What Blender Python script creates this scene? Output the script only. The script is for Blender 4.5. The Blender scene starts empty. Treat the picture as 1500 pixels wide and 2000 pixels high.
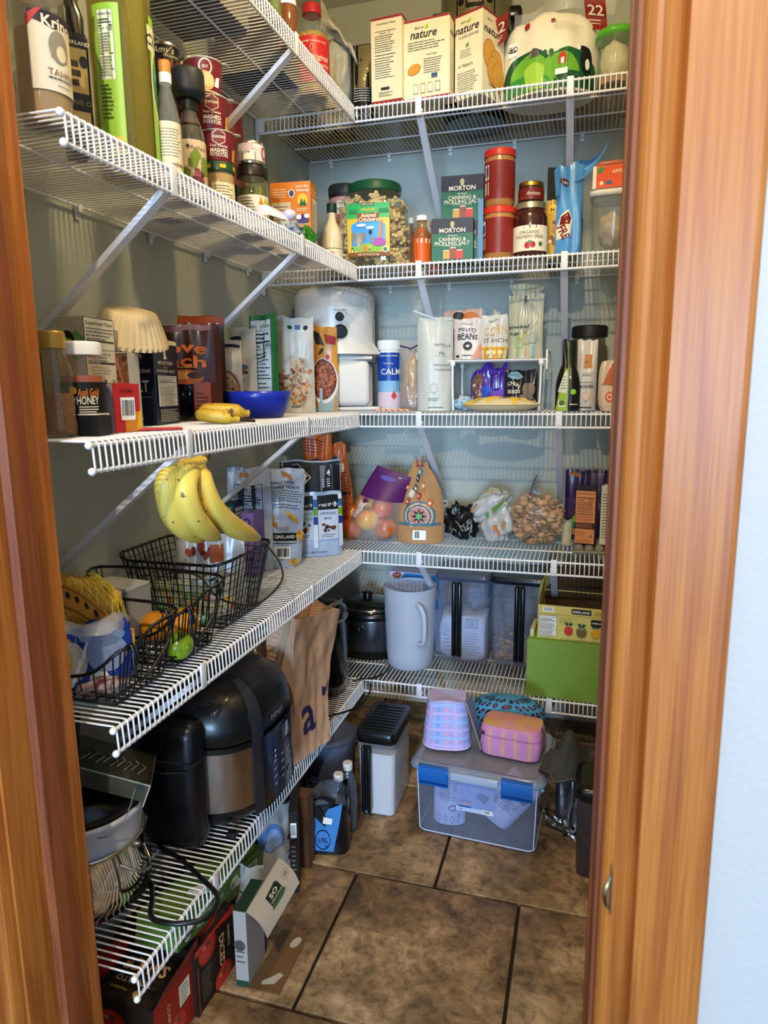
import bpy, bmesh, math, random
from mathutils import Vector, Matrix, noise
random.seed(7)
SC=bpy.context.scene; COL=SC.collection
PI=math.pi
# ------------------------------------------------------------------ camera
CAM=Vector((0.951,-2.361,1.159)); YAW,PIT,ROL=0.2854,-0.1766,-0.0102; FPX=1332.5
cy_,sy_=math.cos(YAW),math.sin(YAW); cp_,sp_=math.cos(PIT),math.sin(PIT)
_f=Vector((-sy_*cp_,cy_*cp_,sp_)); _r0=Vector((cy_,sy_,0)); _u0=_r0.cross(_f)
_r=_r0*math.cos(ROL)+_u0*math.sin(ROL); _u=-_r0*math.sin(ROL)+_u0*math.cos(ROL)
cam=bpy.data.cameras.new('camera'); co=bpy.data.objects.new('camera',cam); COL.objects.link(co)
m=Matrix((_r,_u,-_f)).transposed().to_4x4(); m.translation=CAM; co.matrix_world=m
cam.sensor_fit='HORIZONTAL'; cam.sensor_width=36; cam.lens=36*FPX/1500; cam.clip_start=0.01
cam.dof.use_dof=True; cam.dof.focus_distance=2.1; cam.dof.aperture_fstop=14
SC.camera=co
# ------------------------------------------------------------------ world, lights, exposure
w=bpy.data.worlds.new('world'); SC.world=w; w.use_nodes=True
w.node_tree.nodes['Background'].inputs[0].default_value=(0.50,0.70,1.0,1); w.node_tree.nodes['Background'].inputs[1].default_value=0.44
def lamp(name,loc,power,color,radius):
    l=bpy.data.lights.new(name,'POINT'); l.energy=power; l.color=color; l.shadow_soft_size=radius
    o=bpy.data.objects.new(name,l); o.location=loc; COL.objects.link(o); return o
lamp('pantry_ceiling_bulb',(0.75,-1.22,2.36),13,(1.0,0.76,0.40),0.05)
lamp('kitchen_ceiling_bulb',(0.85,-3.0,2.36),62,(1.0,0.86,0.64),0.03)
l=bpy.data.lights.new('kitchen_window','AREA'); l.shape='RECTANGLE'; l.size=3.2; l.size_y=2.0; l.energy=700; l.color=(0.42,0.67,1.0)
o=bpy.data.objects.new('kitchen_window',l); o.location=(2.2,-12.5,1.35); o.rotation_euler=(math.radians(90),0,math.radians(7)); COL.objects.link(o)
SC.view_settings.view_transform='Standard'; SC.view_settings.look='None'; SC.view_settings.gamma=1
SC.view_settings.exposure=0.9; SC.view_settings.use_curve_mapping=False

# ------------------------------------------------------------------ projection helpers (turn a photo pixel into a real 3-D place)
def W(px,py,x=None,y=None,z=None):
    d=_f+_r*((px-750)/FPX)+_u*((1000-py)/FPX)
    for i,v in enumerate((x,y,z)):
        if v is not None: return CAM+d*((v-CAM[i])/d[i])
def Pj(p):
    d=Vector(p)-CAM; zz=d.dot(_f); return 750+FPX*d.dot(_r)/zz, 1000-FPX*d.dot(_u)/zz
def place(x0,x1,yt,zb,a=0,Y=None,X=None):
    """upright thing seen between pixel columns x0,x1, top row yt, standing at height zb: origin, width, height"""
    a=math.radians(a); ax=Vector((math.cos(a),math.sin(a),0)); n=Vector((-math.sin(a),math.cos(a),0))
    xm=(x0+x1)/2; ym=yt+20
    for _ in range(4):
        c=W(xm,ym,y=Y) if Y is not None else W(xm,ym,x=X)
        yb=Pj((c.x,c.y,zb))[1]; ym=(yt+yb)/2
    def hit(px,py):
        d=_f+_r*((px-750)/FPX)+_u*((1000-py)/FPX)
        return CAM+d*((c-CAM).dot(n)/d.dot(n))
    A=hit(x0,ym);B=hit(x1,ym);T=hit(xm,yt)
    w=(B-A).xy.length; mid=(A+B)/2
    return Vector((mid.x,mid.y,zb)),w,T.z-zb

# ------------------------------------------------------------------ materials
MATS={}
def srgb(h):
    if isinstance(h,str):
        h=h.lstrip('#'); c=[int(h[i:i+2],16)/255 for i in (0,2,4)]
    else: c=h
    return tuple(((v/12.92) if v<=.04045 else ((v+.055)/1.055)**2.4) for v in c)
def M(col,rough=.55,metal=0,kind=None,bump=0,scale=60,var=0,alpha=1,spec=.32,var2=None,coat=0,sss=0):
    key=(str(col),rough,metal,kind,bump,scale,var,alpha,spec,str(var2),coat,sss)
    if key in MATS: return MATS[key]
    m=bpy.data.materials.new((kind or 'paint')+'_'+str(col).strip('#')); m.use_nodes=True; nt=m.node_tree; N=nt.nodes; L=nt.links
    b=N['Principled BSDF']; c=tuple(v**1.14 for v in srgb(col))+(1,)
    b.inputs['Base Color'].default_value=c; b.inputs['Roughness'].default_value=rough; b.inputs['Metallic'].default_value=metal
    b.inputs['Specular IOR Level'].default_value=spec; b.inputs['Coat Weight'].default_value=coat; b.inputs['Coat Roughness'].default_value=.15
    if sss: b.inputs['Subsurface Weight'].default_value=sss; b.inputs['Subsurface Radius'].default_value=(.01,.01,.01); b.inputs['Subsurface Scale'].default_value=.3
    tc=N.new('ShaderNodeTexCoord'); vec=tc.outputs['Object']
    if var or bump or var2:
        nz=N.new('ShaderNodeTexNoise'); nz.inputs['Scale'].default_value=scale; nz.inputs['Detail'].default_value=6; L.new(vec,nz.inputs['Vector'])
        if var or var2:
            r=N.new('ShaderNodeValToRGB'); L.new(nz.outputs['Fac'],r.inputs[0])
            c2=tuple(v**1.14 for v in srgb(var2))+(1,) if var2 else tuple(max(0,v*(1-var)) for v in c[:3])+(1,)
            r.color_ramp.elements[0].color=c2; r.color_ramp.elements[0].position=.35
            r.color_ramp.elements[1].color=c; r.color_ramp.elements[1].position=.65
            L.new(r.outputs[0],b.inputs['Base Color'])
        if bump:
            bp=N.new('ShaderNodeBump'); bp.inputs['Strength'].default_value=bump; bp.inputs['Distance'].default_value=.004
            L.new(nz.outputs['Fac'],bp.inputs['Height']); L.new(bp.outputs[0],b.inputs['Normal'])
    if kind in('film','glass','frost'):
        # thin clear plastic or glass wall: tinted transparency under a glossy skin
        N.remove(b); out=N['Material Output']
        tr=N.new('ShaderNodeBsdfTransparent'); tr.inputs[0].default_value=c
        gl=N.new('ShaderNodeBsdfGlossy'); gl.inputs['Roughness'].default_value=rough; gl.inputs[0].default_value=(1,1,1,1)
        d0=N.new('ShaderNodeBsdfDiffuse'); d0.inputs[0].default_value=c; tl=N.new('ShaderNodeBsdfTranslucent'); tl.inputs[0].default_value=c
        df=N.new('ShaderNodeAddShader') if kind!='frost' else N.new('ShaderNodeMixShader')
        if kind=='frost': df.inputs[0].default_value=.25; L.new(d0.outputs[0],df.inputs[1]); L.new(tl.outputs[0],df.inputs[2])
        else: L.new(d0.outputs[0],df.inputs[0]); L.new(tl.outputs[0],df.inputs[1]); d0.inputs[0].default_value=tuple(v*.8 for v in c[:3])+(1,); tl.inputs[0].default_value=tuple(v*.2 for v in c[:3])+(1,)
        m1=N.new('ShaderNodeMixShader'); m1.inputs[0].default_value=alpha; L.new(tr.outputs[0],m1.inputs[1]); L.new(df.outputs[0],m1.inputs[2])
        fr=N.new('ShaderNodeFresnel'); fr.inputs[0].default_value=1.45; m2=N.new('ShaderNodeMixShader')
        ge=N.new('ShaderNodeNewGeometry'); iv=N.new('ShaderNodeMath'); iv.operation='SUBTRACT'; iv.inputs[0].default_value=1; L.new(ge.outputs['Backfacing'],iv.inputs[1]); mu=N.new('ShaderNodeMath'); mu.operation='MULTIPLY'; L.new(fr.outputs[0],mu.inputs[0]); L.new(iv.outputs[0],mu.inputs[1])
        L.new(mu.outputs[0],m2.inputs[0]); L.new(m1.outputs[0],m2.inputs[1]); L.new(gl.outputs[0],m2.inputs[2]); L.new(m2.outputs[0],out.inputs[0])
        if bump:
            bp=N.new('ShaderNodeBump'); bp.inputs['Strength'].default_value=bump; bp.inputs['Distance'].default_value=.01
            L.new(nz.outputs['Fac'],bp.inputs['Height']); L.new(bp.outputs[0],gl.inputs['Normal']); L.new(bp.outputs[0],fr.inputs['Normal'])
    elif alpha<1: b.inputs['Alpha'].default_value=alpha
    MATS[key]=m; return m
def film(col='#ffffff',a=.12,rough=.12,bump=.5,scale=40): return M(col,rough,kind='film',alpha=a,bump=bump,scale=scale)
def glass(col='#f4faf6',a=.04,rough=.03): return M(col,rough,kind='glass',alpha=a)
def mat_nodes(name):
    m=bpy.data.materials.new(name); m.use_nodes=True; return m,m.node_tree.nodes,m.node_tree.links
def wood(name,c1,c2,c3,axis=2,sc=1.0,rough=.42):
    m,N,L=mat_nodes(name); b=N['Principled BSDF']; tc=N.new('ShaderNodeTexCoord'); mp=N.new('ShaderNodeMapping')
    s=[26*sc,26*sc,26*sc]; s[axis]=1.3*sc; mp.inputs['Scale'].default_value=s; L.new(tc.outputs['Object'],mp.inputs['Vector'])
    n1=N.new('ShaderNodeTexNoise'); n1.inputs['Scale'].default_value=1; n1.inputs['Detail'].default_value=3; n1.inputs['Distortion'].default_value=.6; L.new(mp.outputs[0],n1.inputs['Vector'])
    wv=N.new('ShaderNodeMath'); wv.operation='MULTIPLY'; wv.inputs[1].default_value=26; L.new(n1.outputs['Fac'],wv.inputs[0])
    sn=N.new('ShaderNodeMath'); sn.operation='SINE'; L.new(wv.outputs[0],sn.inputs[0])
    mr=N.new('ShaderNodeMapRange'); mr.inputs['From Min'].default_value=-1; L.new(sn.outputs[0],mr.inputs['Value'])
    mp2=N.new('ShaderNodeMapping'); s2=[400*sc]*3; s2[axis]=9*sc; mp2.inputs['Scale'].default_value=s2; L.new(tc.outputs['Object'],mp2.inputs['Vector'])
    n2=N.new('ShaderNodeTexNoise'); n2.inputs['Scale'].default_value=1; n2.inputs['Detail'].default_value=4; L.new(mp2.outputs[0],n2.inputs['Vector'])
    ml=N.new('ShaderNodeMath'); ml.operation='MULTIPLY_ADD'; ml.inputs[1].default_value=.38; L.new(mr.outputs[0],ml.inputs[0]); L.new(n2.outputs['Fac'],ml.inputs[2])
    r=N.new('ShaderNodeValToRGB'); L.new(ml.outputs[0],r.inputs[0]); e=r.color_ramp.elements
    e[0].position=.3; e[0].color=srgb(c1)+(1,); e[1].position=1.0; e[1].color=srgb(c3)+(1,); q=e.new(.65); q.color=srgb(c2)+(1,)
    L.new(r.outputs[0],b.inputs['Base Color']); b.inputs['Roughness'].default_value=rough; b.inputs['Coat Weight'].default_value=.08; b.inputs['Coat Roughness'].default_value=.3; b.inputs['Specular IOR Level'].default_value=.35
    bp=N.new('ShaderNodeBump'); bp.inputs['Strength'].default_value=.08; L.new(n2.outputs['Fac'],bp.inputs['Height']); L.new(bp.outputs[0],b.inputs['Normal'])
    return m
# ------------------------------------------------------------------ mesh builder
TXT={}
def text_mesh(s,bold=0,shear=0):
    k=(s,bold,shear)
    if k not in TXT:
        c=bpy.data.curves.new('t','FONT'); c.body=s; c.resolution_u=2; c.offset=bold; c.shear=shear; c.align_x='CENTER'
        o=bpy.data.objects.new('t',c); me=bpy.data.meshes.new_from_object(o)
        V=[(v.co.x,v.co.y) for v in me.vertices]; F=[tuple(p.vertices) for p in me.polygons]
        if V:
            xs=[v[0] for v in V]; ys=[v[1] for v in V]
            cx=(min(xs)+max(xs))/2; bw=max(xs)-min(xs)
            V=[(x-cx,y) for x,y in V]
        else: bw=1
        TXT[k]=(V,F,bw); bpy.data.objects.remove(o); bpy.data.curves.remove(c); bpy.data.meshes.remove(me)
    return TXT[k]
class MB:
    def __init__(s): s.v=[];s.f=[];s.m=[];s.s=[];s.mats=[];s.T=None
    def mi(s,mat):
        if mat not in s.mats: s.mats.append(mat)
        return s.mats.index(mat)
    def add(s,V,F,mat,smooth=False,T=None):
        b=len(s.v); i=s.mi(mat)
        for p in V:
            p=Vector(p)
            if T: p=T@p
            s.v.append(p)
        for f in F: s.f.append(tuple(b+k for k in f)); s.m.append(i); s.s.append(smooth)
    def box(s,c,d,mat,T=None,bev=0,smooth=False):
        x,y,z=c; a,b,h=d[0]/2,d[1]/2,d[2]/2
        if bev<=0:
            V=[(x+i*a,y+j*b,z+k*h) for k in(-1,1) for j in(-1,1) for i in(-1,1)]
            s.add(V,[(0,2,3,1),(4,5,7,6),(0,1,5,4),(2,6,7,3),(0,4,6,2),(1,3,7,5)],mat,False,T); return
        bev=min(bev,a*.98,b*.98,h*.98); V=[];F=[]
        rings=[]
        for (zz,ins) in ((-h,bev),(-h+bev*.3,bev*.3),(-h+bev,0),(h-bev,0),(h-bev*.3,bev*.3),(h,bev)):
            ring=[]
            for (sx,sy) in((1,1),(-1,1),(-1,-1),(1,-1)):
                for t in range(4):
                    an={(1,1):0,(-1,1):90,(-1,-1):180,(1,-1):270}[(sx,sy)]+t*30; an=math.radians(an)
                    r_=bev; ring.append((x+sx*(a-bev)+math.cos(an)*(r_-ins*.99),y+sy*(b-bev)+math.sin(an)*(r_-ins*.99),z+zz))
            rings.append(ring)
        n=16
        for r in rings: V+=r
        for k in range(5):
            for i in range(n): F.append((k*n+i,k*n+(i+1)%n,(k+1)*n+(i+1)%n,(k+1)*n+i))
        F.append(tuple(range(n-1,-1,-1))); F.append(tuple(5*n+i for i in range(n)))
        s.add(V,F,mat,True,T)
    def rings(s,R,mat,closed=True,cap0=False,cap1=False,smooth=True,T=None):
        n=len(R[0]); V=[p for r in R for p in r]; F=[]
        for k in range(len(R)-1):
            for i in range(n if closed else n-1):
                j=(i+1)%n; F.append((k*n+i,k*n+j,(k+1)*n+j,(k+1)*n+i))
        s.add(V,F,mat,smooth,T)
        if cap0: s.add(R[0],[tuple(range(n-1,-1,-1))],mat,False,T)
        if cap1: s.add(R[-1],[tuple(range(n))],mat,False,T)
    def lathe(s,prof,mat,n=28,c=(0,0,0),T=None,cap0=True,cap1=True,smooth=True):
        R=[[(c[0]+r*math.cos(2*PI*i/n),c[1]+r*math.sin(2*PI*i/n),c[2]+z) for i in range(n)] for r,z in prof]
        s.rings(R,mat,True,cap0,cap1,smooth,T)
    def tube(s,pts,r,mat,n=6,closed=False,T=None,cap=True,sub=0):
        P=[Vector(p) for p in pts]
        if sub: P=catmull(P,sub,closed)
        rad=r if isinstance(r,(list,tuple)) else None
        R=[];m_=len(P); ref=None
        for i,p in enumerate(P):
            if closed: t=(P[(i+1)%m_]-P[i-1])
            else: t=P[min(i+1,m_-1)]-P[max(i-1,0)]
            if t.length<1e-9: t=Vector((0,0,1))
            t.normalize()
            if ref is None: ref=t.orthogonal().normalized()
            ref=(ref-t*ref.dot(t)); ref=ref.normalized() if ref.length>1e-6 else t.orthogonal().normalized()
            b=t.cross(ref)
            if rad: q=i/(m_-1)*(len(rad)-1); k=int(min(q,len(rad)-2)); rr=rad[k]+(rad[k+1]-rad[k])*(q-k)
            else: rr=r
            R.append([p+ref*(rr*math.cos(2*PI*j/n))+b*(rr*math.sin(2*PI*j/n)) for j in range(n)])
        if closed: R.append(R[0])
        s.rings(R,mat,True,cap and not closed,cap and not closed,True,T)
    def sph(s,c,r,mat,n=12,T=None,fn=None):
        if not isinstance(r,(tuple,list)): r=(r,r,r)
        m_=max(6,n//2+2); R=[]
        for k in range(m_+1):
            th=PI*k/m_; th=max(.02,min(PI-.02,th)); ring=[]
            for i in range(n):
                ph=2*PI*i/n; d=Vector((math.sin(th)*math.cos(ph),math.sin(th)*math.sin(ph),-math.cos(th)))
                p=Vector((c[0]+d.x*r[0],c[1]+d.y*r[1],c[2]+d.z*r[2]))
                if fn: p=fn(p,d)
                ring.append(p)
            R.append(ring)
        s.rings(R,mat,True,True,True,True,T)
    def grid(s,fn,nu,nv,mat,smooth=True,T=None):
        V=[fn(i/nu,j/nv) for j in range(nv+1) for i in range(nu+1)]
        F=[(j*(nu+1)+i,j*(nu+1)+i+1,(j+1)*(nu+1)+i+1,(j+1)*(nu+1)+i) for j in range(nv) for i in range(nu)]
        s.add(V,F,mat,smooth,T)
    def prism(s,poly,y0,y1,mat,T=None,smooth=False):
        "polygon in x,z extruded along y"
        n=len(poly); V=[(x,y0,z) for x,z in poly]+[(x,y1,z) for x,z in poly]
        F=[tuple(range(n)),tuple(range(2*n-1,n-1,-1))]+[(i,(i+1)%n+0,(i+1)%n+n,i+n)[::-1] for i in range(n)]
        s.add(V,F,mat,smooth,T)
    def build(s,name,parent=None,loc=None,rot=None):
        me=bpy.data.meshes.new(name); me.from_pydata([tuple(v) for v in s.v],[],s.f); 
        for mt in s.mats: me.materials.append(mt)
        me.polygons.foreach_set('material_index',s.m); me.polygons.foreach_set('use_smooth',s.s); me.update()
        o=bpy.data.objects.new(name,me); COL.objects.link(o)
        if parent: o.parent=parent
        if loc is not None: o.location=loc
        if rot is not None: o.rotation_euler=rot
        return o
def catmull(P,sub,closed=False):
    out=[]; n=len(P)
    for i in range(n if closed else n-1):
        p0=P[(i-1)%n] if (closed or i>0) else P[i]; p1=P[i]; p2=P[(i+1)%n]; p3=P[(i+2)%n] if (closed or i+2<n) else p2
        for k in range(sub):
            t=k/sub; out.append(.5*((2*p1)+(p2-p0)*t+(2*p0-5*p1+4*p2-p3)*t*t+(3*p1-p0-3*p2+p3)*t**3))
    if not closed: out.append(P[-1])
    return out
def TR(loc=(0,0,0),rot=(0,0,0)):
    return Matrix.Translation(loc)@Matrix.Rotation(rot[2],4,'Z')@Matrix.Rotation(rot[1],4,'Y')@Matrix.Rotation(rot[0],4,'X')
# ------------------------------------------------------------------ things
def tag(o,label,cat,group=None):
    o['label']=label; o['category']=cat
    if group: o['group']=group
    return o
def thing(name,label,cat,loc,rz=0,group=None,rx=0,ry=0):
    o=bpy.data.objects.new(name,None); COL.objects.link(o); o.empty_display_size=.02
    o.location=loc; o.rotation_euler=(math.radians(rx),math.radians(ry),math.radians(rz)); return tag(o,label,cat,group)
def struct(o): o['kind']='structure'; return o
# ------------------------------------------------------------------ print on surfaces
BLK=M('#15151a',.5); WHT=M('#f2f0ea',.5); 
class Print:
    """flat ink laid on a surface S(u,v)->(point,normal); u to the right, v up, metres"""
    def __init__(s,S): s.S=S; s.mb=MB(); s.k=0
    def _up(s): s.k+=1; return .0004+.00018*s.k
    def pt(s,u,v,o):
        p,n=s.S(u,v); return Vector(p)+Vector(n)*o
    def fill(s,V,F,mat,L=.0065):
        "ink shape refined until it can follow the surface it lies on"
        o=s._up(); V=list(V); C3={}; out=[]; mid={}
        def P3(i):
            if i not in C3: C3[i]=s.pt(V[i][0],V[i][1],o)
            return C3[i]
        def md(i,j):
            k=(min(i,j),max(i,j))
            if k not in mid: V.append(((V[i][0]+V[j][0])/2,(V[i][1]+V[j][1])/2)); mid[k]=len(V)-1
            return mid[k]
        st=[(f[0],f[q],f[q+1],0) for f in F for q in range(1,len(f)-1)]
        while st:
            i,j,k,d=st.pop(); e=((P3(i)-P3(j)).length,(P3(j)-P3(k)).length,(P3(k)-P3(i)).length); m_=max(e)
            if m_>L and d<12:
                q=e.index(m_); i,j,k=((i,j,k),(j,k,i),(k,i,j))[q]; c=md(i,j); st+= [(i,c,k,d+1),(c,j,k,d+1)]
            else: out.append((i,j,k))
        s.mb.add([P3(i) for i in range(len(V))],out,mat,True)
    def rect(s,u0,v0,u1,v1,mat,n=None,rot=0):
        o=s._up(); nu=n or max(1,int(abs(u1-u0)/.012)); nv=n or max(1,int(abs(v1-v0)/.012)); cu,cv=(u0+u1)/2,(v0+v1)/2; c,sn=math.cos(rot),math.sin(rot)
        def fn(a,b):
            u=u0+(u1-u0)*a-cu; v=v0+(v1-v0)*b-cv
            return s.pt(cu+u*c-v*sn,cv+u*sn+v*c,o)
        s.mb.grid(fn,nu,nv,mat,True)
    def poly(s,pts,mat): # polygon fanned from its centre
        cu=sum(p[0] for p in pts)/len(pts); cv=sum(p[1] for p in pts)/len(pts); n=len(pts)
        s.fill([(cu,cv)]+list(pts),[(0,1+i,1+(i+1)%n) for i in range(n)],mat)
    def ell(s,cu,cv,ru,rv,mat,n=20,rot=0):
        c,sn=math.cos(rot),math.sin(rot)
        s.poly([(cu+ru*math.cos(2*PI*i/n)*c-rv*math.sin(2*PI*i/n)*sn,cv+ru*math.cos(2*PI*i/n)*sn+rv*math.sin(2*PI*i/n)*c) for i in range(n)],mat)
    def ring(s,cu,cv,ru,rv,mat,w=.001): s.ell(cu,cv,ru,rv,mat)
    def star(s,cu,cv,r,mat,n=8,ri=.5): s.poly([(cu+r*(1 if i%2==0 else ri)*math.sin(PI*i/n),cv+r*(1 if i%2==0 else ri)*math.cos(PI*i/n)) for i in range(2*n)],mat)
    def text(s,t,cu,cv,h,mat,w=None,bold=.012,rot=0,shear=0,sx=None,clip=None):
        V,F,bw=text_mesh(t,bold*.5,shear); k=h*.86/.72; kx=(w/bw) if w else k*(sx or 1); c,sn=math.cos(rot),math.sin(rot)
        P=[(x*kx,y*k-h/2) for x,y in V]; P=[(cu+x*c-y*sn,cv+x*sn+y*c) for x,y in P]
        if clip:
            F=[f for f in F if all(clip[0]<=P[i][0]<=clip[1] for i in f)]
        s.fill(P,F,mat,.007)
    def lines(s,u0,v0,u1,v1,n,mat,fill=.45,rag=.3,rot=0):
        o=s._up(); h=(v1-v0)/n
        for i in range(n):
            vv=v1-(i+.5)*h; x=u0; end=u1-(u1-u0)*rag*random.random()
            while x<end:
                wd=random.uniform(.06,.2)*(u1-u0); x2=min(end,x+wd); hh=h*fill/2
                s.mb.add([s.pt(a,b,o) for a,b in((x,vv-hh),(x2,vv-hh),(x2,vv+hh),(x,vv+hh))],[(0,1,2,3)],mat); x=x2+.02*(u1-u0)
    def nutri(s,u0,v0,u1,v1,title='Nutrition Facts',bg=None,ink=None,cal=None):
        ink=ink or BLK; bg=bg or WHT; W_=u1-u0; H=v1-v0
        s.rect(u0,v0,u1,v1,ink); e=W_*.02; s.rect(u0+e,v0+e,u1-e,v1-e,bg)
        s.text(title,(u0+u1)/2,v1-H*.06,H*.05,ink,w=W_*.86,bold=.02)
        for t,q in((.11,.004),(.22,.02),(.30,.006),(.62,.012)): s.rect(u0+W_*.06,v1-H*(t+q),u1-W_*.06,v1-H*t,ink)
        s.lines(u0+W_*.06,v1-H*.21,u1-W_*.06,v1-H*.13,2,ink,.4)
        if cal: s.text('Calories',u0+W_*.26,v1-H*.265,H*.035,ink,w=W_*.4,bold=.03); s.text(cal,u1-W_*.2,v1-H*.265,H*.05,ink,bold=.03)
        s.lines(u0+W_*.06,v1-H*.61,u1-W_*.06,v1-H*.33,7,ink,.3); s.lines(u0+W_*.06,v0+H*.04,u1-W_*.06,v1-H*.66,7,ink,.28)
    def barcode(s,u0,v0,u1,v1,horiz=False):
        s.rect(u0,v0,u1,v1,WHT,1); o=s._up(); e=(u1-u0)*.08; x=u0+e; f=(v1-v0)*.12
        while x<u1-e*1.5:
            wd=random.uniform(.012,.05)*(u1-u0)
            s.mb.add([s.pt(a,b,o) for a,b in((x,v0+f*1.6),(min(x+wd,u1-e),v0+f*1.6),(min(x+wd,u1-e),v1-f),(x,v1-f))],[(0,1,2,3)],BLK); x+=wd+random.uniform(.012,.04)*(u1-u0)
    def done(s,name,parent): return s.mb.build(name,parent)
def flatS(org,U,V):
    org,U,V=Vector(org),Vector(U).normalized(),Vector(V).normalized(); n=U.cross(V)
    return lambda u,v:(org+U*u+V*v,n)
def boxfaces(w,d,h):
    "print surfaces of a box whose base centre is the origin and whose front looks along -y; u from the left edge, v from the base"
    return {'f':flatS((-w/2,-d/2,0),(1,0,0),(0,0,1)),'r':flatS((w/2,-d/2,0),(0,1,0),(0,0,1)),'l':flatS((-w/2,d/2,0),(0,-1,0),(0,0,1)),
            't':flatS((-w/2,-d/2,h),(1,0,0),(0,1,0)),'b':flatS((w/2,d/2,0),(-1,0,0),(0,0,1))}
def cylS(R,th0=-PI/2):
    "R: radius or function of height; u is arc length from the front (-y)"
    f=R if callable(R) else (lambda v:R)
    def S(u,v):
        r=f(v); a=th0+u/f(v); return (Vector((r*math.cos(a),r*math.sin(a),v)),Vector((math.cos(a),math.sin(a),0)))
    return S
# ================================================================== SETTING
ZL=[1.936,1.514,1.095,0.6753,0.2524]; DL=.3045; DB=.406; YE=-1.579; LIP=.0424; RW=1.26
WALLC='#b6bab0'
wallm=M(WALLC,.55,bump=.12,scale=180,spec=.35); whitem=M('#c6c3bf',.6,bump=.15,scale=160); ceilm=M('#e6e2d6',.8)
def slab(name,c,d,mat): b=MB(); b.box(c,d,mat); return struct(b.build(name))
slab('wall_left',(-.05,-.83,1.2),(.1,1.86,2.4),wallm)
slab('wall_back',(RW/2,.05,1.2),(RW+.2,.1,2.4),wallm)
slab('wall_right',(RW+.05,-.83,1.2),(.1,1.86,2.4),wallm)
slab('ceiling',(RW/2,-.83,2.45),(RW+.2,1.86,.1),ceilm)
# front wall with the doorway cut out: a painted kitchen side and a pantry side
b=MB()
for (x0,x1,z0,z1) in((-.1,.272-.02,0,2.4),(.978+.02,3.2,0,2.4),(.252,.998,2.05,2.4)):
    b.box(((x0+x1)/2,-1.69,(z0+z1)/2),(x1-x0,.118,z1-z0),whitem)
struct(b.build('wall_front'))
# tiled floor: every tile is its own slightly domed slab in dark grout
tilem,N,L=mat_nodes('stone_look_tile'); bs=N['Principled BSDF']; tc=N.new('ShaderNodeTexCoord'); oi=N.new('ShaderNodeObjectInfo')
ad=N.new('ShaderNodeVectorMath'); ad.operation='ADD'; ml=N.new('ShaderNodeVectorMath'); ml.operation='SCALE'; ml.inputs['Scale'].default_value=9
L.new(oi.outputs['Location'],ml.inputs[0]); L.new(tc.outputs['Object'],ad.inputs[0]); L.new(ml.outputs[0],ad.inputs[1])
n1=N.new('ShaderNodeTexNoise'); n1.inputs['Scale'].default_value=7; n1.inputs['Detail'].default_value=9; n1.inputs['Roughness'].default_value=.62; n1.inputs['Distortion'].default_value=.7; L.new(ad.outputs[0],n1.inputs['Vector'])
n2=N.new('ShaderNodeTexNoise'); n2.inputs['Scale'].default_value=38; n2.inputs['Detail'].default_value=12; n2.inputs['Roughness'].default_value=.68; n2.inputs['Distortion'].default_value=.5; L.new(ad.outputs[0],n2.inputs['Vector'])
r=N.new('ShaderNodeValToRGB'); L.new(n1.outputs['Fac'],r.inputs[0]); e=r.color_ramp.elements
e[0].position=.34; e[0].color=srgb('#5c4930')+(1,); e[1].position=.68; e[1].color=srgb('#bfa078')+(1,); q=e.new(.5); q.color=srgb('#8f7250')+(1,)
r2=N.new('ShaderNodeValToRGB'); L.new(n2.outputs['Fac'],r2.inputs[0]); e=r2.color_ramp.elements; e[0].position=.36; e[0].color=(.3,.27,.22,1); e[1].position=.56; e[1].color=(1,1,1,1)
mx=N.new('ShaderNodeMix'); mx.data_type='RGBA'; mx.blend_type='MULTIPLY'; mx.inputs[0].default_value=.8; L.new(r.outputs[0],mx.inputs[6]); L.new(r2.outputs[0],mx.inputs[7])
L.new(mx.outputs[2],bs.inputs['Base Color']); bs.inputs['Roughness'].default_value=.5
bp=N.new('ShaderNodeBump'); bp.inputs['Strength'].default_value=.55; bp.inputs['Distance'].default_value=.006; L.new(n2.outputs['Fac'],bp.inputs['Height']); L.new(bp.outputs[0],bs.inputs['Normal'])
fl=slab('floor',(1.0,-1.6,-.06),(4.4,3.4,.1),M('#2e2620',.9))
TS=.390; tx0=.461; ty0=-.956; g=.0035
tb=MB(); tb.box((0,0,-.005),(TS-g*2,TS-g*2,.01),tilem,bev=.002); proto=tb.build('tile',fl); first=True
for row in range(-4,4):
    off=0 if row<0 else .192
    for k in range(-4,6):
        x=tx0+off+k*TS+TS/2+(.0 if row%2 or row>=0 else 0)+(.192 if row<-1 and row%2==0 else 0); y=ty0+row*TS+TS/2
        if x<-.2 or x>2.2 or y>.2 or y<-2.3: continue
        if x>RW+.2 and y>-1.5: continue
        if first: o=proto; first=False
        else: o=proto.copy(); COL.objects.link(o)
        o.location=(x,y,random.uniform(-.0003,.0003)); o.rotation_euler=(0,0,0)
basem=M('#d8d4c8',.5)
for nm,c,d in(('baseboard_back',(RW/2,-.007,.045),(RW,.014,.09)),('baseboard_left',(.007,-.82,.045),(.014,1.6,.09)),('baseboard_right',(RW-.007,-.82,.045),(.014,1.6,.09))):
    b=MB(); b.box(c,d,basem); b.box((c[0],c[1],.094),(d[0]*(1 if d[0]>.1 else .6),d[1]*(1 if d[1]>.1 else .6),.012),basem); struct(b.build(nm))
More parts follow.
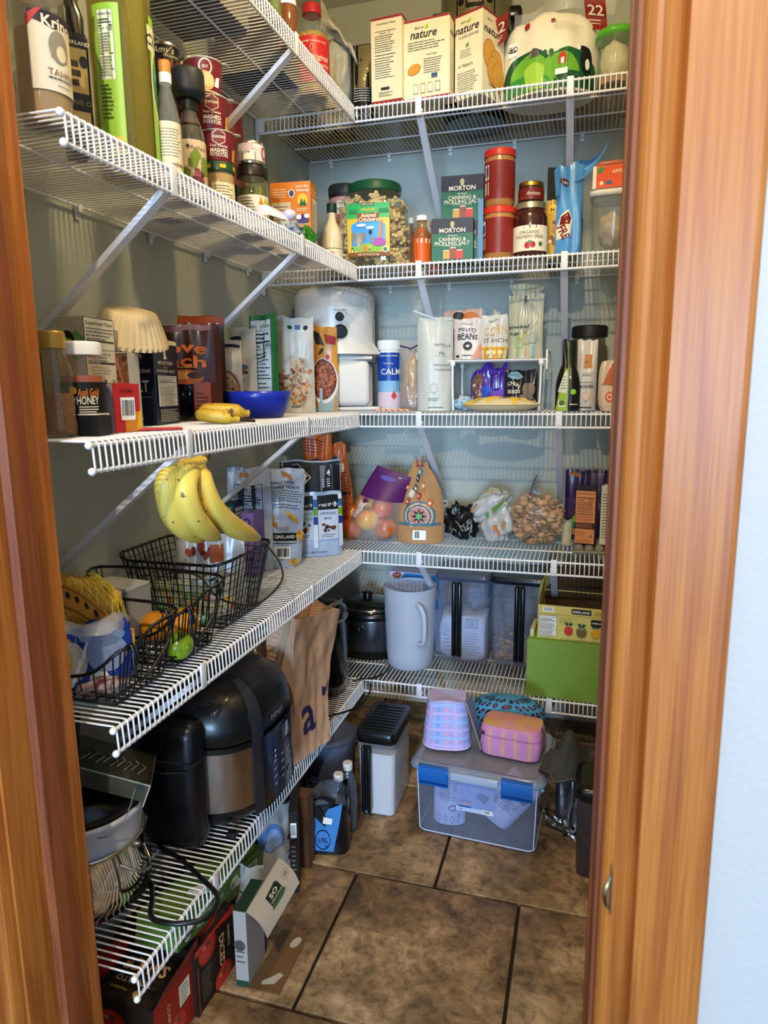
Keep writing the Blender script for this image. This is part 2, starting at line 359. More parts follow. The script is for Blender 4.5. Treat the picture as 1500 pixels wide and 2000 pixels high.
# ---- stained pine door frame
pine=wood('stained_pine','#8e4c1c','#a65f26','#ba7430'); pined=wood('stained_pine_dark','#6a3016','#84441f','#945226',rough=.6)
def vprof(name,poly,z0,z1,mat):
    "vertical moulding: plan outline extruded upwards"
    b=MB(); n=len(poly); V=[(x,y,z0) for x,y in poly]+[(x,y,z1) for x,y in poly]
    b.add(V,[tuple(range(n))[::-1],tuple(range(n,2*n))],mat); b.add(V,[(i,(i+1)%n,(i+1)%n+n,i+n) for i in range(n)],mat); return struct(b.build(name))
def arc(cx,cy,r,a0,a1,n=6): return [(cx+r*math.cos(math.radians(a0+(a1-a0)*i/n)),cy+r*math.sin(math.radians(a0+(a1-a0)*i/n))) for i in range(n+1)]
XR=.978; XLf=.272; YO=-1.749; YI=-1.631
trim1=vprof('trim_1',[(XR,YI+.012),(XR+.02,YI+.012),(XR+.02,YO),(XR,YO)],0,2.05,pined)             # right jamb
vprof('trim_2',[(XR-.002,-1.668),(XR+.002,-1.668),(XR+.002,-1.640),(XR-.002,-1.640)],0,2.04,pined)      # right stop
cas=[(XR+.004,YO)]+arc(XR+.017,YO-.006,.013,180,270,5)+[(XR+.030,YO-.012),(XR+.033,YO-.008),(XR+.036,YO-.016),(XR+.086,YO-.018)]+arc(XR+.090,YO-.012,.006,270,360,4)+[(XR+.096,YO)]
vprof('trim_3',cas,0,2.12,pine)
vprof('trim_4',[(XLf-.02,YI+.012),(XLf,YI+.012),(XLf,YO),(XLf-.02,YO)],0,2.05,pine)           # left jamb
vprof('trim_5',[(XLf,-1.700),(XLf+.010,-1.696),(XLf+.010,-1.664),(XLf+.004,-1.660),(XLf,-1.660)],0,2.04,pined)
vprof('trim_6',[(2*XLf-x+(XR-XLf),y) for x,y in cas][::-1],0,2.12,pine)
b=MB(); b.box(((XR+XLf)/2,-1.69,2.045),(XR-XLf+.04,.13,.02),pine); b.box(((XR+XLf)/2,YO-.008,2.085),(XR-XLf+.2,.018,.09),pine); struct(b.build('trim_7'))
# brass latch lip let into the right jamb
pl=W(1187,1735,x=XR-.002)
b=MB(); mm=M('#b9a27c',.25,1); K=.38; Q=lambda x,y,z:(XR+x*K,pl.y+y*K,pl.z+z*K)
b.box(Q(-.001,0,0),(.0012,.022*K,.075*K),mm); sp=b.build('strike_plate',trim1)
b=MB(); b.tube([Q(-.002,-.008,.03),Q(-.008,-.014,.015),Q(-.010,-.016,-.0),Q(-.008,-.014,-.018),Q(-.002,-.008,-.03)],[.002*K,.0035*K,.004*K,.0035*K,.002*K],mm,8,sub=4); b.build('curled_lip',sp)
# ================================================================== WIRE SHELVES
wire=M('#e9e8ea',.35,coat=.3); capm=M('#f0efec',.35,coat=.4); clipm=M('#e4e3e6',.4)
PW=.01285; RWr=.0016; RR=.0032
def wireshelf(z,side,label):
    back=side=='back'; L0,L1=(0.012,RW-.01) if back else (-DB-.0085,YE); D=DB if back else DL
    def P3(a,d,h): return (a,-d,h) if back else (d,a,h)   # a along, d out from wall
    t=thing('wire_shelf',label,'shelf',(0,0,z),0,'white wire shelves on the left wall' if not back else 'white wire shelves on the back wall')
    b=MB(); n=int(abs(L1-L0)/PW); sg=1 if L1>L0 else -1
    for i in range(n+1):
        a=L0+sg*(.004+i*PW)
        if (a-L1)*sg>-.002: break
        b.tube([P3(a,.008,-RWr),P3(a,D-.004,-RWr),P3(a,D+.0005,-.004),P3(a,D+.0025,-LIP+.004)],RWr,wire,5,cap=False)
        b.tube([P3(a,D+.0025,-LIP+.004),P3(a,D+.001,-LIP-.003)],RWr,wire,5)
    w=b.build('deck_wires',t); w['kind']='stuff'
    for d,h,r in(((.010,-.005,.0028),(D-.002,-.0065,RR),(D,-LIP,RR))+(((D*.36,-.005,.0026),(D*.68,-.005,.0026)) if back else ((D*.52,-.005,.0026),))):
        b=MB(); b.tube([P3(L0,d,h),P3(L1,d,h)],r,wire,8); o=b.build('long_rod',t)
    for d,h in((D-.002,-.0065),(D,-LIP)):
        for a in((L1,) if not back else (L1,)):
            b=MB(); b.sph(P3(a,d,h),.0056,capm,12); b.build('end_cap',t)
    for k in range(6 if back else 5):
        a=L0+(L1-L0)*(k+.35)/(6 if back else 5)
        b=MB(); c=P3(a,.007,-.008); b.box(c,(.014,.013,.018) if back else (.013,.014,.018),clipm,bev=.003); c=P3(a,.003,-.02); b.box(c,(.012,.004,.016) if back else (.004,.012,.016),clipm,bev=.0015); b.build('wall_clip',t)
    # diagonal braces
    for a in((.486,.882) if back else (-1.335,-.81)):
        if back and side=='back' and z<.3: pass
        dz=(.315 if back else .262) if z>.3 else .19
        b=MB(); p0=Vector(P3(a,D-.006,-.030)); p1=Vector(P3(a,.006,-dz)); dr=(p1-p0).normalized(); s_=Vector(P3(1,0,0)) ; s_=Vector((1,0,0)) if back else Vector((0,1,0)); nn=dr.cross(s_)
        def quad(p): return [p+s_*.0098+nn*.005,p-s_*.0098+nn*.005,p-s_*.0098-nn*.005,p+s_*.0098-nn*.005]
        b.rings([quad(p0-dr*.0),quad(p1)],clipm,True,True,True,False)
        b.box(P3(a,D+.0015,-.022),(.017,.004,.048) if back else (.004,.017,.048),clipm,bev=.0015)
        b.box(P3(a,.003,-dz-.006),(.020,.005,.05) if back else (.005,.020,.05),clipm,bev=.002)
        b.tube([P3(a,.004,-dz-.018),P3(a,.0075,-dz-.018)],.004,M('#8b8b8b',.3,1),8)
        b.build('support_brace',t)
    if back:
        b=MB(); b.box((.016,-D-.001,-.022),(.026,.012,.040),clipm,bev=.002); b.box((.005,-D+.004,-.035),(.008,.014,.07),clipm,bev=.002); b.build('end_bracket',t)
    return t
ORD=['topmost','second','third','fourth','lowest']
for i,z in enumerate(ZL):
    wireshelf(z,'back','white wire shelf along the back wall, %s of five from the top'%ORD[i])
    wireshelf(z,'left','white wire shelf along the left wall, %s of five from the top'%ORD[i])
# ================================================================== GENERATORS
def put(name,label,cat,px,zb,d,a=0,Y=None,X=None,group=None,lift=.0005):
    "upright product: px=(left,right,top) pixels of its front, d depth; returns Empty at base centre, width, height"
    o,w,h=place(px[0],px[1],px[2],zb,a,Y,X); ar=math.radians(a)
    return thing(name,label,cat,(o.x-math.sin(ar)*d/2,o.y+math.cos(ar)*d/2,zb+lift),a,group),w,h-lift
def putr(name,label,cat,px,zb,Y=None,X=None,a=0,group=None,lift=.0005):
    "round product seen between two pixel columns, axis on the plane Y or X; returns Empty, radius, height"
    o,w,h=place(px[0],px[1],px[2],zb,math.degrees(YAW) if Y is not None else 30,Y,X)
    return thing(name,label,cat,(o.x,o.y,zb+lift),a,group),w/2,h-lift
def carton(t,w,d,h,mat,body='carton',bev=.0012,open_top=False,tilt=0):
    b=MB()
    if not open_top: b.box((0,0,h/2),(w,d,h),mat)
    else:
        th=.0016
        b.box((0,0,th/2),(w,d,th),mat)
        for c,s in (((0,-d/2+th/2,h/2),(w,th,h)),((0,d/2-th/2,h/2),(w,th,h)),((-w/2+th/2,0,h/2),(th,d-2*th,h)),((w/2-th/2,0,h/2),(th,d-2*th,h))): b.box(c,s,mat)
    o=b.build(body,t)
    if not open_top:
        # glued end flaps: seam lines as thin proud flaps
        f=MB(); f.box((0,-d*.13,h+.0005),(w*.985,d*.7,.001),mat); f.build('top_flap',t)
    return boxfaces(w,d,h+(0 if open_top else .001))
class Pouch:
    def __init__(s,w,h,d,seed=0,wr=.004,fr=9,topd=.002,pinch=.0,neck=None,lean=0,round_=.0,gus=.35,sag=0,exp=.75,wave=0):
        s.w,s.h,s.d=w,h,d; s.nu,s.nv=20,24; s.lean=lean
        sd=Vector((seed*3.7,seed*1.3,seed*7.1))
        def wid(v):
            k=1-round_*(abs(2*v-1)**4)*.5-pinch*math.sin(PI*v)*.3
            if neck:
                nv,nw,nt=neck  # at height nv width shrinks to nw then tail flares to nt
                if v<nv: k*=1-(1-nw)*(max(0,(v-nv*.45)/(nv*.55)))**2
                else: k*=nw+(nt-nw)*((v-nv)/(1-nv))
            return k
        def dep(v):
            q=(1-v)**exp; q*=min(1,gus+ (1-gus)*(v/.12) if v<.12 else 1)
            if neck and v>neck[0]*.7: q*=max(.12,1-(v-neck[0]*.7)/(1-neck[0]*.7)*1.1)
            return topd+(d-topd)*q
        s.wid=wid
        def pt(i,j,side):
            u=2*i/s.nu-1; v=j/s.nv; W_=wid(v)*w/2; b=dep(v)/2; c=max(0,1-abs(u)**2.6)**.8
            n=noise.noise(Vector((u*w*fr*3,side*2,v*h*fr))+sd)*wr*(.25+c)*(1 if v>.02 else .2)
            y=side*(b*c+.0006)+ n + lean*v*h + wave*math.sin(u*5+seed)*v*v
            z=v*h+(noise.noise(Vector((u*2,5,v*2))+sd)*wr*1.5 if v>.5 else 0)-sag*v*v*(1-c)
            return Vector((u*W_,y,max(0.0005,z) if j==0 else z))
        s.F=[[pt(i,j,-1) for i in range(s.nu+1)] for j in range(s.nv+1)]
        s.B=[[pt(i,j,1) for i in range(s.nu+1)] for j in range(s.nv+1)]
        for j in range(s.nv+1):
            for i in (0,s.nu):
                m=(s.F[j][i]+s.B[j][i])/2; s.F[j][i]=m.copy(); s.B[j][i]=m.copy()
    def mesh(s,t,mat,name='pouch',back=None,j0=0,j1=None):
        b=MB(); j1=j1 or s.nv
        b.grid(lambda a,c:s.F[j0+round(c*(j1-j0))][round(a*s.nu)],s.nu,j1-j0,mat); b.grid(lambda a,c:s.B[j0+round(c*(j1-j0))][round((1-a)*s.nu)],s.nu,j1-j0,back or mat)
        b.add(s.F[j0]+s.B[j0][::-1],[tuple(range(2*s.nu+2))[::-1]],mat)
        return b.build(name,t)
    def S(s,side=-1):
        G=s.F if side<0 else s.B
        def f(u,v):
            x=(u/s.w+.5)*s.nu; y=v/s.h*s.nv; x=max(0,min(s.nu-1e-4,x)); y=max(0,min(s.nv-1e-4,y)); i,j=int(x),int(y); a,c=x-i,y-j
            A,B_,C,D=G[j][i],G[j][i+1],G[j+1][i],G[j+1][i+1]
            p=A*(1-a)*(1-c)+B_*a*(1-c)+C*(1-a)*c+D*a*c
            n=(B_-A+D-C).cross(C-A+D-B_); n.normalize(); 
            if n.y*side<0: n=-n
            return p+n*.0005,n
        return f
def pouch(t,w,h,d,mat,**k):
    nm=k.pop('name','pouch'); p=Pouch(w,h,d,**k); p.mesh(t,mat,nm); return p,Print(p.S())
def seal(pr,p,mat,z0=.93,z1=.99): pr.rect(-p.w*.49*p.wid(z0),p.h*z0,p.w*.49*p.wid(z0),p.h*z1,mat)
def speck(pr,cu,cv,ru,rv,mats,n,r,rr=1.0,seed=1,rect=False):
    "printed picture of loose food: many small overlapping shapes"
    R=random.Random(seed)
    for i in range(n):
        while True:
            x,y=R.uniform(-1,1),R.uniform(-1,1)
            if rect or x*x+y*y<1: break
        q=r*R.uniform(.6,1.2); pr.ell(cu+x*ru,cv+y*rv,q,q*R.uniform(.5,1)*rr,R.choice(mats),8,R.uniform(0,3)); pr.k-=1
    pr.k+=3
def leaf(pr,cu,cv,l,w,rot,mat):
    c,s=math.cos(rot),math.sin(rot); P=[(0,0),(.3,.5),(.6,.45),(1,0),(.6,-.45),(.3,-.5)]
    pr.poly([(cu+x*l*c-y*w*s,cv+x*l*s+y*w*c) for x,y in P],mat)
def jar(t,R,H,prof,mat,name='jar',n=32):
    b=MB(); b.lathe([(r*R,z*H) for r,z in prof],mat,n); o=b.build(name,t); 
    P=[(r*R,z*H) for r,z in prof]
    def rad(v):
        for (r0,z0),(r1,z1) in zip(P,P[1:]):
            if z0<=v<=z1 and z1>z0: return r0+(r1-r0)*(v-z0)/(z1-z0)
        return P[-1][0]
    return rad
def lid(t,R,z0,z1,mat,name='lid',ribs=True,n=40,c=(0,0)):
    b=MB(); h=z1-z0; P=[(R,0),(R,h*.82),(R*.97,h*.95),(R*.9,h)]
    if ribs:
        rg=[]
        for r,z in P: rg.append([(c[0]+(r*(1+(.012 if i%2 else -.008) if z<h*.9 else 1))*math.cos(2*PI*i/n),c[1]+(r*(1+(.012 if i%2 else -.008) if z<h*.9 else 1))*math.sin(2*PI*i/n),z0+z) for i in range(n)])
        b.rings(rg,mat,True,True,True,True)
    else: b.lathe([(r,z0+z) for r,z in P],mat,n,c=(c[0],c[1],0))
    return b.build(name,t)
def wraplabel(t,rad,z0,z1,mat,ang=150,name='label',a0=0):
    S=cylS(lambda v:rad(v)+.0004); R=rad((z0+z1)/2); pr=Print(S); hw=R*math.radians(ang)/2
    o=math.radians(a0)*R; pr.rect(o-hw,z0,o+hw,z1,mat,n=18); return pr
def blob(t,name,c,r,mat,seed=0,amp=.15,fr=2.2,n=26,flat=None,T=None,fn2=None):
    sd=Vector((seed*5.3,seed*2.9,seed))
    def fn(p,d):
        k=1+amp*noise.noise(d*fr+sd)+amp*.4*noise.noise(d*fr*3+sd); q=Vector(c)+(p-Vector(c))*k
        if fn2: q=fn2(q,d)
        if flat is not None and q.z<flat: q.z=flat
        return q
    b=MB(); b.sph(c,r,mat,n,fn=fn,T=T); return b.build(name,t)
def scatter(t,name,mat,n,inside,shape,seed=1,stuff=True):
    R=random.Random(seed); b=MB()
    for i in range(n):
        p=inside(R); T=Matrix.Translation(p)@Matrix.Rotation(R.uniform(0,6.3),4,'Z')@Matrix.Rotation(R.uniform(0,6.3),4,'X'); shape(b,T,R,mat)
    o=b.build(name,t)
    if stuff: o['kind']='stuff'
    return o
def crumple(b,pts_fn,nu,nv,mat,amp,fr,seed):
    sd=Vector((seed,seed*2.1,seed*.7))
    b.grid(lambda u,v:(lambda p:p+Vector((noise.noise(p*fr+sd),noise.noise(p*fr+sd*2),noise.noise(p*fr+sd*3)))*amp)(Vector(pts_fn(u,v))),nu,nv,mat)
CREAM=M('#e9e0c6',.5); WH=M('#ecebe6',.45); GLOSSW=M('#eceae4',.25,coat=.4); RED=M('#b8282c',.4); GRN=M('#1d6b45',.4); NAVY=M('#161b33',.4); INK=M('#33302c',.5)
DKG=M('#14463a',.4); KRAFT=M('#b98f62',.8,bump=.3,scale=50,var=.08); YEL=M('#e8b830',.4); ORG=M('#e08428',.4); BLU=M('#2b62b8',.4); PURP=M('#5b2a7a',.35); LGRN=M('#9ccf3c',.4)
BLACKP=M('#121214',.28,coat=.3); BLACKM=M('#1b1b1d',.5); STEEL=M('#c9c6c0',.22,1,bump=.02,scale=300); FILM=film(); FILM2=film('#ffffff',.3,.15,.9,30); GLASS=glass()
SILV=M('#d0d2d4',.16,1,bump=.5,scale=25); GOLD=M('#b99a52',.3,1)

def zrow(x,y,row):
    lo,hi=-.5,3
    for _ in range(40):
        m_=(lo+hi)/2
        if Pj((x,y,m_))[1]>row: lo=m_
        else: hi=m_
    return m_
# ================================================================== TOPMOST SHELF
Z=ZL[0]
# popcorn jar
t,R,H=putr('popcorn_jar','red-lidded clear jar of popcorn kernels with a red label, topmost left shelf','jar',(578,642,12),Z,X=.215,a=25)
rad=jar(t,R,H,[(.86,0),(.95,.02),(1,.06),(1,.62),(.9,.72),(.6,.83),(.5,.86),(.5,.9)],GLASS)
lid(t,R*.56,H*.89,H,RED)
b=MB(); b.lathe([(R*.93,.004),(R*.95,H*.6),(R*.9,H*.66)],M('#d9a83c',.5,var=.5,scale=160,bump=1),24); b.build('popcorn_kernels',t)['kind']='stuff'
p=wraplabel(t,rad,H*.1,H*.6,M('#cf3034',.4),200); p.text('Original',R*.35,H*.38,.016,CREAM,shear=.2); p.text('Redenbacher',R*.35,H*.30,.011,CREAM); p.text('GOURMET POPPING CORN',0,H*.54,.005,CREAM); p.ell(-R*.1,H*.47,.004,.009,CREAM); p.ell(-R*.1,H*.47,.003,.0075,RED); p.done('label',t)
# brown jar & green jar left of it
t,R,H=putr('brown_jar','brown glass jar with pale metal lid left of the popcorn jar','jar',(543,581,2),Z,X=.26)
rad=jar(t,R,H,[(.9,0),(1,.03),(1,.8),(.9,.87),(.9,.9)],glass('#c98a5a',.35)); lid(t,R*.93,H*.87,H,M('#e8e2d8',.3),ribs=False)
b=MB(); b.lathe([(R*.93,.003),(R*.95,H*.7)],M('#7a4a2c',.5,var=.3,scale=90),24); b.build('contents',t)
t,R,H=putr('green_jar','small jar of green pickled food beside the brown jar','jar',(524,549,-30),Z,X=.28)
rad=jar(t,R,H,[(.9,0),(1,.03),(1,.8),(.9,.87),(.9,.9)],glass('#d8e0a0',.2)); lid(t,R*.93,H*.87,H,GOLD,ribs=False)
b=MB(); b.lathe([(R*.93,.003),(R*.95,H*.7)],M('#6f7a2e',.5,var=.5,scale=120),24); b.build('contents',t)
# gold tinsel-like net bag lying far back on the left shelf
t=thing('gold_foil_bag','crumpled gold foil bag lying in the corner of the topmost shelf','bag',(.11,-.12,Z),10)
blob(t,'foil',(0,0,.045),(.09,.08,.045),M('#b58e3a',.25,1,bump=1,scale=60),3,.5,4,40,flat=.001)
# other goods glimpsed through the wires of the topmost left shelf
for i,(x,y,w_,d_,h_,c,nm,lb) in enumerate([(.12,-.62,.17,.13,.12,'#3b2d28','carton','dark brown carton lying on the topmost left shelf near the corner'),(.13,-.95,.16,.2,.1,'#7a756c','carton','flat grey carton on the topmost left shelf above the potato cups'),(.15,-1.25,.15,.12,.12,'#4a3b34','carton','dark box on the topmost left shelf nearest the door')]):
    t=thing(nm,lb,'box',(x,y,Z+.0005),0); carton(t,w_,d_,h_,M(c,.7,var=.2,scale=30))
# plastic grocery bag
t,w_,h_=put('plastic_grocery_bag','knotted whitish plastic grocery bag beside the popcorn jar on the topmost shelf','bag',(606,688,0),Z,.13,10,Y=-.30)
pm=M('#cfcbb8',.35,bump=.9,scale=28,var=.18)
def gb(q,d):
    k=1 if q.z<h_*.55 else max(.38,1-(q.z/h_-.55)*1.3); q=Vector((q.x*k-.03*(q.z/h_)**2,q.y*k,q.z)); return q
blob(t,'bag_body',(0,0,h_*.5),(w_*.62,.07,h_*.5),M('#c9c4b0',.35,bump=1,scale=22,var=.25,alpha=.93),5,.3,3,44,flat=.001,fn2=gb)
b=MB()
b.grid(lambda u,v:Vector((-.02+.10*u,-.055+.02*math.sin(v*6)-.01*u,h_*.78-.10*u*u*1.1+.035*(v-.5)*(1.3-u)))+Vector((0,noise.noise(Vector((u*5,v*4,2)))*.018,noise.noise(Vector((u*4,v*5,7)))*.02)),14,8,M('#d2cdbb',.35,bump=.9,scale=25,var=.2)); b.build('loose_handle',t)
# silver and black pouch
t,w_,h_=put('coffee_pouch','black pouch with shiny silver top behind the left shelf lip','pouch',(680,724,78),Z,.06,4,Y=-.32)
p,pr=pouch(t,w_,h_,.05,M('#17161a',.35),seed=4,wr=.004,gus=.8)
pr.rect(-w_*.3,h_*.42,w_*.42,h_*.985,M('#d9cfae',.12,1,bump=.5,scale=40)); pr.lines(-w_*.3,h_*.22,w_*.42,h_*.42,6,M('#b9b3a5',.5),.4,.1); pr.barcode(-w_*.22,h_*.02,w_*.32,h_*.17); pr.text('*',0,h_*.78,.02,BLK); pr.done('label',t)
# cracker cartons
crm=M('#e6dab6',.55); dred=M('#9c2a30',.5)
def cracker(px,a,Y,lb,kind,d=.06,side='na'):
    t,w_,h_=put('cracker_box',lb,'box',px,Z,d,a,Y=Y); F=carton(t,w_,d,h_,crm)
    for f,ww in(('f',w_),('r',d)):
        p=Print(F[f]); p.rect(0,h_*.975,ww,h_,dred); 
        if kind!=2: p.rect(0,0,ww,h_*.05,dred)
        if f=='f' and kind==0:
            p.text('Nutrition Facts',ww*.5,h_*.93,.006,INK,w=ww*.6); p.rect(ww*.13,h_*.84,ww*.8,h_*.845,INK); p.text('Calories   70',ww*.45,h_*.82,.005,INK); p.lines(ww*.13,h_*.6,ww*.8,h_*.8,8,INK,.25); p.rect(ww*.13,h_*.57,ww*.8,h_*.576,INK); p.lines(ww*.13,h_*.3,ww*.8,h_*.55,9,INK,.22); p.rect(ww*.32,h_*.17,ww*.6,h_*.2,INK); p.lines(ww*.25,h_*.09,ww*.7,h_*.15,3,INK,.3)
        elif f=='f':
            p.text('Back to',ww*.35,h_*.9,.007,INK,shear=.3); p.text('nature',ww*.44,h_*.83,.024,INK,shear=.25,bold=.03); leaf(p,ww*.48,h_*.87,.014,.009,.9,LGRN)
            if kind==1:
                p.lines(ww*.1,h_*.62,ww*.9,h_*.74,4,INK,.22); p.text('PLANT BASED',ww*.62,h_*.56,.004,INK); p.ell(ww*.24,h_*.4,ww*.15,ww*.1,M('#c8892c',.6),rot=.35); p.ell(ww*.24,h_*.405,ww*.13,ww*.085,M('#d99a38',.6),rot=.35); p.lines(ww*.45,h_*.33,ww*.92,h_*.52,7,INK,.25)
                for i,c in enumerate(('#b9b39a','#c7a46a','#bdb494','#9f9b88')): p.rect(ww*(.22+.16*i),h_*.1,ww*(.33+.16*i),h_*.22,M(c,.6)); p.rect(ww*(.235+.16*i),h_*.11,ww*(.315+.16*i),h_*.2,CREAM)
                p.rect(ww*.62,h_*.27,ww*.75,h_*.32,M('#44617f',.6))
            else:
                p.text('CLASSIC ROUND',ww*.5,h_*.73,.007,M('#7d3a2c')); leaf(p,ww*.4,h_*.6,.014,.008,.7,M('#5b8a3a')); p.lines(ww*.2,h_*.48,ww*.7,h_*.58,4,INK,.2); p.text('in Nature',ww*.4,h_*.4,.01,M('#5b6a4a'),shear=.25); p.lines(ww*.1,h_*.08,ww*.9,h_*.32,9,INK,.22)
        else:
            if kind==2:
                p.text('Back to',ww*.3,h_*.9,.006,INK,shear=.3); p.text('nature',ww*.5,h_*.79,.022,INK,w=ww*.9,shear=.25,bold=.03); leaf(p,ww*.6,h_*.85,.012,.008,.9,LGRN)
                for q,(a_,b_) in enumerate(((.32,.5),(.62,.42),(.5,.33),(.7,.28))): p.ell(ww*a_,h_*b_,ww*.3,ww*.34,M('#c98d36',.6)); p.ell(ww*a_,h_*(b_+.003),ww*.26,ww*.3,M('#daa347',.6))
                p.text('CLASSIC ROUND',ww*.5,h_*.15,.006,M('#7d3a2c'))
            elif kind==1: p.text('nature',ww*.55,h_*.82,.014,INK,w=ww*.8,shear=.25,bold=.03); p.lines(ww*.2,h_*.1,ww*.8,h_*.6,14,INK,.2)
        p.done('print',t)
cracker((725,785,32),-4,-.385,'cream cracker carton showing its nutrition panel beside the silver pouch',0,.075)
cracker((788,878,34),-5,-.375,'cream cracker carton with one cracker printed on its wide front',1,.045)
cracker((889,942,22),-24,-.36,'cream cracker carton with crackers on its side, right of the one-cracker carton',2,.11)
# multicooker behind the boxes
t=thing('multicooker','olive-silver multicooker with a black display panel on the topmost shelf','cooker',(.595,-.118,Z),6)
cm=M('#8f8a6a',.3,.6); b=MB(); b.lathe([(.09,.01),(.098,.03),(.1,.24),(.095,.255)],BLACKP,40); b.build('base',t)
b=MB(); b.lathe([(.1,.26),(.105,.275),(.105,.36),(.095,.385),(.05,.40)],cm,40); b.build('lid',t)
S=cylS(.1055); p=Print(S); p.rect(-.055,.268,.06,.352,BLACKP); p.rect(-.05,.272,.055,.348,cm); p.rect(-.026,.288,.026,.338,BLACKP); p.rect(-.02,.3,.02,.33,M('#9a8f80',.3)); p.ell(-.04,.305,.009,.009,BLACKP); p.ell(.042,.305,.009,.009,BLACKP); p.done('control_panel',t)
b=MB(); b.box((.108,0,.3),(.05,.07,.04),BLACKP,bev=.012); b.build('handle',t); b=MB(); b.box((-.108,0,.3),(.05,.07,.04),BLACKP,bev=.012); b.build('handle',t)
# big sugar bag
t,w_,h_=put('sugar_bag','large clear-topped sugar sack printed with green farm hills and a cow','bag',(968,1172,2),Z,.17,-2,Y=-.34)
sg=M('#e6dfc9',.35,bump=.25,scale=15,coat=.5)
def sb(q,d):
    q=Vector(q); q.y=max(q.y,-.084+.02*abs(q.x)/w_); return q
pp=Pouch(w_,h_,.17,seed=9,wr=.010,fr=7,topd=.05,round_=.12,gus=.9,exp=.35,sag=.06); pp.mesh(t,sg,'sack'); pr=Print(pp.S())
G=[M(c,.4) for c in('#23633a','#3f8f3c','#74ad3c','#a3c94e','#1e5a3c')]
def hill(cu,w2,h2,mt): pr.poly([(cu-w2,h_*.03)]+[(cu-w2*math.cos(PI*i/14),h_*.03+h2*math.sin(PI*i/14)**.6) for i in range(1,14)]+[(cu+w2,h_*.03)],mt)
hill(-w_*.18,w_*.27,h_*.50,G[4]); hill(w_*.20,w_*.27,h_*.46,G[0]); hill(w_*.12,w_*.2,h_*.42,G[2]); hill(-w_*.16,w_*.21,h_*.44,G[2]); hill(w_*.26,w_*.2,h_*.18,G[4]); hill(-w_*.2,w_*.25,h_*.2,G[1]); pr.poly([(-w_*.2,h_*.04),(-w_*.22,h_*.3),(-w_*.12,h_*.36),(-w_*.02,h_*.3),(-w_*.03,h_*.04)],G[3])
rb=M('#c3402a'); pr.poly([(w_*.12,h_*.3),(w_*.12,h_*.4),(w_*.155,h_*.45),(w_*.19,h_*.4),(w_*.19,h_*.3)],rb); pr.rect(w_*.14,h_*.3,w_*.17,h_*.37,WHT)
pr.poly([(-w_*.17,h_*.42),(-w_*.17,h_*.5),(-w_*.13,h_*.55),(-w_*.08,h_*.5),(-w_*.08,h_*.42)],M('#5d5c52')); pr.rect(-w_*.16,h_*.43,-w_*.09,h_*.48,WHT)
for x_ in(-.3,-.02,.04): pr.ell(w_*x_,h_*.45,.006,.009,G[0]); pr.rect(w_*x_-.001,h_*.38,w_*x_+.001,h_*.44,G[0])
pr.rect(w_*.08,h_*.17,w_*.2,h_*.24,WHT); pr.ell(w_*.36,h_*.36,w_*.05,h_*.17,BLK); pr.ell(w_*.34,h_*.5,w_*.045,h_*.04,BLK); pr.ell(w_*.29,h_*.5,w_*.02,h_*.04,WHT); pr.ell(w_*.37,h_*.3,w_*.02,h_*.07,WHT); pr.rect(w_*.35,h_*.06,w_*.365,h_*.22,BLK); pr.rect(w_*.39,h_*.06,w_*.405,h_*.22,BLK)
pr.rect(-w_*.38,h_*.52,-w_*.3,h_*.7,WHT); pr.text('GO',-w_*.34,h_*.62,.014,INK,bold=.03); pr.rect(-w_*.37,h_*.575,-w_*.31,h_*.585,INK); pr.ell(-w_*.2,h_*.86,.007,.009,M('#a03028')); pr.ell(w_*.05,h_*.8,.004,.004,M('#a03028')); pr.lines(w_*.05,h_*.68,w_*.35,h_*.8,4,M('#b9b29a'),.2); pr.done('farm_print',t)
b=MB(); rd=M('#8f2a22',.4)
b.grid(lambda u,v:Vector((-w_*.62+w_*.2*u+.012*v,-.05-.02*u+.012*math.sin(v*5),h_*(.62+.3*v+.05*u))),5,7,rd); o=b.build('red_tag',t)
pr=Print(lambda u,v:(Vector((-w_*.62+w_*.2*u+.012*v,-.052-.02*u+.012*math.sin(v*5),h_*(.62+.3*v+.05*u))),Vector((0,-1,0)))); pr.text('22',.5,.66,.34,CREAM,w=.75,bold=.03); pr.lines(.15,.15,.85,.42,3,CREAM,.3); pr.done('print',o)
b=MB(); b.grid(lambda u,v:Vector((w_*.36+w_*.2*u-.01*v,-.03+.01*u+.012*math.sin(v*5),h_*(.74+.34*v-.04*u))),5,7,rd); o=b.build('red_tag',t)
pr=Print(lambda u,v:(Vector((w_*.36+w_*.2*u-.01*v,-.032+.01*u+.012*math.sin(v*5),h_*(.74+.34*v-.04*u))),Vector((0,-1,0)))); pr.text('22',.5,.66,.3,CREAM,w=.75,bold=.03); pr.lines(.15,.2,.85,.42,2,CREAM,.3); pr.done('print',o)
b=MB(); crumple(b,lambda u,v:(-w_*.35+w_*1.0*u,-.01+.03*math.sin(u*9),h_*(.93+.2*v+.08*math.sin(u*3))),16,5,film('#ffffff',.25,.12,1,40),.02,9,4); b.build('clear_film_top',t)
# knitted parcel lying at the back, seen through the wires
t=thing('textured_parcel','pinkish quilted parcel lying behind the sugar sack','parcel',(.93,-.1,Z),0)
b=MB(); b.box((0,0,.045),(.23,.12,.09),M('#a89c8c',.8,bump=1,scale=140),bev=.03); b.build('parcel',t)
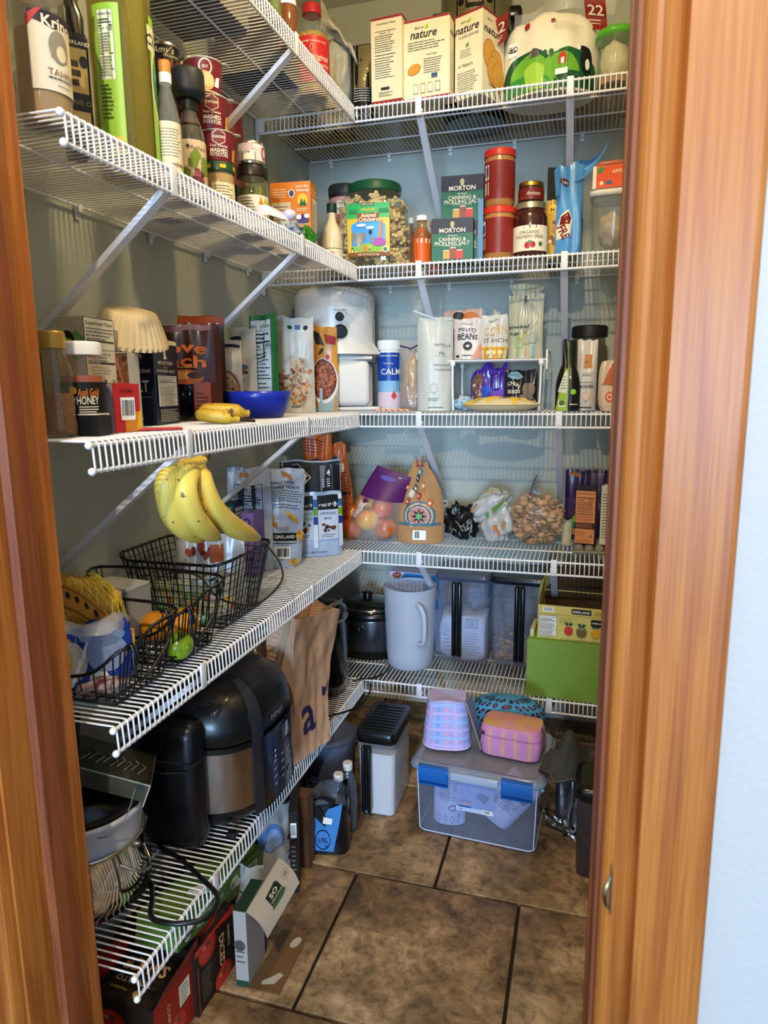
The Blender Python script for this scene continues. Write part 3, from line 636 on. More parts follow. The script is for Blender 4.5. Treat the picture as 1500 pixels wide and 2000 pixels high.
# green lidded canister
t,R,H=putr('canister','clear canister with bright green snap lid at the right end of the topmost shelf','canister',(1166,1238,62),Z,Y=-.30)
rad=jar(t,R,H*.88,[(.88,0),(.92,.02),(.98,.9),(1,.95),(1,1)],glass('#eef2ea',.1)); b=MB(); b.lathe([(R*1.0,H*.84),(R*1.1,H*.87),(R*1.1,H*.93),(R*1.0,H*.98),(R*.9,H*1.0)],M('#5fae34',.35),36); b.build('lid',t)
blob(t,'bag_of_flour',(0,0,H*.42),(R*.8,R*.8,H*.4),M('#d8cdb0',.4,bump=.9,scale=40),3,.15,3,26)
b=MB(); b.lathe([(R*.885,.003),(R*.9,H*.12)],M('#b98a6a',.7,var=.2,scale=90),24); b.build('contents',t)
# ================================================================== SECOND SHELF, BACK WALL
Z=ZL[1]
t,R,H=putr('oats_can','pink cardboard can of oats with a dark lid behind the syrup jug','can',(644,706,366),Z,Y=-.17,a=12)
rad=jar(t,R,H*.92,[(1,0),(1,1)],M('#cf9d92',.5),'can'); b=MB(); b.lathe([(R*1.03,H*.9),(R*1.04,H*.98),(R*.98,H)],M('#3a3f3d',.4),36); b.build('lid',t)
p=Print(cylS(R+.0005)); p.rect(-R*1.2,H*.86,R*1.2,H*.93,M('#2b2a2a')); leaf(p,-R*.75,H*.70,.06,.04,.5,CREAM); p.text('Simply',-R*.25,H*.80,.010,INK); p.text('Nature',-R*.25,H*.74,.010,INK); p.text('Fre',-R*.4,H*.6,.014,dred); p.text('ORG',R*.55,H*.88,.008,CREAM); p.done('label',t)
t=thing('white_tub','small white tub under the oats can beside the cookie jar','tub',(t.location.x+.03,-.10,Z),0); b=MB(); b.lathe([(.03,0),(.036,.055),(.038,.06)],WH,24); b.build('tub',t); b=MB(); b.lathe([(.039,.06),(.039,.067),(.035,.069)],BLACKM,24); b.build('lid',t)
t,R,H=putr('syrup_jug','cream plastic maple syrup jug with a dark green cap','jug',(628,670,398),Z,Y=-.345,a=10)
rad=jar(t,R,H,[(.9,0),(1,.03),(1,.3),(.97,.45),(.8,.6),(.45,.72),(.36,.78),(.36,.86)],M('#e4d8b6',.25,coat=.4),'jug'); lid(t,R*.46,H*.87,H,DKG)
p=wraplabel(t,rad,.006,H*.30,CREAM,170); p.rect(-R*1.4,H*.295,R*1.4,H*.31,GRN); p.ell(R*.1,H*.2,R*.3,H*.06,M('#c88a62')); p.text('MAPLE',R*.8,H*.1,.012,INK); p.lines(-R*1.1,H*.05,-R*.3,H*.26,6,INK,.25); p.done('label',t)
# cookie jar
t,R,H=putr('cookie_jar','big clear jar of animal crackers with green screw lid and jungle label','jar',(667,799,363),Z,Y=-.285,a=6)
hx=R; b=MB(); prof=[(.9,0),(.98,.02),(1,.06),(1,.72),(.97,.8),(.85,.87),(.72,.89),(.7,.92)]
def sq(r,z,i,n=40):
    a_=2*PI*i/n; k=1/max(abs(math.cos(a_))**6+abs(math.sin(a_))**6,.3)**(1/6); k=min(k,1.16); k=1+(k-1)*min(1,max(0,(0.86-z)/.2)); return (R*r*k*math.cos(a_)/1.0,R*r*k*math.sin(a_),H*z)
b.rings([[sq(r,z,i) for i in range(40)] for r,z in prof],GLASS,True,True,False); b.build('jar',t)
lid(t,R*.77,H*.89,H,M('#1c5a38',.4))
def ins(Rn): 
    a_=Rn.uniform(0,6.28); q=R*.9*math.sqrt(Rn.uniform(.45,1)); return Vector((q*math.cos(a_)*1.02,q*math.sin(a_)*1.02,Rn.uniform(.008,H*.78)))
def shp(b,T,Rn,mt):
    k=Rn.uniform(.8,1.2); ps=[(0,0,.011),(.012*k,.002,.008),(-.011*k,.003,.007),(.006,.01,.007)]
    for x,y,r_ in ps: b.sph((x,y,0),(r_,r_*.9,.005),mt,6,T)
scatter(t,'animal_crackers',M('#e8c48a',.7,var=.15,scale=50),330,ins,shp,2)
S0=flatS((-.5*R*.0,-R*1.045,0),(1,0,0),(0,0,1)); p=Print(lambda u,v:(Vector((u,-R*1.03+.25*u*u/R*.6,v)),Vector((0,-1,0))))
L_,Rr,B_,T_=-R*.62,R*.60,H*.1,H*.70
p.rect(L_,B_,Rr,T_,M('#e7b93c',.4)); p.rect(L_,T_-(T_-B_)*.28,Rr,T_,M('#3fae62',.4)); p.poly([(L_+.012,B_+.02),(L_+.012,T_*.66),(0,T_*.8),(Rr-.012,T_*.66),(Rr-.012,B_+.02)],M('#4aa0dc',.4)); p.ell(0,H*.2,R*.5,H*.05,M('#8cc04a'))
p.poly([(-R*.3,T_*.70),(-R*.34,T_*.84),(R*.32,T_*.84),(R*.28,T_*.70)],M('#9a5a26')); p.text('ORGANIC',0,T_*.9,.008,M('#e8c83a'),bold=.03); p.text('Animal',0,T_*.81,.013,CREAM,bold=.04); p.text('Crackers',0,T_*.745,.013,CREAM,bold=.04); p.rect(-R*.2,T_*.955,R*.17,T_*1.0,BLK); p.text('KIRKLAND',-R*.01,T_*.978,.006,CREAM,bold=.03)
for x_ in(-.5,-.4,.38,.5):
    p.ell(R*x_,T_*.87,R*.09,.006,M('#2c8a4c'))
p.ell(-R*.28,H*.3,R*.17,H*.07,M('#9a978f')); p.ell(-R*.28,H*.25,R*.05,H*.07,M('#b0ada4')); p.ell(-R*.43,H*.33,R*.07,H*.05,M('#8a8780')); p.ell(-R*.13,H*.33,R*.07,H*.05,M('#8a8780')); p.ell(R*.3,H*.26,R*.2,H*.045,M('#b45ab0')); p.ell(R*.12,H*.29,R*.08,H*.04,M('#8f8aa0')); p.ell(R*.06,H*.37,R*.05,H*.025,BLK); p.ell(-R*.1,H*.19,R*.06,H*.04,ORG); p.ell(-R*.47,H*.17,R*.035,H*.035,BLK); p.ell(-R*.47,H*.165,R*.02,H*.025,WHT); p.poly([(R*.28,H*.3),(R*.36,H*.5),(R*.42,H*.5),(R*.38,H*.3)],M('#c98a4c')); p.ell(-R*.2,H*.45,R*.14,.004,WHT); p.ell(R*.05,H*.42,R*.12,.004,WHT)
p.rect(L_,B_,Rr,B_+(T_-B_)*.08,M('#8a5a26')); p.text('NET WT 4 LB (1.81 kg)',0,B_+(T_-B_)*.04,.006,CREAM,w=R*.6); p.ell(R*.48,B_+.018,.008,.008,WHT); p.ell(R*.48,B_+.018,.006,.006,M('#4c8a5c')); p.done('label',t)
# sauce bottles
def sauce(px,Y,lb,col,cap,lab=True,a=0):
    t,R,H=putr('sauce_bottle',lb,'bottle',px,Z,Y=Y,a=a); rad=jar(t,R,H,[(.9,0),(1,.03),(1,.55),(.9,.63),(.55,.78),(.5,.92)],glass('#f3d9b0',.1)); lid(t,R*.6,H*.90,H,cap)
    b=MB(); b.lathe([(R*.92,.003),(R*.94,H*.55),(R*.84,H*.63),(R*.5,H*.76)],M(col,.4,var=.25,scale=60),24); b.build('sauce',t)
    if lab: p=wraplabel(t,rad,H*.04,H*.52,M('#d8692c',.4),210); p.rect(-R*1.7,H*.04,-R*.35,H*.52,M('#3a2620')); p.rect(-R*.3,H*.43,R*1.7,H*.52,CREAM); p.lines(-R*1.4,H*.08,-R*.5,H*.5,8,M('#8a7a6a'),.3); p.done('label',t)
sauce((806,842,422),-.33,'orange-labelled sauce bottle with white cap beside the cookie jar','#b06a2c',WH)
sauce((792,812,426),-.17,'brown sauce bottle half hidden behind the orange-labelled bottle','#8a4a24',WH,False)
sauce((834,862,432),-.16,'orange sauce bottle half hidden between the labelled bottle and the salt boxes','#c8602c',ORG,False)
# salt cartons
gs=M('#1c6b4c',.45); nv=M('#15192e',.45)
def salt(px,zb,Y,lb,a=6,d=.055,rep=None):
    t,w_,h_=put('salt_box',lb,'box',px,zb,d,a,Y=Y) if rep is None else (thing('salt_box',lb,'box',rep[0],a),rep[1],rep[2]); F=carton(t,w_,d,h_,gs); k=w_/.115
    for f,ww in (('f',w_),('r',d)):
        p=Print(F[f]); p.poly([(0,h_*.66)]+[(ww*i/8,h_*(.66-.02*math.sin(PI*i/8))) for i in range(1,8)]+[(ww,h_*.66),(ww,h_),(0,h_)],nv if f=='f' else M('#1c2138',.45))
        if f=='f':
            p.text('MORTON',ww*.5,h_*.73,.014*k,CREAM,bold=.03); p.ell(ww*.5,h_*.86,.006*k,.008*k,M('#b9ab7a')); p.poly([(ww*.46,h_*.78),(ww*.54,h_*.78),(ww*.5,h_*.84)],M('#c9bfa0')); p.text('All-Natural',ww*.5,h_*.60,.005*k,CREAM); p.text('CANNING &',ww*.5,h_*.52,.0115*k,CREAM,w=ww*.66,bold=.02); p.text('PICKLING SALT',ww*.5,h_*.425,.0115*k,CREAM,w=ww*.84,bold=.02); p.text('For Preserving & Pickling',ww*.5,h_*.36,.004*k,CREAM,w=ww*.45)
            for q,(x_,c) in enumerate(((.36,'#c9a25a'),(.52,'#9a5a48'),(.68,'#d0504c'))): p.rect(ww*(x_-.08),h_*.05,ww*(x_+.08),h_*(.24 if q!=1 else .3),M(c)); p.rect(ww*(x_-.07),h_*(.24 if q!=1 else .3),ww*(x_+.07),h_*(.26 if q!=1 else .32),CREAM)
        else: p.lines(ww*.15,h_*.1,ww*.85,h_*.6,10,CREAM,.2)
        p.done('print',t)
    return t,w_,h_
a_=salt((843,924,426),Z,-.375,'front green and navy pickling salt box standing on the second shelf')
l0=a_[0].location; 
r_=salt(None,Z,0,'pickling salt box standing directly behind the front salt box',a=5,rep=((l0.x+.017,l0.y+.064,Z+.0005),a_[1]*1.04,a_[2]*1.06))
salt(None,Z,0,'pickling salt box stacked on top, behind and above the front one',a=4,rep=((l0.x+.016,l0.y+.067,Z+.0015+a_[2]*1.06),a_[1]*1.04,a_[2]*1.06))
t=thing('blue_carton','narrow blue carton squeezed between the salt boxes and the red lid jars','box',(l0.x+.076,l0.y+.03,Z+.0005),5); carton(t,.014,.1,.16,M('#5e88a8',.5))
# red lidded peanut butter jars
def pbj(px,zb,Y,lb,a,H0=None,o=None):
    t,R,H=putr('peanut_butter_jar',lb,'jar',px,zb,Y=Y,a=a,group='red-lidded peanut butter jars')
    rad=jar(t,R,H,[(.9,0),(.97,.03),(.97,.82),(.93,.86),(.93,.88)],M('#b07c42',.3,coat=.6),'jar'); lid(t,R*1.0,H*.87,H,M('#c8392e',.35))
    p=wraplabel(t,rad,H*.12,H*.78,M('#8a2c24',.4),300); p.rect(-R*1.05,H*.2,-R*.7,H*.42,CREAM); p.barcode(-R*1.05,H*.46,-R*.7,H*.72); p.ell(-R*.85,H*.7,.006,.006,CREAM) if zb==Z else None
    p.lines(-R*.5,H*.2,R*.9,H*.7,10,M('#9d4a3c'),.12); p.done('label',t); return t,R,H
q=pbj((943,1006,408),Z,-.33,'lower red-lidded peanut butter jar standing on the second shelf',-8)
pbj((946,1006,296),Z+q[2]+.001,-.33,'upper red-lidded peanut butter jar stacked on another jar',4)
# strawberry spread with small jar on top
t,R,H=putr('jam_jar','large dark strawberry spread jar with a pale gold lid and white label','jar',(1003,1069,399),Z,Y=-.33,a=-4)
rad=jar(t,R,H,[(.9,0),(1,.04),(1,.72),(.9,.82),(.82,.86),(.82,.9)],M('#4a1714',.15,coat=.8,var=.3,scale=40)); lid(t,R*.88,H*.88,H,M('#b9b09a',.3,.8),ribs=False)
p=wraplabel(t,rad,H*.1,H*.56,CREAM,190); p.rect(-R*.25,H*.5,R*.5,H*.56,BLK); p.text('KIRKLAND',R*.12,H*.53,.006,CREAM); p.text('ORGANIC',R*.1,H*.44,.010,INK,bold=0); p.text('STRAWBERRY SPREAD',R*.1,H*.36,.010,INK,w=R*1.7,bold=0); p.ell(0,H*.2,.008,.009,RED); p.ell(R*.3,H*.21,.007,.008,RED); leaf(p,0,H*.25,.012,.008,.3,G[1]); p.ell(R*.75,H*.22,.006,.006,M('#4c7a4c')); p.done('label',t)
zt=Z+H+.001
t,R,H=putr('spread_jar','small red-labelled jar with a gold lid standing on the strawberry jar','jar',(1013,1062,359),zt,Y=-.33,a=-14)
rad=jar(t,R,H,[(.92,0),(1,.05),(1,.7),(.92,.78),(.92,.82)],M('#2a1512',.15,coat=.8)); lid(t,R*.98,H*.76,H,GOLD,ribs=False)
p=wraplabel(t,rad,H*.08,H*.66,M('#7a231f',.4),230); p.text('Artisan',R*.5,H*.4,.011,CREAM,shear=.2); p.lines(-R*.6,H*.12,R*.6,H*.22,2,M('#b05a4c'),.3); p.done('label',t)
# nut bag, dark bag, blue bag
t,w_,h_=put('nut_bag','gold and white bag of nuts half hidden by the tall blue bag','bag',(1068,1118,382),Z,.07,8,Y=-.33)
p,pr=pouch(t,w_,h_,.06,M('#c9a24a',.3,bump=.3,scale=20,coat=.3),seed=6,wr=.006,gus=.8,round_=.1); speck(pr,-w_*.08,h_*.35,w_*.3,h_*.28,[M('#e6dcc4'),M('#b98a48'),M('#8a6030')],26,.008); pr.rect(-w_*.4,h_*.75,w_*.4,h_*.9,YEL); pr.text('NUTS',w_*-.05,h_*.82,.013,INK,bold=.04); pr.done('print',t)
t,w_,h_=put('grey_bag','dark grey folded bag poking up behind the blue bag','bag',(1062,1112,322),Z,.04,-20,Y=-.15)
p,pr=pouch(t,w_,h_,.03,M('#4a4a42',.4,bump=.4),seed=8,wr=.008)
t,w_,h_=put('blue_bag','tall light blue bag with twisted pointed top on the second shelf','bag',(1094,1148,312),Z,.075,20,Y=-.37)
bm=M('#5d9cd0',.35,bump=.25,scale=18,coat=.2)
p,pr=pouch(t,w_,h_,.07,bm,seed=11,wr=.009,fr=8,gus=.8,topd=.01,pinch=.05)
pr.poly([(-w_*.46,h_*.17),(-w_*.1,h_*.2),(w_*.02,h_*.38),(-w_*.12,h_*.5),(-w_*.36,h_*.44),(-w_*.48,h_*.3)],CREAM); pr.poly([(-w_*.4,h_*.33),(-w_*.1,h_*.33),(-w_*.02,h_*.4),(-w_*.14,h_*.47),(-w_*.36,h_*.42)],M('#7a201e')); pr.text('FRE',-w_*.26,h_*.25,.02,M('#7a201e'),bold=.05,rot=-1.2); pr.ell(-w_*.25,h_*.82,.012,.009,M('#5a2a2a')); pr.text('UN',-w_*.25,h_*.82,.009,CREAM,bold=.03); pr.done('print',t)
pr=Print(flatS((w_/2-.004,-.012,0),(.25,1,0),(0,0,1))); pr.nutri(0,.02,.03,h_*.42); pr.done('nutrition_label',t)
b=MB(); A=Vector((w_*.2,0,h_*.92)); pts=W(1190,276,y=-.30); M_=t.matrix_basis.inverted(); tip=M_@pts if False else (Matrix.Translation(t.location)@Matrix.Rotation(math.radians(20),4,'Z')).inverted()@pts
def tw(u,v):
    c=A.lerp(tip,u); wd=.032*(1-u)**.8+.001; return c+Vector((-.25*wd*(v-.5)*2,.02*math.sin(v*4)*(1-u),wd*(v-.5)*2*(-.9)))+Vector((0,0,-.02*math.sin(u*PI)))
b.grid(tw,14,6,bm); b.build('twisted_top',t)
b=MB()
def fl(u,v): return Vector((-w_*.5-.02*u*(1-v*.3),-.03-.012*u,h_*(.98-.1*u-.34*v*(1-.2*u))))
b.grid(fl,5,8,bm); b.build('side_fold',t)
# tub with box on its lid
t,w_,h_=put('food_tub','clear square food tub with a white rim at the right end of the second shelf','tub',(1152,1225,368),Z,.13,-4,Y=-.36)
b=MB(); 
def rr(w2,d2,z,r=.02,n=5):
    P=[]
    for sx,sy,a0 in((1,1,0),(-1,1,90),(-1,-1,180),(1,-1,270)):
        for i in range(n+1): a_=math.radians(a0+90*i/n); P.append((sx*(w2-r)+r*math.cos(a_),sy*(d2-r)+r*math.sin(a_),z))
    return P
hh=h_
b.rings([rr(w_*.42,.055,0),rr(w_*.44,.058,.01),rr(w_*.49,.064,hh*.95)],glass('#e9ece8',.12,.08),True,True,False); b.build('tub',t)
b=MB(); b.rings([rr(w_*.5,.066,hh*.9),rr(w_*.54,.07,hh*.92),rr(w_*.54,.07,hh*.985),rr(w_*.5,.066,hh)],M('#dcdcd4',.3,alpha=.9),True,False,True); b.build('lid',t)
blob(t,'bagged_noodles',(.005,0,hh*.42),(w_*.36,.045,hh*.3),M('#cdb48c',.5,bump=1,scale=60,var=.2),2,.3,3,24)
zt=Z+h_+.001; t0=t
t,w_,h_=put('snack_box','small orange and white snack box lying on the clear tub','box',(1158,1228,322),zt,.09,-4,Y=-.365)
F=carton(t,w_,.09,h_,M('#ede4d2',.5)); p=Print(F['f']); p.rect(w_*.1,0,w_,h_,M('#e2602c')); leaf(p,w_*.12,h_*.7,.022,.016,.6,G[1]); p.text('APPLE',w_*.72,h_*.72,.010,CREAM,bold=.03); p.ell(w_*.25,h_*.22,.005,.005,CREAM); p.rect(w_*.38,h_*.15,w_*.55,h_*.3,M('#3f6fa0')); p.done('print',t)
b=MB(); b.rings([rr(w_*.46,.045,h_+.002),rr(w_*.48,.047,h_+.006),rr(w_*.4,.04,h_+.012)],M('#d87a5a',.3,alpha=.8),True,True,True); b.build('pouch_on_top',t)
# ================================================================== SECOND SHELF, LEFT WALL
Z=ZL[1]
# tahini jar
t,R,H=putr('tahini_jar','large clear jar of beige tahini at the near end of the second left shelf','jar',(28,134,-40),Z,X=.235,a=62)
rad=jar(t,R,H,[(.9,0),(1,.03),(1,.83),(.93,.9),(.9,.92)],glass('#f4efe2',.05)); lid(t,R*.97,H*.9,H,WH)
b=MB(); b.lathe([(R*.93,.004),(R*.965,.012),(R*.965,H*.62)],M('#b59c76',.5,var=.12,scale=30),30); b.build('tahini',t)
p=wraplabel(t,rad,H*.2,H*.72,M('#ddd3bb',.5),130,a0=18); o_=R*.3; p.poly([(o_-R*1.1,H*.72),(o_-R*1.1,H*.66),(o_-.2*R,H*.61),(o_+R*1.1,H*.66),(o_+R*1.1,H*.72)],M('#2a1c2c')); p.text('Krinos',o_+R*.15,H*.665,.016,CREAM,bold=.04); p.poly([(o_-R*1.15,H*.6),(o_-R*1.15,H*.68),(o_-R*.7,H*.73),(o_-R*.55,H*.73)],M('#c03a3e'))
p.ell(o_,H*.5,.014,.02,M('#8f8878')); p.rect(o_-.012,H*.42,o_+.012,H*.5,M('#a88a5a')); p.ell(o_+.002,H*.46,.007,.01,M('#d8c8a8')); p.text('TAHINI',o_+R*.05,H*.33,.010,M('#8a6a48'),bold=0); p.lines(o_-R*.5,H*.27,o_+R*.6,H*.3,1,INK,.3); p.lines(o_-R*.2,H*.23,o_+R*.5,H*.25,1,INK,.3); p.done('label',t)
# olive oil bottle (dark)
t,w_,h_=put('dark_oil_bottle','dark square olive oil bottle with tan label between the tahini and the big oil bottle','bottle',(128,172,-75),Z,.07,50,X=.225)
og=M('#15170c',.12,coat=.6); b=MB(); w2=w_*.5
b.rings([rr(w2*.94,.033,0,.012),rr(w2,.036,.006,.012),rr(w2,.036,h_*.72,.012),rr(w2*.7,.025,h_*.82,.012),rr(.016,.016,h_*.9,.0155),rr(.016,.016,h_*.93,.0155)],og,True,True,True); b.build('bottle',t); lid(t,.018,h_*.92,h_,BLACKM)
for F_,ww in ((flatS((-w2,-.0365,0),(1,0,0),(0,0,1)),w2*2),(flatS((w2+.0005,-.036,0),(0,1,0),(0,0,1)),.072)):
    p=Print(F_); p.rect(ww*.06,h_*.06,ww*.94,h_*.62,BLK); p.rect(ww*.1,h_*.3,ww*.9,h_*.54,M('#b09a62')); p.text('KIRKLAND',ww*.5,h_*.57,.006,CREAM); p.lines(ww*.2,h_*.33,ww*.6,h_*.48,3,BLK,.7); p.ell(ww*.75,h_*.47,.006,.008,BLK); p.text('OLIVE OIL',ww*.5,h_*.25,.008,M('#8a7a4a')); p.rect(ww*.1,h_*.12,ww*.9,h_*.2,M('#b09a62')); p.text('ORGANIC',ww*.5,h_*.09,.006,CREAM); p.done('label',t)
# big oil bottle
t,R,H=putr('big_oil_bottle','large ribbed bottle of yellow-green oil with lime green side label','bottle',(176,300,-130),Z,X=.20,a=38)
b=MB(); n=48; prof=[(.93,0),(1,.02),(1,.80),(.98,.83),(.8,.88),(.45,.92),(.32,.94),(.32,.96)]
def rib(i,z): return 1-.012*(i%2)*(1 if z<.8 else 0)
b.rings([[(R*r*rib(i,z)*math.cos(2*PI*i/n),R*r*rib(i,z)*math.sin(2*PI*i/n),H*z) for i in range(n)] for r,z in prof],glass('#e6e39a',.08),True,True,False); b.build('bottle',t)
oilm,N,L=mat_nodes('oil'); bs=N['Principled BSDF']; bs.inputs['Base Color'].default_value=srgb('#cdbb28')+(1,); bs.inputs['Roughness'].default_value=.08; bs.inputs['Transmission Weight'].default_value=.8; bs.inputs['IOR'].default_value=1.3
b=MB(); b.rings([[(R*r*.965*rib(i,z)*math.cos(2*PI*i/n),R*r*.965*rib(i,z)*math.sin(2*PI*i/n),.004+H*z) for i in range(n)] for r,z in [(.93,0),(.99,.02),(.99,.79),(.97,.82),(.84,.86)]],oilm,True,True,True); b.build('oil',t)
lid(t,R*.36,H*.95,H*1.02,M('#e0662a',.4))
p=wraplabel(t,lambda v:R*1.004,H*.06,H*.66,M('#a3cf4c',.4),52,a0=-30); o_=-R*.5236; ww=R*.42
p.nutri(o_-ww*.62,H*.36,o_+ww*.62,H*.635,cal='120'); p.lines(o_-ww*.6,H*.2,o_+ww*.3,H*.345,9,INK,.35); p.barcode(o_-ww*.8,H*.075,o_+ww*.1,H*.12); p.ell(o_+ww*.55,H*.11,.008,.008,YEL); p.ell(o_+ww*.5,H*.085,.005,.005,ORG); p.done('side_label',t)
p=wraplabel(t,lambda v:R*1.004,H*.06,H*.66,M('#9cc846',.4),56,a0=84); o_=R*1.466; p.ell(o_,H*.4,R*.5,H*.16,CREAM); p.ell(o_,H*.4,R*.42,H*.13,G[1]); p.rect(o_-R*.6,H*.52,o_+R*.6,H*.62,CREAM); p.text('Ch',o_-R*.4,H*.57,.02,BLK,shear=.3); p.done('front_label',t)
# clear vinegar bottle with tan cap
t,R,H=putr('clear_bottle','clear bottle with tan and white cap and cream label behind the shelf lip','bottle',(303,352,121),Z,X=.245,a=40)
rad=jar(t,R,H,[(.9,0),(1,.02),(1,.5),(.95,.56),(.7,.68),(.45,.78),(.42,.85)],glass('#f1efe4',.12)); b=MB(); b.lathe([(R*.5,H*.82),(R*.5,H*.9)],WH,24); b.build('collar',t); lid(t,R*.48,H*.9,H,M('#c68a42',.4))
p=wraplabel(t,rad,H*.03,H*.49,M('#d8ccae',.5),250); p.lines(-R*.9,H*.2,R*.9,H*.44,10,INK,.22,.15); p.text('wine',R*.5,H*.15,.010,INK,shear=.2); p.lines(-R*.9,H*.05,R*.5,H*.1,3,INK,.4); p.done('label',t)
# cooking wine
t,R,H=putr('juice_bottle','bottle with wide black cap and grape picture label on the left shelf','bottle',(345,402,205),Z,X=.225,a=38)
H=H*1.0; rad=jar(t,R,H,[(.9,0),(1,.02),(1,.62),(.9,.72),(.5,.9),(.45,1)],glass('#ddd6c4',.1)); b=MB(); b.lathe([(R*.95,.004),(R*.97,H*.6),(R*.8,H*.78)],M('#1d0f14',.15,coat=.6),28); b.build('drink',t)
b=MB(); b.lathe([(R*.55,H*.93),(R*.55,H*1.1)],BLACKM,28); b.build('neck_collar',t)
b=MB(); b.lathe([(R*.85,H*1.04),(R*1.16,H*1.08),(R*1.18,H*1.13),(R*1.16,H*1.30),(R*1.08,H*1.335),(R*.9,H*1.34)],M('#26282a',.5),32); b.build('wide_cap',t)
p=wraplabel(t,rad,H*.03,H*.6,M('#cfb79c',.55),220); p.text('Mothers',R*.35,H*.52,.009,INK,shear=.3,bold=0); p.ell(-R*.35,H*.53,.003,.003,INK)
for a_,b_,r_ in((-.35,.33,.5),(.15,.38,1.5),(.5,.36,.3),(-.2,.28,3.6),(.6,.25,.9)): leaf(p,R*a_,H*b_,.022,.02,r_,M('#7a8f34')); 
speck(p,R*.25,H*.2,R*.35,H*.1,[M('#7a3a44'),M('#9a5a62'),M('#5a2430')],24,.0045); p.done('label',t)
# soup can, green can
def can(px,zb,X,lb,col,a=35,nm='food_can',Y=None,rim=True,grp=None):
    t,R,H=putr(nm,lb,'can',px,zb,X=X,Y=Y,a=a,group=grp); b=MB(); b.lathe([(R*.97,0),(R*.99,.003),(R*.985,.006),(R*.985,H-.006),(R*.99,H-.003),(R*.96,H)],STEEL,32); b.build('can',t)
    S=cylS(R*.99); p=Print(S); p.rect(-R*2.6,.006,R*2.6,H-.006,M(col,.45),n=30); return t,R,H,p
t,R,H,p=can((428,478,205),Z,.09,'red can mostly hidden behind the stacked potato cups','#8a2a26'); p.done('label',t)
t,R,H=putr('dark_canister','tall dark canister holding up the soup can behind the clear bottle','canister',(296,352,150),Z,X=.10); b=MB(); b.lathe([(R,0),(R,H*.97),(R*.96,H)],M('#2b2a2c',.4),30); b.build('canister',t); b=MB(); b.lathe([(R*1.02,H),(R*1.02,H+.004),(R*.9,H+.005)],BLACKM,30); b.build('lid',t)
t,R,H,p=can((293,352,93),Z+H+.006,.10,'black soup can with script lettering on top of the dark canister','#17171a'); p.text("Amy's",-R*.15,H*.74,.015,CREAM,shear=.3,bold=0); p.text('ORGANIC',R*.4,H*.52,.006,CREAM); p.text('SOUP',R*.3,H*.3,.018,M('#b0582c')); p.done('label',t)
t,R,H=putr('tall_green_can','tall can with green band behind the wide black cap','can',(342,402,122),Z,X=.11,a=35); b=MB(); b.lathe([(R*.97,0),(R*.99,.004),(R*.985,.007),(R*.985,H-.005),(R*.95,H)],STEEL,32); b.build('can',t); p=Print(cylS(R*.99)); p.rect(-R*2.6,H*.02,R*2.6,H*.985,M('#6d2b3c',.45),n=30); p.rect(-R*2.6,H*.87,R*2.6,H*.985,M('#2d6a3c'),n=30); p.rect(-R*.9,H*.86,R*.05,H*.965,CREAM,n=6); p.text('Simply',-R*.4,H*.915,.011,INK,bold=0); p.text('ORG',R*.6,H*.92,.010,CREAM,bold=.03); p.done('label',t)
# jar with green lid carrying the cups
t,R,H=putr('sauce_jar','jar of pale beans with a green lid under the stack of potato cups','jar',(400,459,322),Z,X=.22,a=38)
rad=jar(t,R,H,[(.92,0),(1,.03),(1,.72),(.93,.8),(.93,.85)],glass('#efe6cc',.1)); lid(t,R*1.0,H*.82,H,M('#234f30',.4)); b=MB(); b.lathe([(R*.95,.004),(R*.965,H*.76)],M('#c9b184',.6,var=.12,scale=90),28); b.build('contents',t)
p=wraplabel(t,rad,H*.05,H*.58,M('#dccfa8'),100,a0=10); p.lines(-R*.5,H*.1,R*.8,H*.54,8,INK,.3); p.done('label',t)
b=MB(); 
p=Print(cylS(R*1.016)); 
for q in(-.9,.1,1.1): p.rect(R*(q-.2),H*.86,R*(q+.2),H*.93,YEL)
p.done('lid_print',t)
cup=M('#7c2630',.45); zc=Z+H+.001
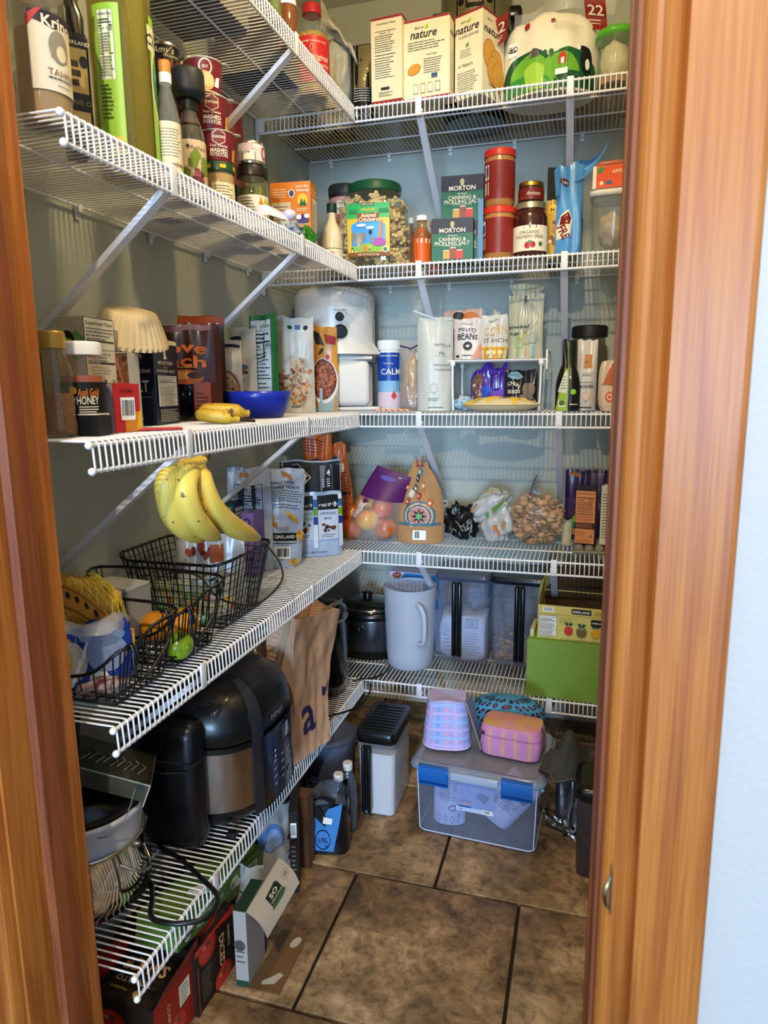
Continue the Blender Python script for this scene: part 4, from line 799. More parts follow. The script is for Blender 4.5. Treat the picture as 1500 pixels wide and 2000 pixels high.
def cupf(px,zb,X,lb,h,R,cx,tx,top=False,lean=(0,0)):
    t=thing('potato_cup',lb,'cup',(cx[0],cx[1],zb),36,'stacked maroon potato cups',rx=lean[0],ry=lean[1]); b=MB(); b.lathe([(R*.84,0),(R*.86,.002),(R*1.0,h*.97)],cup,36); b.build('cup',t)
    b=MB(); b.lathe([(R*1.0,h*.95),(R*1.05,h*.965),(R*1.05,h*.985),(R*.98,h)],M('#cdbda8',.4),36); b.sph((R*1.03,-.008,h*.985),(.012,.01,.002),M('#cdbda8',.4),8); b.build('peel_lid',t)
    p=Print(cylS(lambda v:R*(.855+.145*v/h)))
    if not top:
        o_=.0; p.star(o_,h*.74,.015,CREAM,6,.86); p.star(o_,h*.74,.0135,M('#8a3a3c'),6,.86); p.text('IDAHOAN',o_,h*.76,.006,CREAM,w=.022,bold=.03); p.poly([(o_-.01,h*.81),(o_-.003,h*.87),(o_+.004,h*.83),(o_+.01,h*.85),(o_+.012,h*.81)],M('#4a4a40')); p.text('Four Cheese',o_,h*.48,.006,CREAM,w=.034); p.text('MASHED',o_,h*.33,.0085,CREAM,w=.034,bold=.04); p.text('POTATOES',o_,h*.19,.008,CREAM,w=.034,bold=.03); p.poly([(R*.75,h*.04),(R*.8,h*.4),(R*1.2,h*.5),(R*1.3,h*.04)],M('#c99a52')); p.rect(-R*1.6,h*.1,-R*.7,h*.14,CREAM)
    else:
        p.ell(0,h*.72,.013,.014,CREAM); p.ell(0,h*.72,.0105,.0115,cup); p.text('EST',0,h*.72,.006,CREAM); p.ell(-R*.05,h*.32,.019,.017,M('#d8a868')); p.ell(R*.1,h*.35,.012,.012,M('#e0bb80')); p.poly([(R*.45,h*.2),(R*.55,h*.45),(R*.8,h*.5),(R*.72,h*.2)],WHT); p.rect(-R*.9,h*.03,R*.9,h*.06,CREAM)
    p.done('print',t); return t
cx=t.location; HC=.083
o1,wc,hc=place(398,452,262,zc,30,X=cx.x)
R1=.0355; h1=place(398,452,262,zc,30,X=cx.x)[2]
cupf(0,zc,0,'lowest maroon potato cup, standing on the green-lidded jar',h1,R1,(cx.x-.003,cx.y+.002),'')
o2=place(388,434,188,zc+h1,30,X=cx.x); h2=o2[2]
cupf(0,zc+h1+.0005,0,'middle maroon potato cup of the stack of three',h2,R1,(cx.x-.010,cx.y-.006),'')
o3=place(360,425,107,zc+h1+h2,30,X=cx.x); h3=o3[2]
cupf(0,zc+h1+h2+.001,0,'topmost maroon potato cup showing its round seal and potato picture',h3,R1*1.03,(cx.x-.016,cx.y-.014),'',True)
# pickle jar with can
t,R,H=putr('pickle_jar','jar of green pickles with dark lid under the white can','jar',(464,524,328),Z,X=.20,a=38)
rad=jar(t,R,H,[(.92,0),(1,.03),(1,.72),(.93,.8),(.9,.85)],glass('#eef0d0',.05)); lid(t,R*1.0,H*.84,H,M('#2b201a',.35))
b=MB(); R_=random.Random(4)
for i in range(26):
    a_=R_.uniform(0,6.28); q=R*R_.uniform(.3,.72); b.tube([(q*math.cos(a_),q*math.sin(a_),.01+.02*R_.random()),(q*math.cos(a_+.2),q*math.sin(a_+.2),H*.72-.02*R_.random())],.0085,M('#7d7a2a',.35,var=.35,scale=60),7)
b.build('pickles',t)['kind']='stuff'
p=wraplabel(t,rad,H*.05,H*.55,M('#ddd8c4'),215); 
for i in range(12): p.poly([(R*(.15+.3*(i%3)),H*(.06+.12*(i//3))),(R*(.45+.3*(i%3)),H*(.06+.12*(i//3))),(R*(.3+.3*(i%3)),H*(.17+.12*(i//3)))],[YEL,ORG,M('#b4c43c'),M('#e0c24a')][i%4])
p.lines(-R*1.0,H*.3,0,H*.52,5,INK,.3); p.done('label',t)
c0=t.location; z2=Z+H+.0015
t,R,H,p=can((462,517,283),z2,c0.x,'white food can with red ring standing on the pickle jar','#d4cec6'); p.lines(-R*1.0,H*.55,R*.4,H*.92,5,M('#b05a5a'),.35); p.rect(-R*.8,H*.08,R*.2,H*.5,M('#6a655c')); p.ell(-R*.3,H*.28,R*.36,H*.15,CREAM); p.ell(R*.95,H*.5,R*.28,H*.3,M('#b0383a')); p.ell(R*.95,H*.5,R*.17,H*.2,M('#d4cec6')); p.done('label',t)
# small things
t,w_,h_=put('red_bottle','small red and dark bottle squeezed between bean jar and pickle jar','bottle',(456,470,360),Z,.02,30,X=.15); b=MB(); b.lathe([(.011,0),(.011,h_*.7),(.006,h_*.8)],M('#b0422c',.4),16); b.build('bottle',t); lid(t,.008,h_*.8,h_,M('#1f4a2c'))
t=thing('folded_plastic_bag','whitish folded plastic bag poking over the lip in front of the pickle jar','bag',(.268,c0.y-.06,Z),35)
b=MB(); crumple(b,lambda u,v:(-.05+.10*u,-.012+.025*v,.006+.032*math.sin(PI*u)*(.6+.4*v)+.01*v),14,7,M('#cfc6d0',.3,bump=.6,scale=40),.009,30,5); b.sph((.045,0,.03),(.016,.012,.012),M('#cdbfd0',.3,bump=.6,scale=50),10); b.build('bag',t)
# graham cracker carton
t,w_,h_=put('graham_cracker_box','orange cracker carton with camping pictures on the left shelf by the corner','box',(531,611,356),Z,.052,12,X=.205)
t.rotation_euler=(0,0,math.radians(6)); om=M('#cf7d26',.45); F=carton(t,w_,.055,h_,om); p=Print(F['f'])
p.rect(w_*.02,h_*.05,w_*.5,h_*.72,M('#cbbd9c')); p.lines(w_*.05,h_*.12,w_*.46,h_*.68,12,INK,.22,.1); p.lines(w_*.08,h_*.78,w_*.5,h_*.92,4,CREAM,.3); p.ell(w_*.53,h_*.84,.008,.010,CREAM); p.ell(w_*.53,h_*.84,.006,.008,M('#3a4a7a'))
p.text("Let's Go",w_*.8,h_*.94,.008,CREAM,bold=.03); p.text('Venturing!',w_*.8,h_*.885,.008,CREAM,w=w_*.32,bold=.03)
p.ell(w_*.8,h_*.74,.014,.015,YEL); p.poly([(w_*.72,h_*.66),(w_*.78,h_*.78),(w_*.82,h_*.66)],G[0]); p.poly([(w_*.78,h_*.66),(w_*.85,h_*.76),(w_*.9,h_*.66)],G[0]); p.lines(w_*.64,h_*.58,w_*.97,h_*.63,2,CREAM,.3)
p.ell(w_*.8,h_*.45,w_*.16,.008,M('#4a4a6a')); p.poly([(w_*.68,h_*.46),(w_*.8,h_*.55),(w_*.92,h_*.46)],PURP); p.ell(w_*.7,h_*.5,.007,.006,WHT); p.ell(w_*.9,h_*.51,.007,.005,WHT); p.lines(w_*.64,h_*.36,w_*.97,h_*.41,2,CREAM,.3); p.ell(w_*.8,h_*.24,w_*.13,.006,M('#7a3a20')); p.ell(w_*.8,h_*.28,.006,.011,YEL); p.lines(w_*.66,h_*.08,w_*.97,h_*.18,3,CREAM,.3); p.done('front_print',t)
p=Print(F['r']); p.text('Graham',.0275,h_*.9,.008,CREAM,w=.045,bold=.03); p.text('Crackers',.0275,h_*.84,.008,CREAM,w=.045,bold=.03); p.rect(.006,h_*.03,.05,h_*.78,M('#ddd6c2')); p.lines(.01,h_*.06,.046,h_*.72,18,INK,.28,.1); p.done('side_print',t)
g0=t.location
t=thing('dark_box','small black box leaning against the camping-print carton','box',(g0.x-.035,g0.y-.115,Z+.0005),28); F=carton(t,.05,.03,.085,M('#211c1a',.5)); p=Print(F['f']); p.rect(.006,.01,.044,.035,CREAM); p.ell(.025,.06,.008,.01,GOLD); p.done('label',t)
t=thing('snack_packet','shiny green, blue and white snack packets heaped in front of the camping-print carton','packet',(.262,g0.y-.085,Z),55)
blob(t,'packet',(0,0,.022),(.035,.022,.022),M('#4aa028',.2,bump=.8,scale=40,coat=.5,var2='#2c6a20'),5,.5,3,26,flat=.001)
t=thing('snack_packet','crumpled white and blue snack packet left of the shiny green one','packet',(.255,g0.y-.16,Z),55)
blob(t,'packet',(0,0,.022),(.032,.02,.021),M('#c9d4d0',.2,bump=.9,scale=50,coat=.5,var2='#2f64a8'),9,.55,3,26,flat=.001)
# ================================================================== THIRD SHELF, LEFT WALL
Z=ZL[2]
def ray_plane(px,py,c,dirv):
    n=Vector((-dirv.y,dirv.x,0)); d=_f+_r*((px-750)/FPX)+_u*((1000-py)/FPX); return CAM+d*((Vector(c)-CAM).dot(n)/d.dot(n))
def cornerbox(nm,lb,cat,pxl,pxc,pxr,yt,zb,a,cx,mat,group=None):
    "box whose front right vertical edge is seen at column pxc and stands cx out from the left wall"
    cy=W(pxc,yt,x=cx).y
    cy=W(pxc,(yt+Pj((cx,cy,zb))[1])/2,x=cx).y
    ar=math.radians(a); U=Vector((math.cos(ar),math.sin(ar),0)); V=Vector((-math.sin(ar),math.cos(ar),0)); c=Vector((cx,cy,zb))
    ym=(yt+Pj(c)[1])/2; w=(c-ray_plane(pxl,ym,c,U)).xy.length; d=(ray_plane(pxr,ym,c,V)-c).xy.length; h=ray_plane(pxc,yt,c,U).z-zb
    o=c-U*w/2+V*d/2; t=thing(nm,lb,cat,(o.x,o.y,zb+.0005),a,group); F=carton(t,w,d,h,mat); return t,w,d,h,F
# grain jar
t,R,H=putr('grain_jar','clear curvy jar of golden grain with gold lid beside the honey jar','jar',(70,145,647),Z,X=.20,a=30)
rad=jar(t,R,H,[(.93,0),(1,.03),(1,.12),(.93,.2),(.97,.3),(.9,.42),(.99,.52),(.97,.62),(.8,.74),(.66,.8),(.64,.86)],glass('#efe4cc',.08)); lid(t,R*.72,H*.84,H,M('#c4a054',.4,.5))
b=MB(); b.lathe([(R*.9,.004),(R*.965,H*.04),(R*.965,H*.12),(R*.9,H*.2),(R*.94,H*.3),(R*.87,H*.42)],M('#b0823c',.7,var=.45,scale=260,bump=1),30); b.build('grain',t)
t,R,H=putr('red_cap_bottle','slim bottle with a red cap half hidden by the door frame','bottle',(60,83,588),Z,X=.08); rad=jar(t,R,H,[(.95,0),(1,.02),(1,.6),(.5,.8),(.45,.88)],M('#3d2a1e',.25,coat=.4)); lid(t,R*.6,H*.87,H,RED)
t=thing('black_box','small black box lying at the door end of the third shelf','box',(.222,-1.475,Z+.0005),8); F=carton(t,.05,.04,.030,BLACKM); b=MB(); b.box((0,0,.0315),(.046,.036,.003),CREAM); b.build('white_edge',t)
# honey jar
t,R,H=putr('honey_jar','jar of dark honey with white lid and black label beside the golden grain jar','jar',(118,207,668),Z,X=.205,a=32)
rad=jar(t,R,H,[(.93,0),(1,.03),(1,.6),(.93,.72),(.82,.79),(.82,.86)],glass('#fbf3e6',.05)); lid(t,R*.93,H*.86,H,WH)
b=MB(); b.lathe([(R*.92,.003),(R*.965,H*.04),(R*.965,H*.6),(R*.93,H*.64)],M('#a8561c',.15,coat=.5,var=.15,scale=8),32); b.build('honey',t)
p=wraplabel(t,rad,H*.22,H*.57,BLK,240); p.text('Asali Gold',R*.35,H*.47,.014,ORG,w=R*.95,shear=.25); p.text('raw',-R*.42,H*.40,.008,CREAM); p.text('HONEY',R*.3,H*.385,.014,CREAM,w=R*.95,bold=.02); p.lines(-R*.1,H*.24,R*.75,H*.32,3,CREAM,.35); p.ell(-R*.3,H*.48,.005,.006,YEL); p.lines(-R*1.4,H*.24,-R*.6,H*.5,6,M('#8a8578'),.2); p.done('label',t)
# red lid/book under honey
t=thing('red_packet','flat red packet lying under the edge of the honey jar','packet',(.240,-1.345,Z+.0005),42); b=MB(); b.box((0,0,.002),(.10,.03,.004),M('#c2413c',.4),bev=.0015); b.build('packet',t)
# tea box
t,w_,d_,h_,F=cornerbox('tea_box','herbal tea box with a leaf and round black emblem behind the honey jar','box',116,170,228,617,Z,4,.165,M('#d8cfae',.5))
p=Print(F['f']); p.rect(0,h_*.42,w_,h_,M('#bcae90')); leaf(p,w_*.62,h_*.62,.035,.03,1.2,M('#6f9a48')); leaf(p,w_*.8,h_*.7,.035,.03,1.7,M('#7aa552')); p.ell(w_*.4,h_*.80,w_*.26,w_*.30,BLK); p.text('TRADITIONAL',w_*.4,h_*.90,.005,CREAM,w=w_*.32); p.text('MEDICINALS',w_*.4,h_*.71,.005,CREAM,w=w_*.32)
for r_ in(.9,1.57,2.24): leaf(p,w_*.4,h_*.76,.013,.008,r_,LGRN)
p.text('HERBAL',w_*.85,h_*.5,.003,BLK); p.done('front_print',t)
p=Print(F['r']); p.rect(0,0,d_,h_,BLK); p.rect(.0015,.0015,d_-.0015,h_-.0015,M('#e3ddc8')); p.text('Supplement Facts',d_*.5,h_*.955,.007,BLK,w=d_*.88,bold=.02)
for q,e_ in ((.90,.006),(.79,.012),(.72,.004),(.60,.012)): p.rect(d_*.05,h_*q,d_*.95,h_*(q+e_),BLK)
p.lines(d_*.05,h_*.8,d_*.95,h_*.89,3,INK,.25); p.lines(d_*.05,h_*.61,d_*.95,h_*.7,3,INK,.25); p.lines(d_*.1,h_*.5,d_*.9,h_*.58,3,INK,.2); p.rect(d_*.42,h_*.40,d_*.6,h_*.46,M('#3a4f8a')); p.rect(d_*.8,h_*.38,d_*.88,h_*.46,M('#8a8a88')); p.lines(d_*.1,h_*.3,d_*.9,h_*.37,2,INK,.2); p.done('side_print',t)
# spice tea (chai) box
t,w_,h_=put('spice_tea_box','pale spice tea box with cinnamon picture under the paper filters','box',(228,262,690),Z,.012,14,X=.16)
F=carton(t,w_,.05,h_,M('#cfccc4',.5)); p=Print(F['f']); p.rect(0,h_*.48,w_,h_,M('#6a4a38')); speck(p,w_*.5,h_*.7,w_*.42,h_*.24,[M('#8a5a3a'),M('#4a2e22'),M('#b07a50'),M('#a0623c')],40,.005,rect=True); p.poly([(w_*.35,h_*.9),(w_*.45,h_*.93),(w_*.75,h_*.6),(w_*.65,h_*.57)],M('#a8643a')); p.text('ZO',w_*.45,h_*.33,.012,INK,bold=0); p.lines(w_*.2,h_*.15,w_*.7,h_*.2,1,INK,.3); p.done('print',t)
# red box with barcode
t,w_,d_,h_,F=cornerbox('red_tea_box','small red box with a white barcode label in front of the tea box','box',206,222,274,750,Z,-12,.222,M('#b9343a',.45))
p=Print(F['f']); p.rect(0,0,w_,h_,M('#b8bcc6')); p.lines(w_*.2,h_*.6,w_*.8,h_*.9,5,M('#8a8f9a'),.3); p.done('front_print',t)
p=Print(F['r']); p.rect(d_*.38,0,d_,h_*.42,M('#d88a34')); p.poly([(d_*.8,0),(d_,0),(d_,h_*.5),(d_*.9,h_*.35)],YEL); p.text('CINNAMON',d_*.5,h_*.86,.006,M('#6a1f22'),w=d_*.5,bold=.02); p.barcode(d_*.25,h_*.25,d_*.78,h_*.72); p.done('side_print',t)
# coffee filters
t=thing('coffee_filters','stack of cream fluted paper coffee filters lying upside down on the salt box','filters',(0,0,0),0)
c=W(253,642,x=.135); t.location=c; t.rotation_euler=(math.radians(9),math.radians(14),0)
fm=M('#dcc8a0',.85,var=.08,scale=40,bump=.1)
for k in range(3):
    b=MB(); n=144; kk=k*.003; s_=.64
    R=[]
    for r,z,am in ((.060,.052,.0),(.070,.050,.02),(.082,.03,.045),(.094,.002,.06),(.108,-.034,.075)):
        R.append([(s_*r*(1+am*.5*math.sin(i*PI/2+k))*math.cos(2*PI*i/n),s_*r*(1+am*.5*math.sin(i*PI/2+k))*math.sin(2*PI*i/n),s_*z-kk) for i in range(n)])
    b.rings(R,fm,True,k==0,False); b.build('filter',t)
# kosher salt box
t,w_,d_,h_,F=cornerbox('kosher_salt_box','tall navy kosher salt box with nutrition panel on its narrow side','box',238,302,348,657,Z,13,.145,M('#141a38',.4))
p=Print(F['f']); p.text('MORTON',w_*.3,h_*.8,.016,CREAM,w=w_*.7,bold=.03); p.rect(w_*.1,h_*.71,w_*.6,h_*.714,CREAM); p.text('COARSE KOSHER',w_*.5,h_*.62,.008,CREAM,w=w_*.8); p.text('SALT',w_*.45,h_*.46,.026,CREAM,w=w_*.75,bold=.02); p.rect(w_*.1,h_*.32,w_*.9,h_*.323,CREAM); p.ell(w_*.5,h_*.08,.006,.006,CREAM); p.done('front_print',t)
p=Print(F['r']); p.rect(.001,h_*.935,d_-.001,h_*.985,CREAM); p.ell(d_*.45,h_*.83,.006,.012,CREAM); p.poly([(d_*.38,h_*.76),(d_*.54,h_*.76),(d_*.46,h_*.84)],CREAM); p.text('MORTON',d_*.45,h_*.72,.008,CREAM,w=d_*.6,bold=.03); p.text('Coarse',d_*.45,h_*.67,.006,YEL,shear=.3); p.text('KOSHER SALT',d_*.47,h_*.625,.006,CREAM,w=d_*.75,bold=.03); p.nutri(d_*.08,h_*.2,d_*.9,h_*.58,cal='0'); p.lines(d_*.1,h_*.03,d_*.9,h_*.18,7,CREAM,.35); p.done('side_print',t)
# chocolate granola pouches
def lay(nm,lb,px,Y,a,mat,d=.05,zb=None,X=None,cat='pouch',group=None,**k):
    t,w_,h_=put(nm,lb,cat,px,Z if zb is None else zb,d,a,Y=Y,X=X,group=group); p,pr=pouch(t,w_,h_,d*.9,mat,**k); return t,w_,h_,p,pr
t,w_,h_,p,pr=lay('granola_pouch','dark pouch with orange top edge standing at the back near the left wall',(302,437,615),-.88,18,M('#3a1d18',.3,coat=.2),seed=21,wr=.004,gus=.8); seal(pr,p,M('#b65a2c',.45),.915,.995); pr.ell(0,h_*.94,.006,.004,M('#cdb08a')); pr.done('seal',t)
t,w_,h_,p,pr=lay('granola_pouch','brown chocolate granola pouch with big orange lettering and a clear lower window',(303,431,630),-1.0,24,M('#4a2018',.22,coat=.5),d=.05,seed=22,wr=.006,fr=8,gus=.8)
pr.rect(-w_*.49,h_*.93,w_*.36,h_*.99,M('#8a5a68',.4)); pr.text('ove',-w_*.02,h_*.77,.030,M('#d9773a'),w=w_*.62,bold=.05); pr.text('nch',-w_*.04,h_*.63,.030,M('#d9773a'),w=w_*.62,bold=.05); pr.lines(-w_*.35,h_*.54,w_*.2,h_*.56,1,M('#b88a5a'),.6); pr.ell(-w_*.1,h_*.45,w_*.33,h_*.08,M('#b5652c')); pr.ell(-w_*.14,h_*.47,w_*.2,h_*.04,M('#cf9656')); pr.ell(w_*.1,h_*.47,w_*.13,h_*.035,M('#4a2a1a'))
pr.rect(-w_*.48,0,w_*.05,h_*.38,M('#9a9a94',.12,1,bump=1,scale=25)); pr.rect(w_*.07,0,w_*.32,h_*.40,M('#8a4220',.35)); pr.lines(w_*.1,h_*.1,w_*.28,h_*.3,5,M('#4a1f10'),.5); pr.done('front_print',t)
# banana pair
def banana(name,parent,pts,r,mat,tipm,sw=.42,s0=.10):
    b=MB(); P=catmull([Vector(p) for p in pts],5); m_=len(P); 
    rr_=[]; 
    for i in range(m_):
        q=i/(m_-1); rr_.append(r*(sw+(1-sw)*(lambda e:e*e*(3-2*e))(max(0,min(1,(q-s0)/.20))))*(1 if q<.8 else max(.22,1-((q-.8)/.2)**2*.8)))
    # pentagonal section
    ref=None; R=[]
    for i,p in enumerate(P):
        tn=(P[min(i+1,m_-1)]-P[max(i-1,0)]).normalized()
        if ref is None: ref=tn.orthogonal().normalized()
        ref=(ref-tn*ref.dot(tn)).normalized(); bb=tn.cross(ref)
        R.append([p+(ref*math.cos(2*PI*j/15)+bb*math.sin(2*PI*j/15))*rr_[i]*(1+.05*math.cos(5*2*PI*j/15)) for j in range(15)])
    b.rings(R,mat,True,True,True); e=P[-1]; d=(P[-1]-P[-2]).normalized(); b.tube([e-d*.002,e+d*.005],rr_[-1]*.8,tipm,8)
    return b.build(name,parent)
def banmat(name,c1,c2,c3,sc=70,th=.66):
    m,N,L=mat_nodes(name); bs=N['Principled BSDF']; tc=N.new('ShaderNodeTexCoord'); a1=N.new('ShaderNodeTexNoise'); a1.inputs['Scale'].default_value=11; a1.inputs['Detail'].default_value=4; L.new(tc.outputs['Object'],a1.inputs['Vector'])
    r1=N.new('ShaderNodeValToRGB'); L.new(a1.outputs['Fac'],r1.inputs[0]); e=r1.color_ramp.elements; e[0].position=.35; e[0].color=srgb(c2)+(1,); e[1].position=.6; e[1].color=srgb(c1)+(1,)
    a2=N.new('ShaderNodeTexNoise'); a2.inputs['Scale'].default_value=sc; a2.inputs['Detail'].default_value=3; L.new(tc.outputs['Object'],a2.inputs['Vector']); r2=N.new('ShaderNodeValToRGB'); L.new(a2.outputs['Fac'],r2.inputs[0]); e=r2.color_ramp.elements; e[0].position=th; e[0].color=(0,0,0,1); e[1].position=th+.05; e[1].color=(1,1,1,1)
    mx=N.new('ShaderNodeMix'); mx.data_type='RGBA'; L.new(r2.outputs[0],mx.inputs[0]); L.new(r1.outputs[0],mx.inputs[6]); mx.inputs[7].default_value=srgb(c3)+(1,); L.new(mx.outputs[2],bs.inputs['Base Color']); bs.inputs['Roughness'].default_value=.45; return m
ban=banmat('ripe_peel','#d4ae38','#b98f2c','#6a4620',60,.60); tipm=M('#3a2a1a',.8); bspot=M('#6a4a20',.7)
t=thing('banana','short over-ripe banana lying on the third left shelf in front of the navy salt box','banana',(.225,-1.085,Z+.0185),28)
banana('peel',t,[(.058,.012,.0),(.03,.004,.002),(-.01,.0,.004),(-.045,.004,.002)],.0185,ban,tipm)
t=thing('banana','second short banana curled in front with its black stem to the right','banana',(.245,-1.115,Z+.013),28)
banana('peel',t,[(.035,-.008,-.004),(.005,-.012,-.0),(-.025,-.006,.004),(-.05,.012,.008)],.0135,ban,tipm); b=MB(); b.tube([(.035,-.008,-.004),(.05,-.01,-.006),(.066,-.006,-.008)],[.005,.0035,.003],tipm,7); b.build('stem',t)
# white oat pouches
oat=[M(c,.6) for c in('#c9a27c','#a9764c','#e2cfae','#8a5432','#d8b88c')]
WP=M('#dcdad6',.4,coat=.15)
t,w_,h_,p,pr=lay('oat_pouch','white pouch with small red fruit pictures behind the front white oat pouch',(438,500,640),-.62,18,M('#d6d3d0',.4),d=.04,seed=31,wr=.005,gus=.8)
pr.rect(-w_*.3,h_*.86,w_*.05,h_*.9,NAVY); pr.ell(-w_*.12,h_*.72,.010,.008,BLK,rot=.6); pr.ell(-w_*.02,h_*.5,.013,.010,M('#c0463c')); pr.ell(w_*.12,h_*.56,.010,.007,M('#4c7aa8')); leaf(pr,w_*.1,h_*.5,.014,.008,-.3,NAVY); speck(pr,-w_*.1,h_*.3,w_*.3,h_*.14,oat,44,.005,seed=3); pr.done('print',t)
t,w_,h_,p,pr=lay('oat_pouch','white pouch with a bowl of oats pictured low on its front, beside the chocolate pouch',(412,471,662),-.76,20,WP,d=.05,seed=32,wr=.005,gus=.8)
pr.rect(-w_*.2,h_*.90,w_*.5*.9,h_*.94,NAVY); pr.ell(-w_*.02,h_*.34,w_*.44,h_*.25,M('#a9744a')); pr.ell(-w_*.04,h_*.33,w_*.41,h_*.23,M('#e6d9c2')); speck(pr,-w_*.04,h_*.32,w_*.37,h_*.20,oat,150,.0045,seed=5); speck(pr,-w_*.0,h_*.08,w_*.4,h_*.05,oat,40,.005,seed=6); pr.done('print',t)
# green pouch with nutrition facts
t,w_,h_,p,pr=lay('green_pouch','green pouch behind the diagonal brace, only its top corner showing',(442,498,614),-.45,16,M('#2d7a3c',.35,coat=.3),d=.03,seed=33,wr=.005); pr.ell(w_*.05,h_*.78,w_*.22,h_*.10,LGRN); pr.ell(w_*.07,h_*.77,w_*.14,h_*.06,M('#2d7a3c')); pr.done('print',t)
t,w_,h_,p,pr=lay('green_pouch','green pouch turned to show a tall white nutrition panel, behind the blue bowl',(487,541,613),-.58,16,M('#2a7a40',.35,coat=.3),d=.05,seed=34,wr=.005,wave=.003)
pr.nutri(-w_*.46,h_*.01,w_*.28,h_*.95,bg=M('#c9d6dc',.4),cal='180'); pr.done('nutrition_label',t)
# large white granola pouch
t,w_,h_,p,pr=lay('granola_pouch','large white pouch with a wide picture of granola clusters, leaning behind the blue bowl',(537,610,616),-.46,10,M('#e2ddd2',.4,coat=.2),d=.06,seed=35,wr=.008,gus=.8,pinch=.08)
pr.ell(-w_*.12,h_*.9,.008,.006,G[0]); pr.rect(w_*.02,h_*.875,w_*.16,h_*.925,M('#5a86b4')); pr.ell(w_*.3,h_*.9,.007,.007,BLK); pr.ell(w_*.05,h_*.33,w_*.5*.9,h_*.27,M('#cfc8ba')); speck(pr,w_*.04,h_*.34,w_*.4,h_*.25,oat+[M('#c98f58')],180,.006,seed=8); speck(pr,-w_*.32,h_*.26,w_*.16,h_*.2,oat,60,.006,seed=9); pr.rect(-w_*.49,h_*.4,-w_*.12,h_*.8,M('#e2ddd2',.4)); pr.lines(-w_*.1,h_*.05,w_*.2,h_*.08,2,INK,.3); pr.done('print',t)
# cereal bag
t,w_,h_,p,pr=lay('cereal_bag','orange and blue bag with a large bowl of ring cereal, beside the grain mill',(596,656,638),-.36,8,M('#d99a3c',.35,coat=.3),d=.05,seed=36,wr=.005,gus=.8,pinch=-.05)
pr.rect(-w_*.5*.98,0,w_*.49,h_*.28,M('#9fb6bf')); pr.ell(w_*.07,h_*.36,w_*.44,h_*.27,M('#e2e0da')); pr.ell(w_*.07,h_*.38,w_*.39,h_*.24,M('#7a3a28'))
R_=random.Random(3)
for i in range(95):
    x_,y_=R_.uniform(-1,1),R_.uniform(-1,1)
    if x_*x_+y_*y_>.95: continue
    pr.ell(w_*(.07+.35*x_),h_*(.385+.21*y_),.0042,.0036,M('#b9744a'),8,R_.uniform(0,3)); pr.k-=1; pr.ell(w_*(.07+.35*x_),h_*(.385+.21*y_),.0017,.0014,M('#5a2a1c'),6); pr.k-=1
pr.k+=4
pr.poly([(-w_*.35,h_*.97),(-w_*.05,h_*.92),(w_*.1,h_*.78),(-w_*.15,h_*.80)],INK); pr.poly([(w_*.1,h_*.92),(w_*.46,h_*.88),(w_*.44,h_*.78),(w_*.15,h_*.82)],M('#b0322c')); pr.ell(w_*.0,h_*.71,.005,.012,INK,rot=-.6); pr.ell(w_*.2,h_*.65,.007,.008,RED); pr.rect(-w_*.5,h_*.02,-w_*.44,h_*.9,M('#8a2a20')); pr.done('print',t)
# blue bowl
t,R,H=putr('plastic_bowl','bright blue plastic bowl with straight rim on the third left shelf','bowl',(438,570,764),Z,X=.175)
bm2=M('#2238a8',.3,coat=.2); b=MB(); b.lathe([(R*.62,0),(R*.72,.003),(R*.86,H*.3),(R*.96,H*.75),(R,H),(R*.97,H),(R*.93,H*.75),(R*.82,H*.3),(R*.6,.005)],bm2,56,cap0=True,cap1=True); b.build('bowl',t)
# ================================================================== THIRD SHELF, BACK WALL
# grain mill
gm=M('#d5d2cc',.35,coat=.2); gm2=M('#e2dfd8',.3,coat=.2)
t=thing('grain_mill','large white countertop grain mill with two black knobs, in the corner of the third shelf','appliance',(.335,-.175,Z+.0005),10)
o_,wm,hm=place(578,733,567,Z,16,Y=-.175)
t.location=(o_.x,o_.y,Z+.0005); t.rotation_euler.z=math.radians(24); R=wm/2; H=hm
Rb=R*1.0
b=MB(); b.lathe([(Rb*1.0,H*.40),(Rb*1.0,H*.90),(Rb*.985,H*.94),(Rb*.9,H*.985),(Rb*.7,H)],gm,56); b.build('hopper_drum',t)
b=MB(); b.lathe([(Rb*1.004,H*.762),(Rb*1.004,H*.768)],M('#8a8884',.5),56,cap0=False,cap1=False); b.build('seam',t)
b=MB()  # front fascia flaring to a chin
def fas(u,v):
    a_=-PI/2+(u-.5)*2*(1.0+.1*v); r=Rb*1.01; 
    z=H*(.455+.37*v); k=max(0,1-v*3.2); bulge=.018*k
    return Vector((r*math.cos(a_)+ (u-.5)*.05*k,r*math.sin(a_)-.012-bulge,z))
b.grid(fas,24,14,gm2); b.grid(lambda u,v:fas(u,0)+Vector((0,.03*v,-.004)),24,2,gm2); b.build('fascia',t)
b=MB(); b.box((0,.02,H*.20),(Rb*1.75,Rb*1.5,H*.40),gm,bev=.02); b.box((0,0,.006),(Rb*2.0,Rb*1.95,.012),gm2,bev=.005); b.build('base',t)
b=MB(); b.box((0,-Rb*.80,H*.225),(Rb*1.5,Rb*.45,H*.37),gm2,bev=.018); b.box((0,-Rb*.80,H*.425),(Rb*1.62,Rb*.5,.010),gm2,bev=.004); dr=b.build('drawer',t)
b=MB(); b.box((-Rb*.34,-Rb*1.07,H*.35),(Rb*.60,.022,H*.09),gm2,bev=.005); b.build('handle',dr)
def onf(x,z): return Vector((x,-math.sqrt(max(0,(Rb*1.01)**2-x*x))-.012,z))
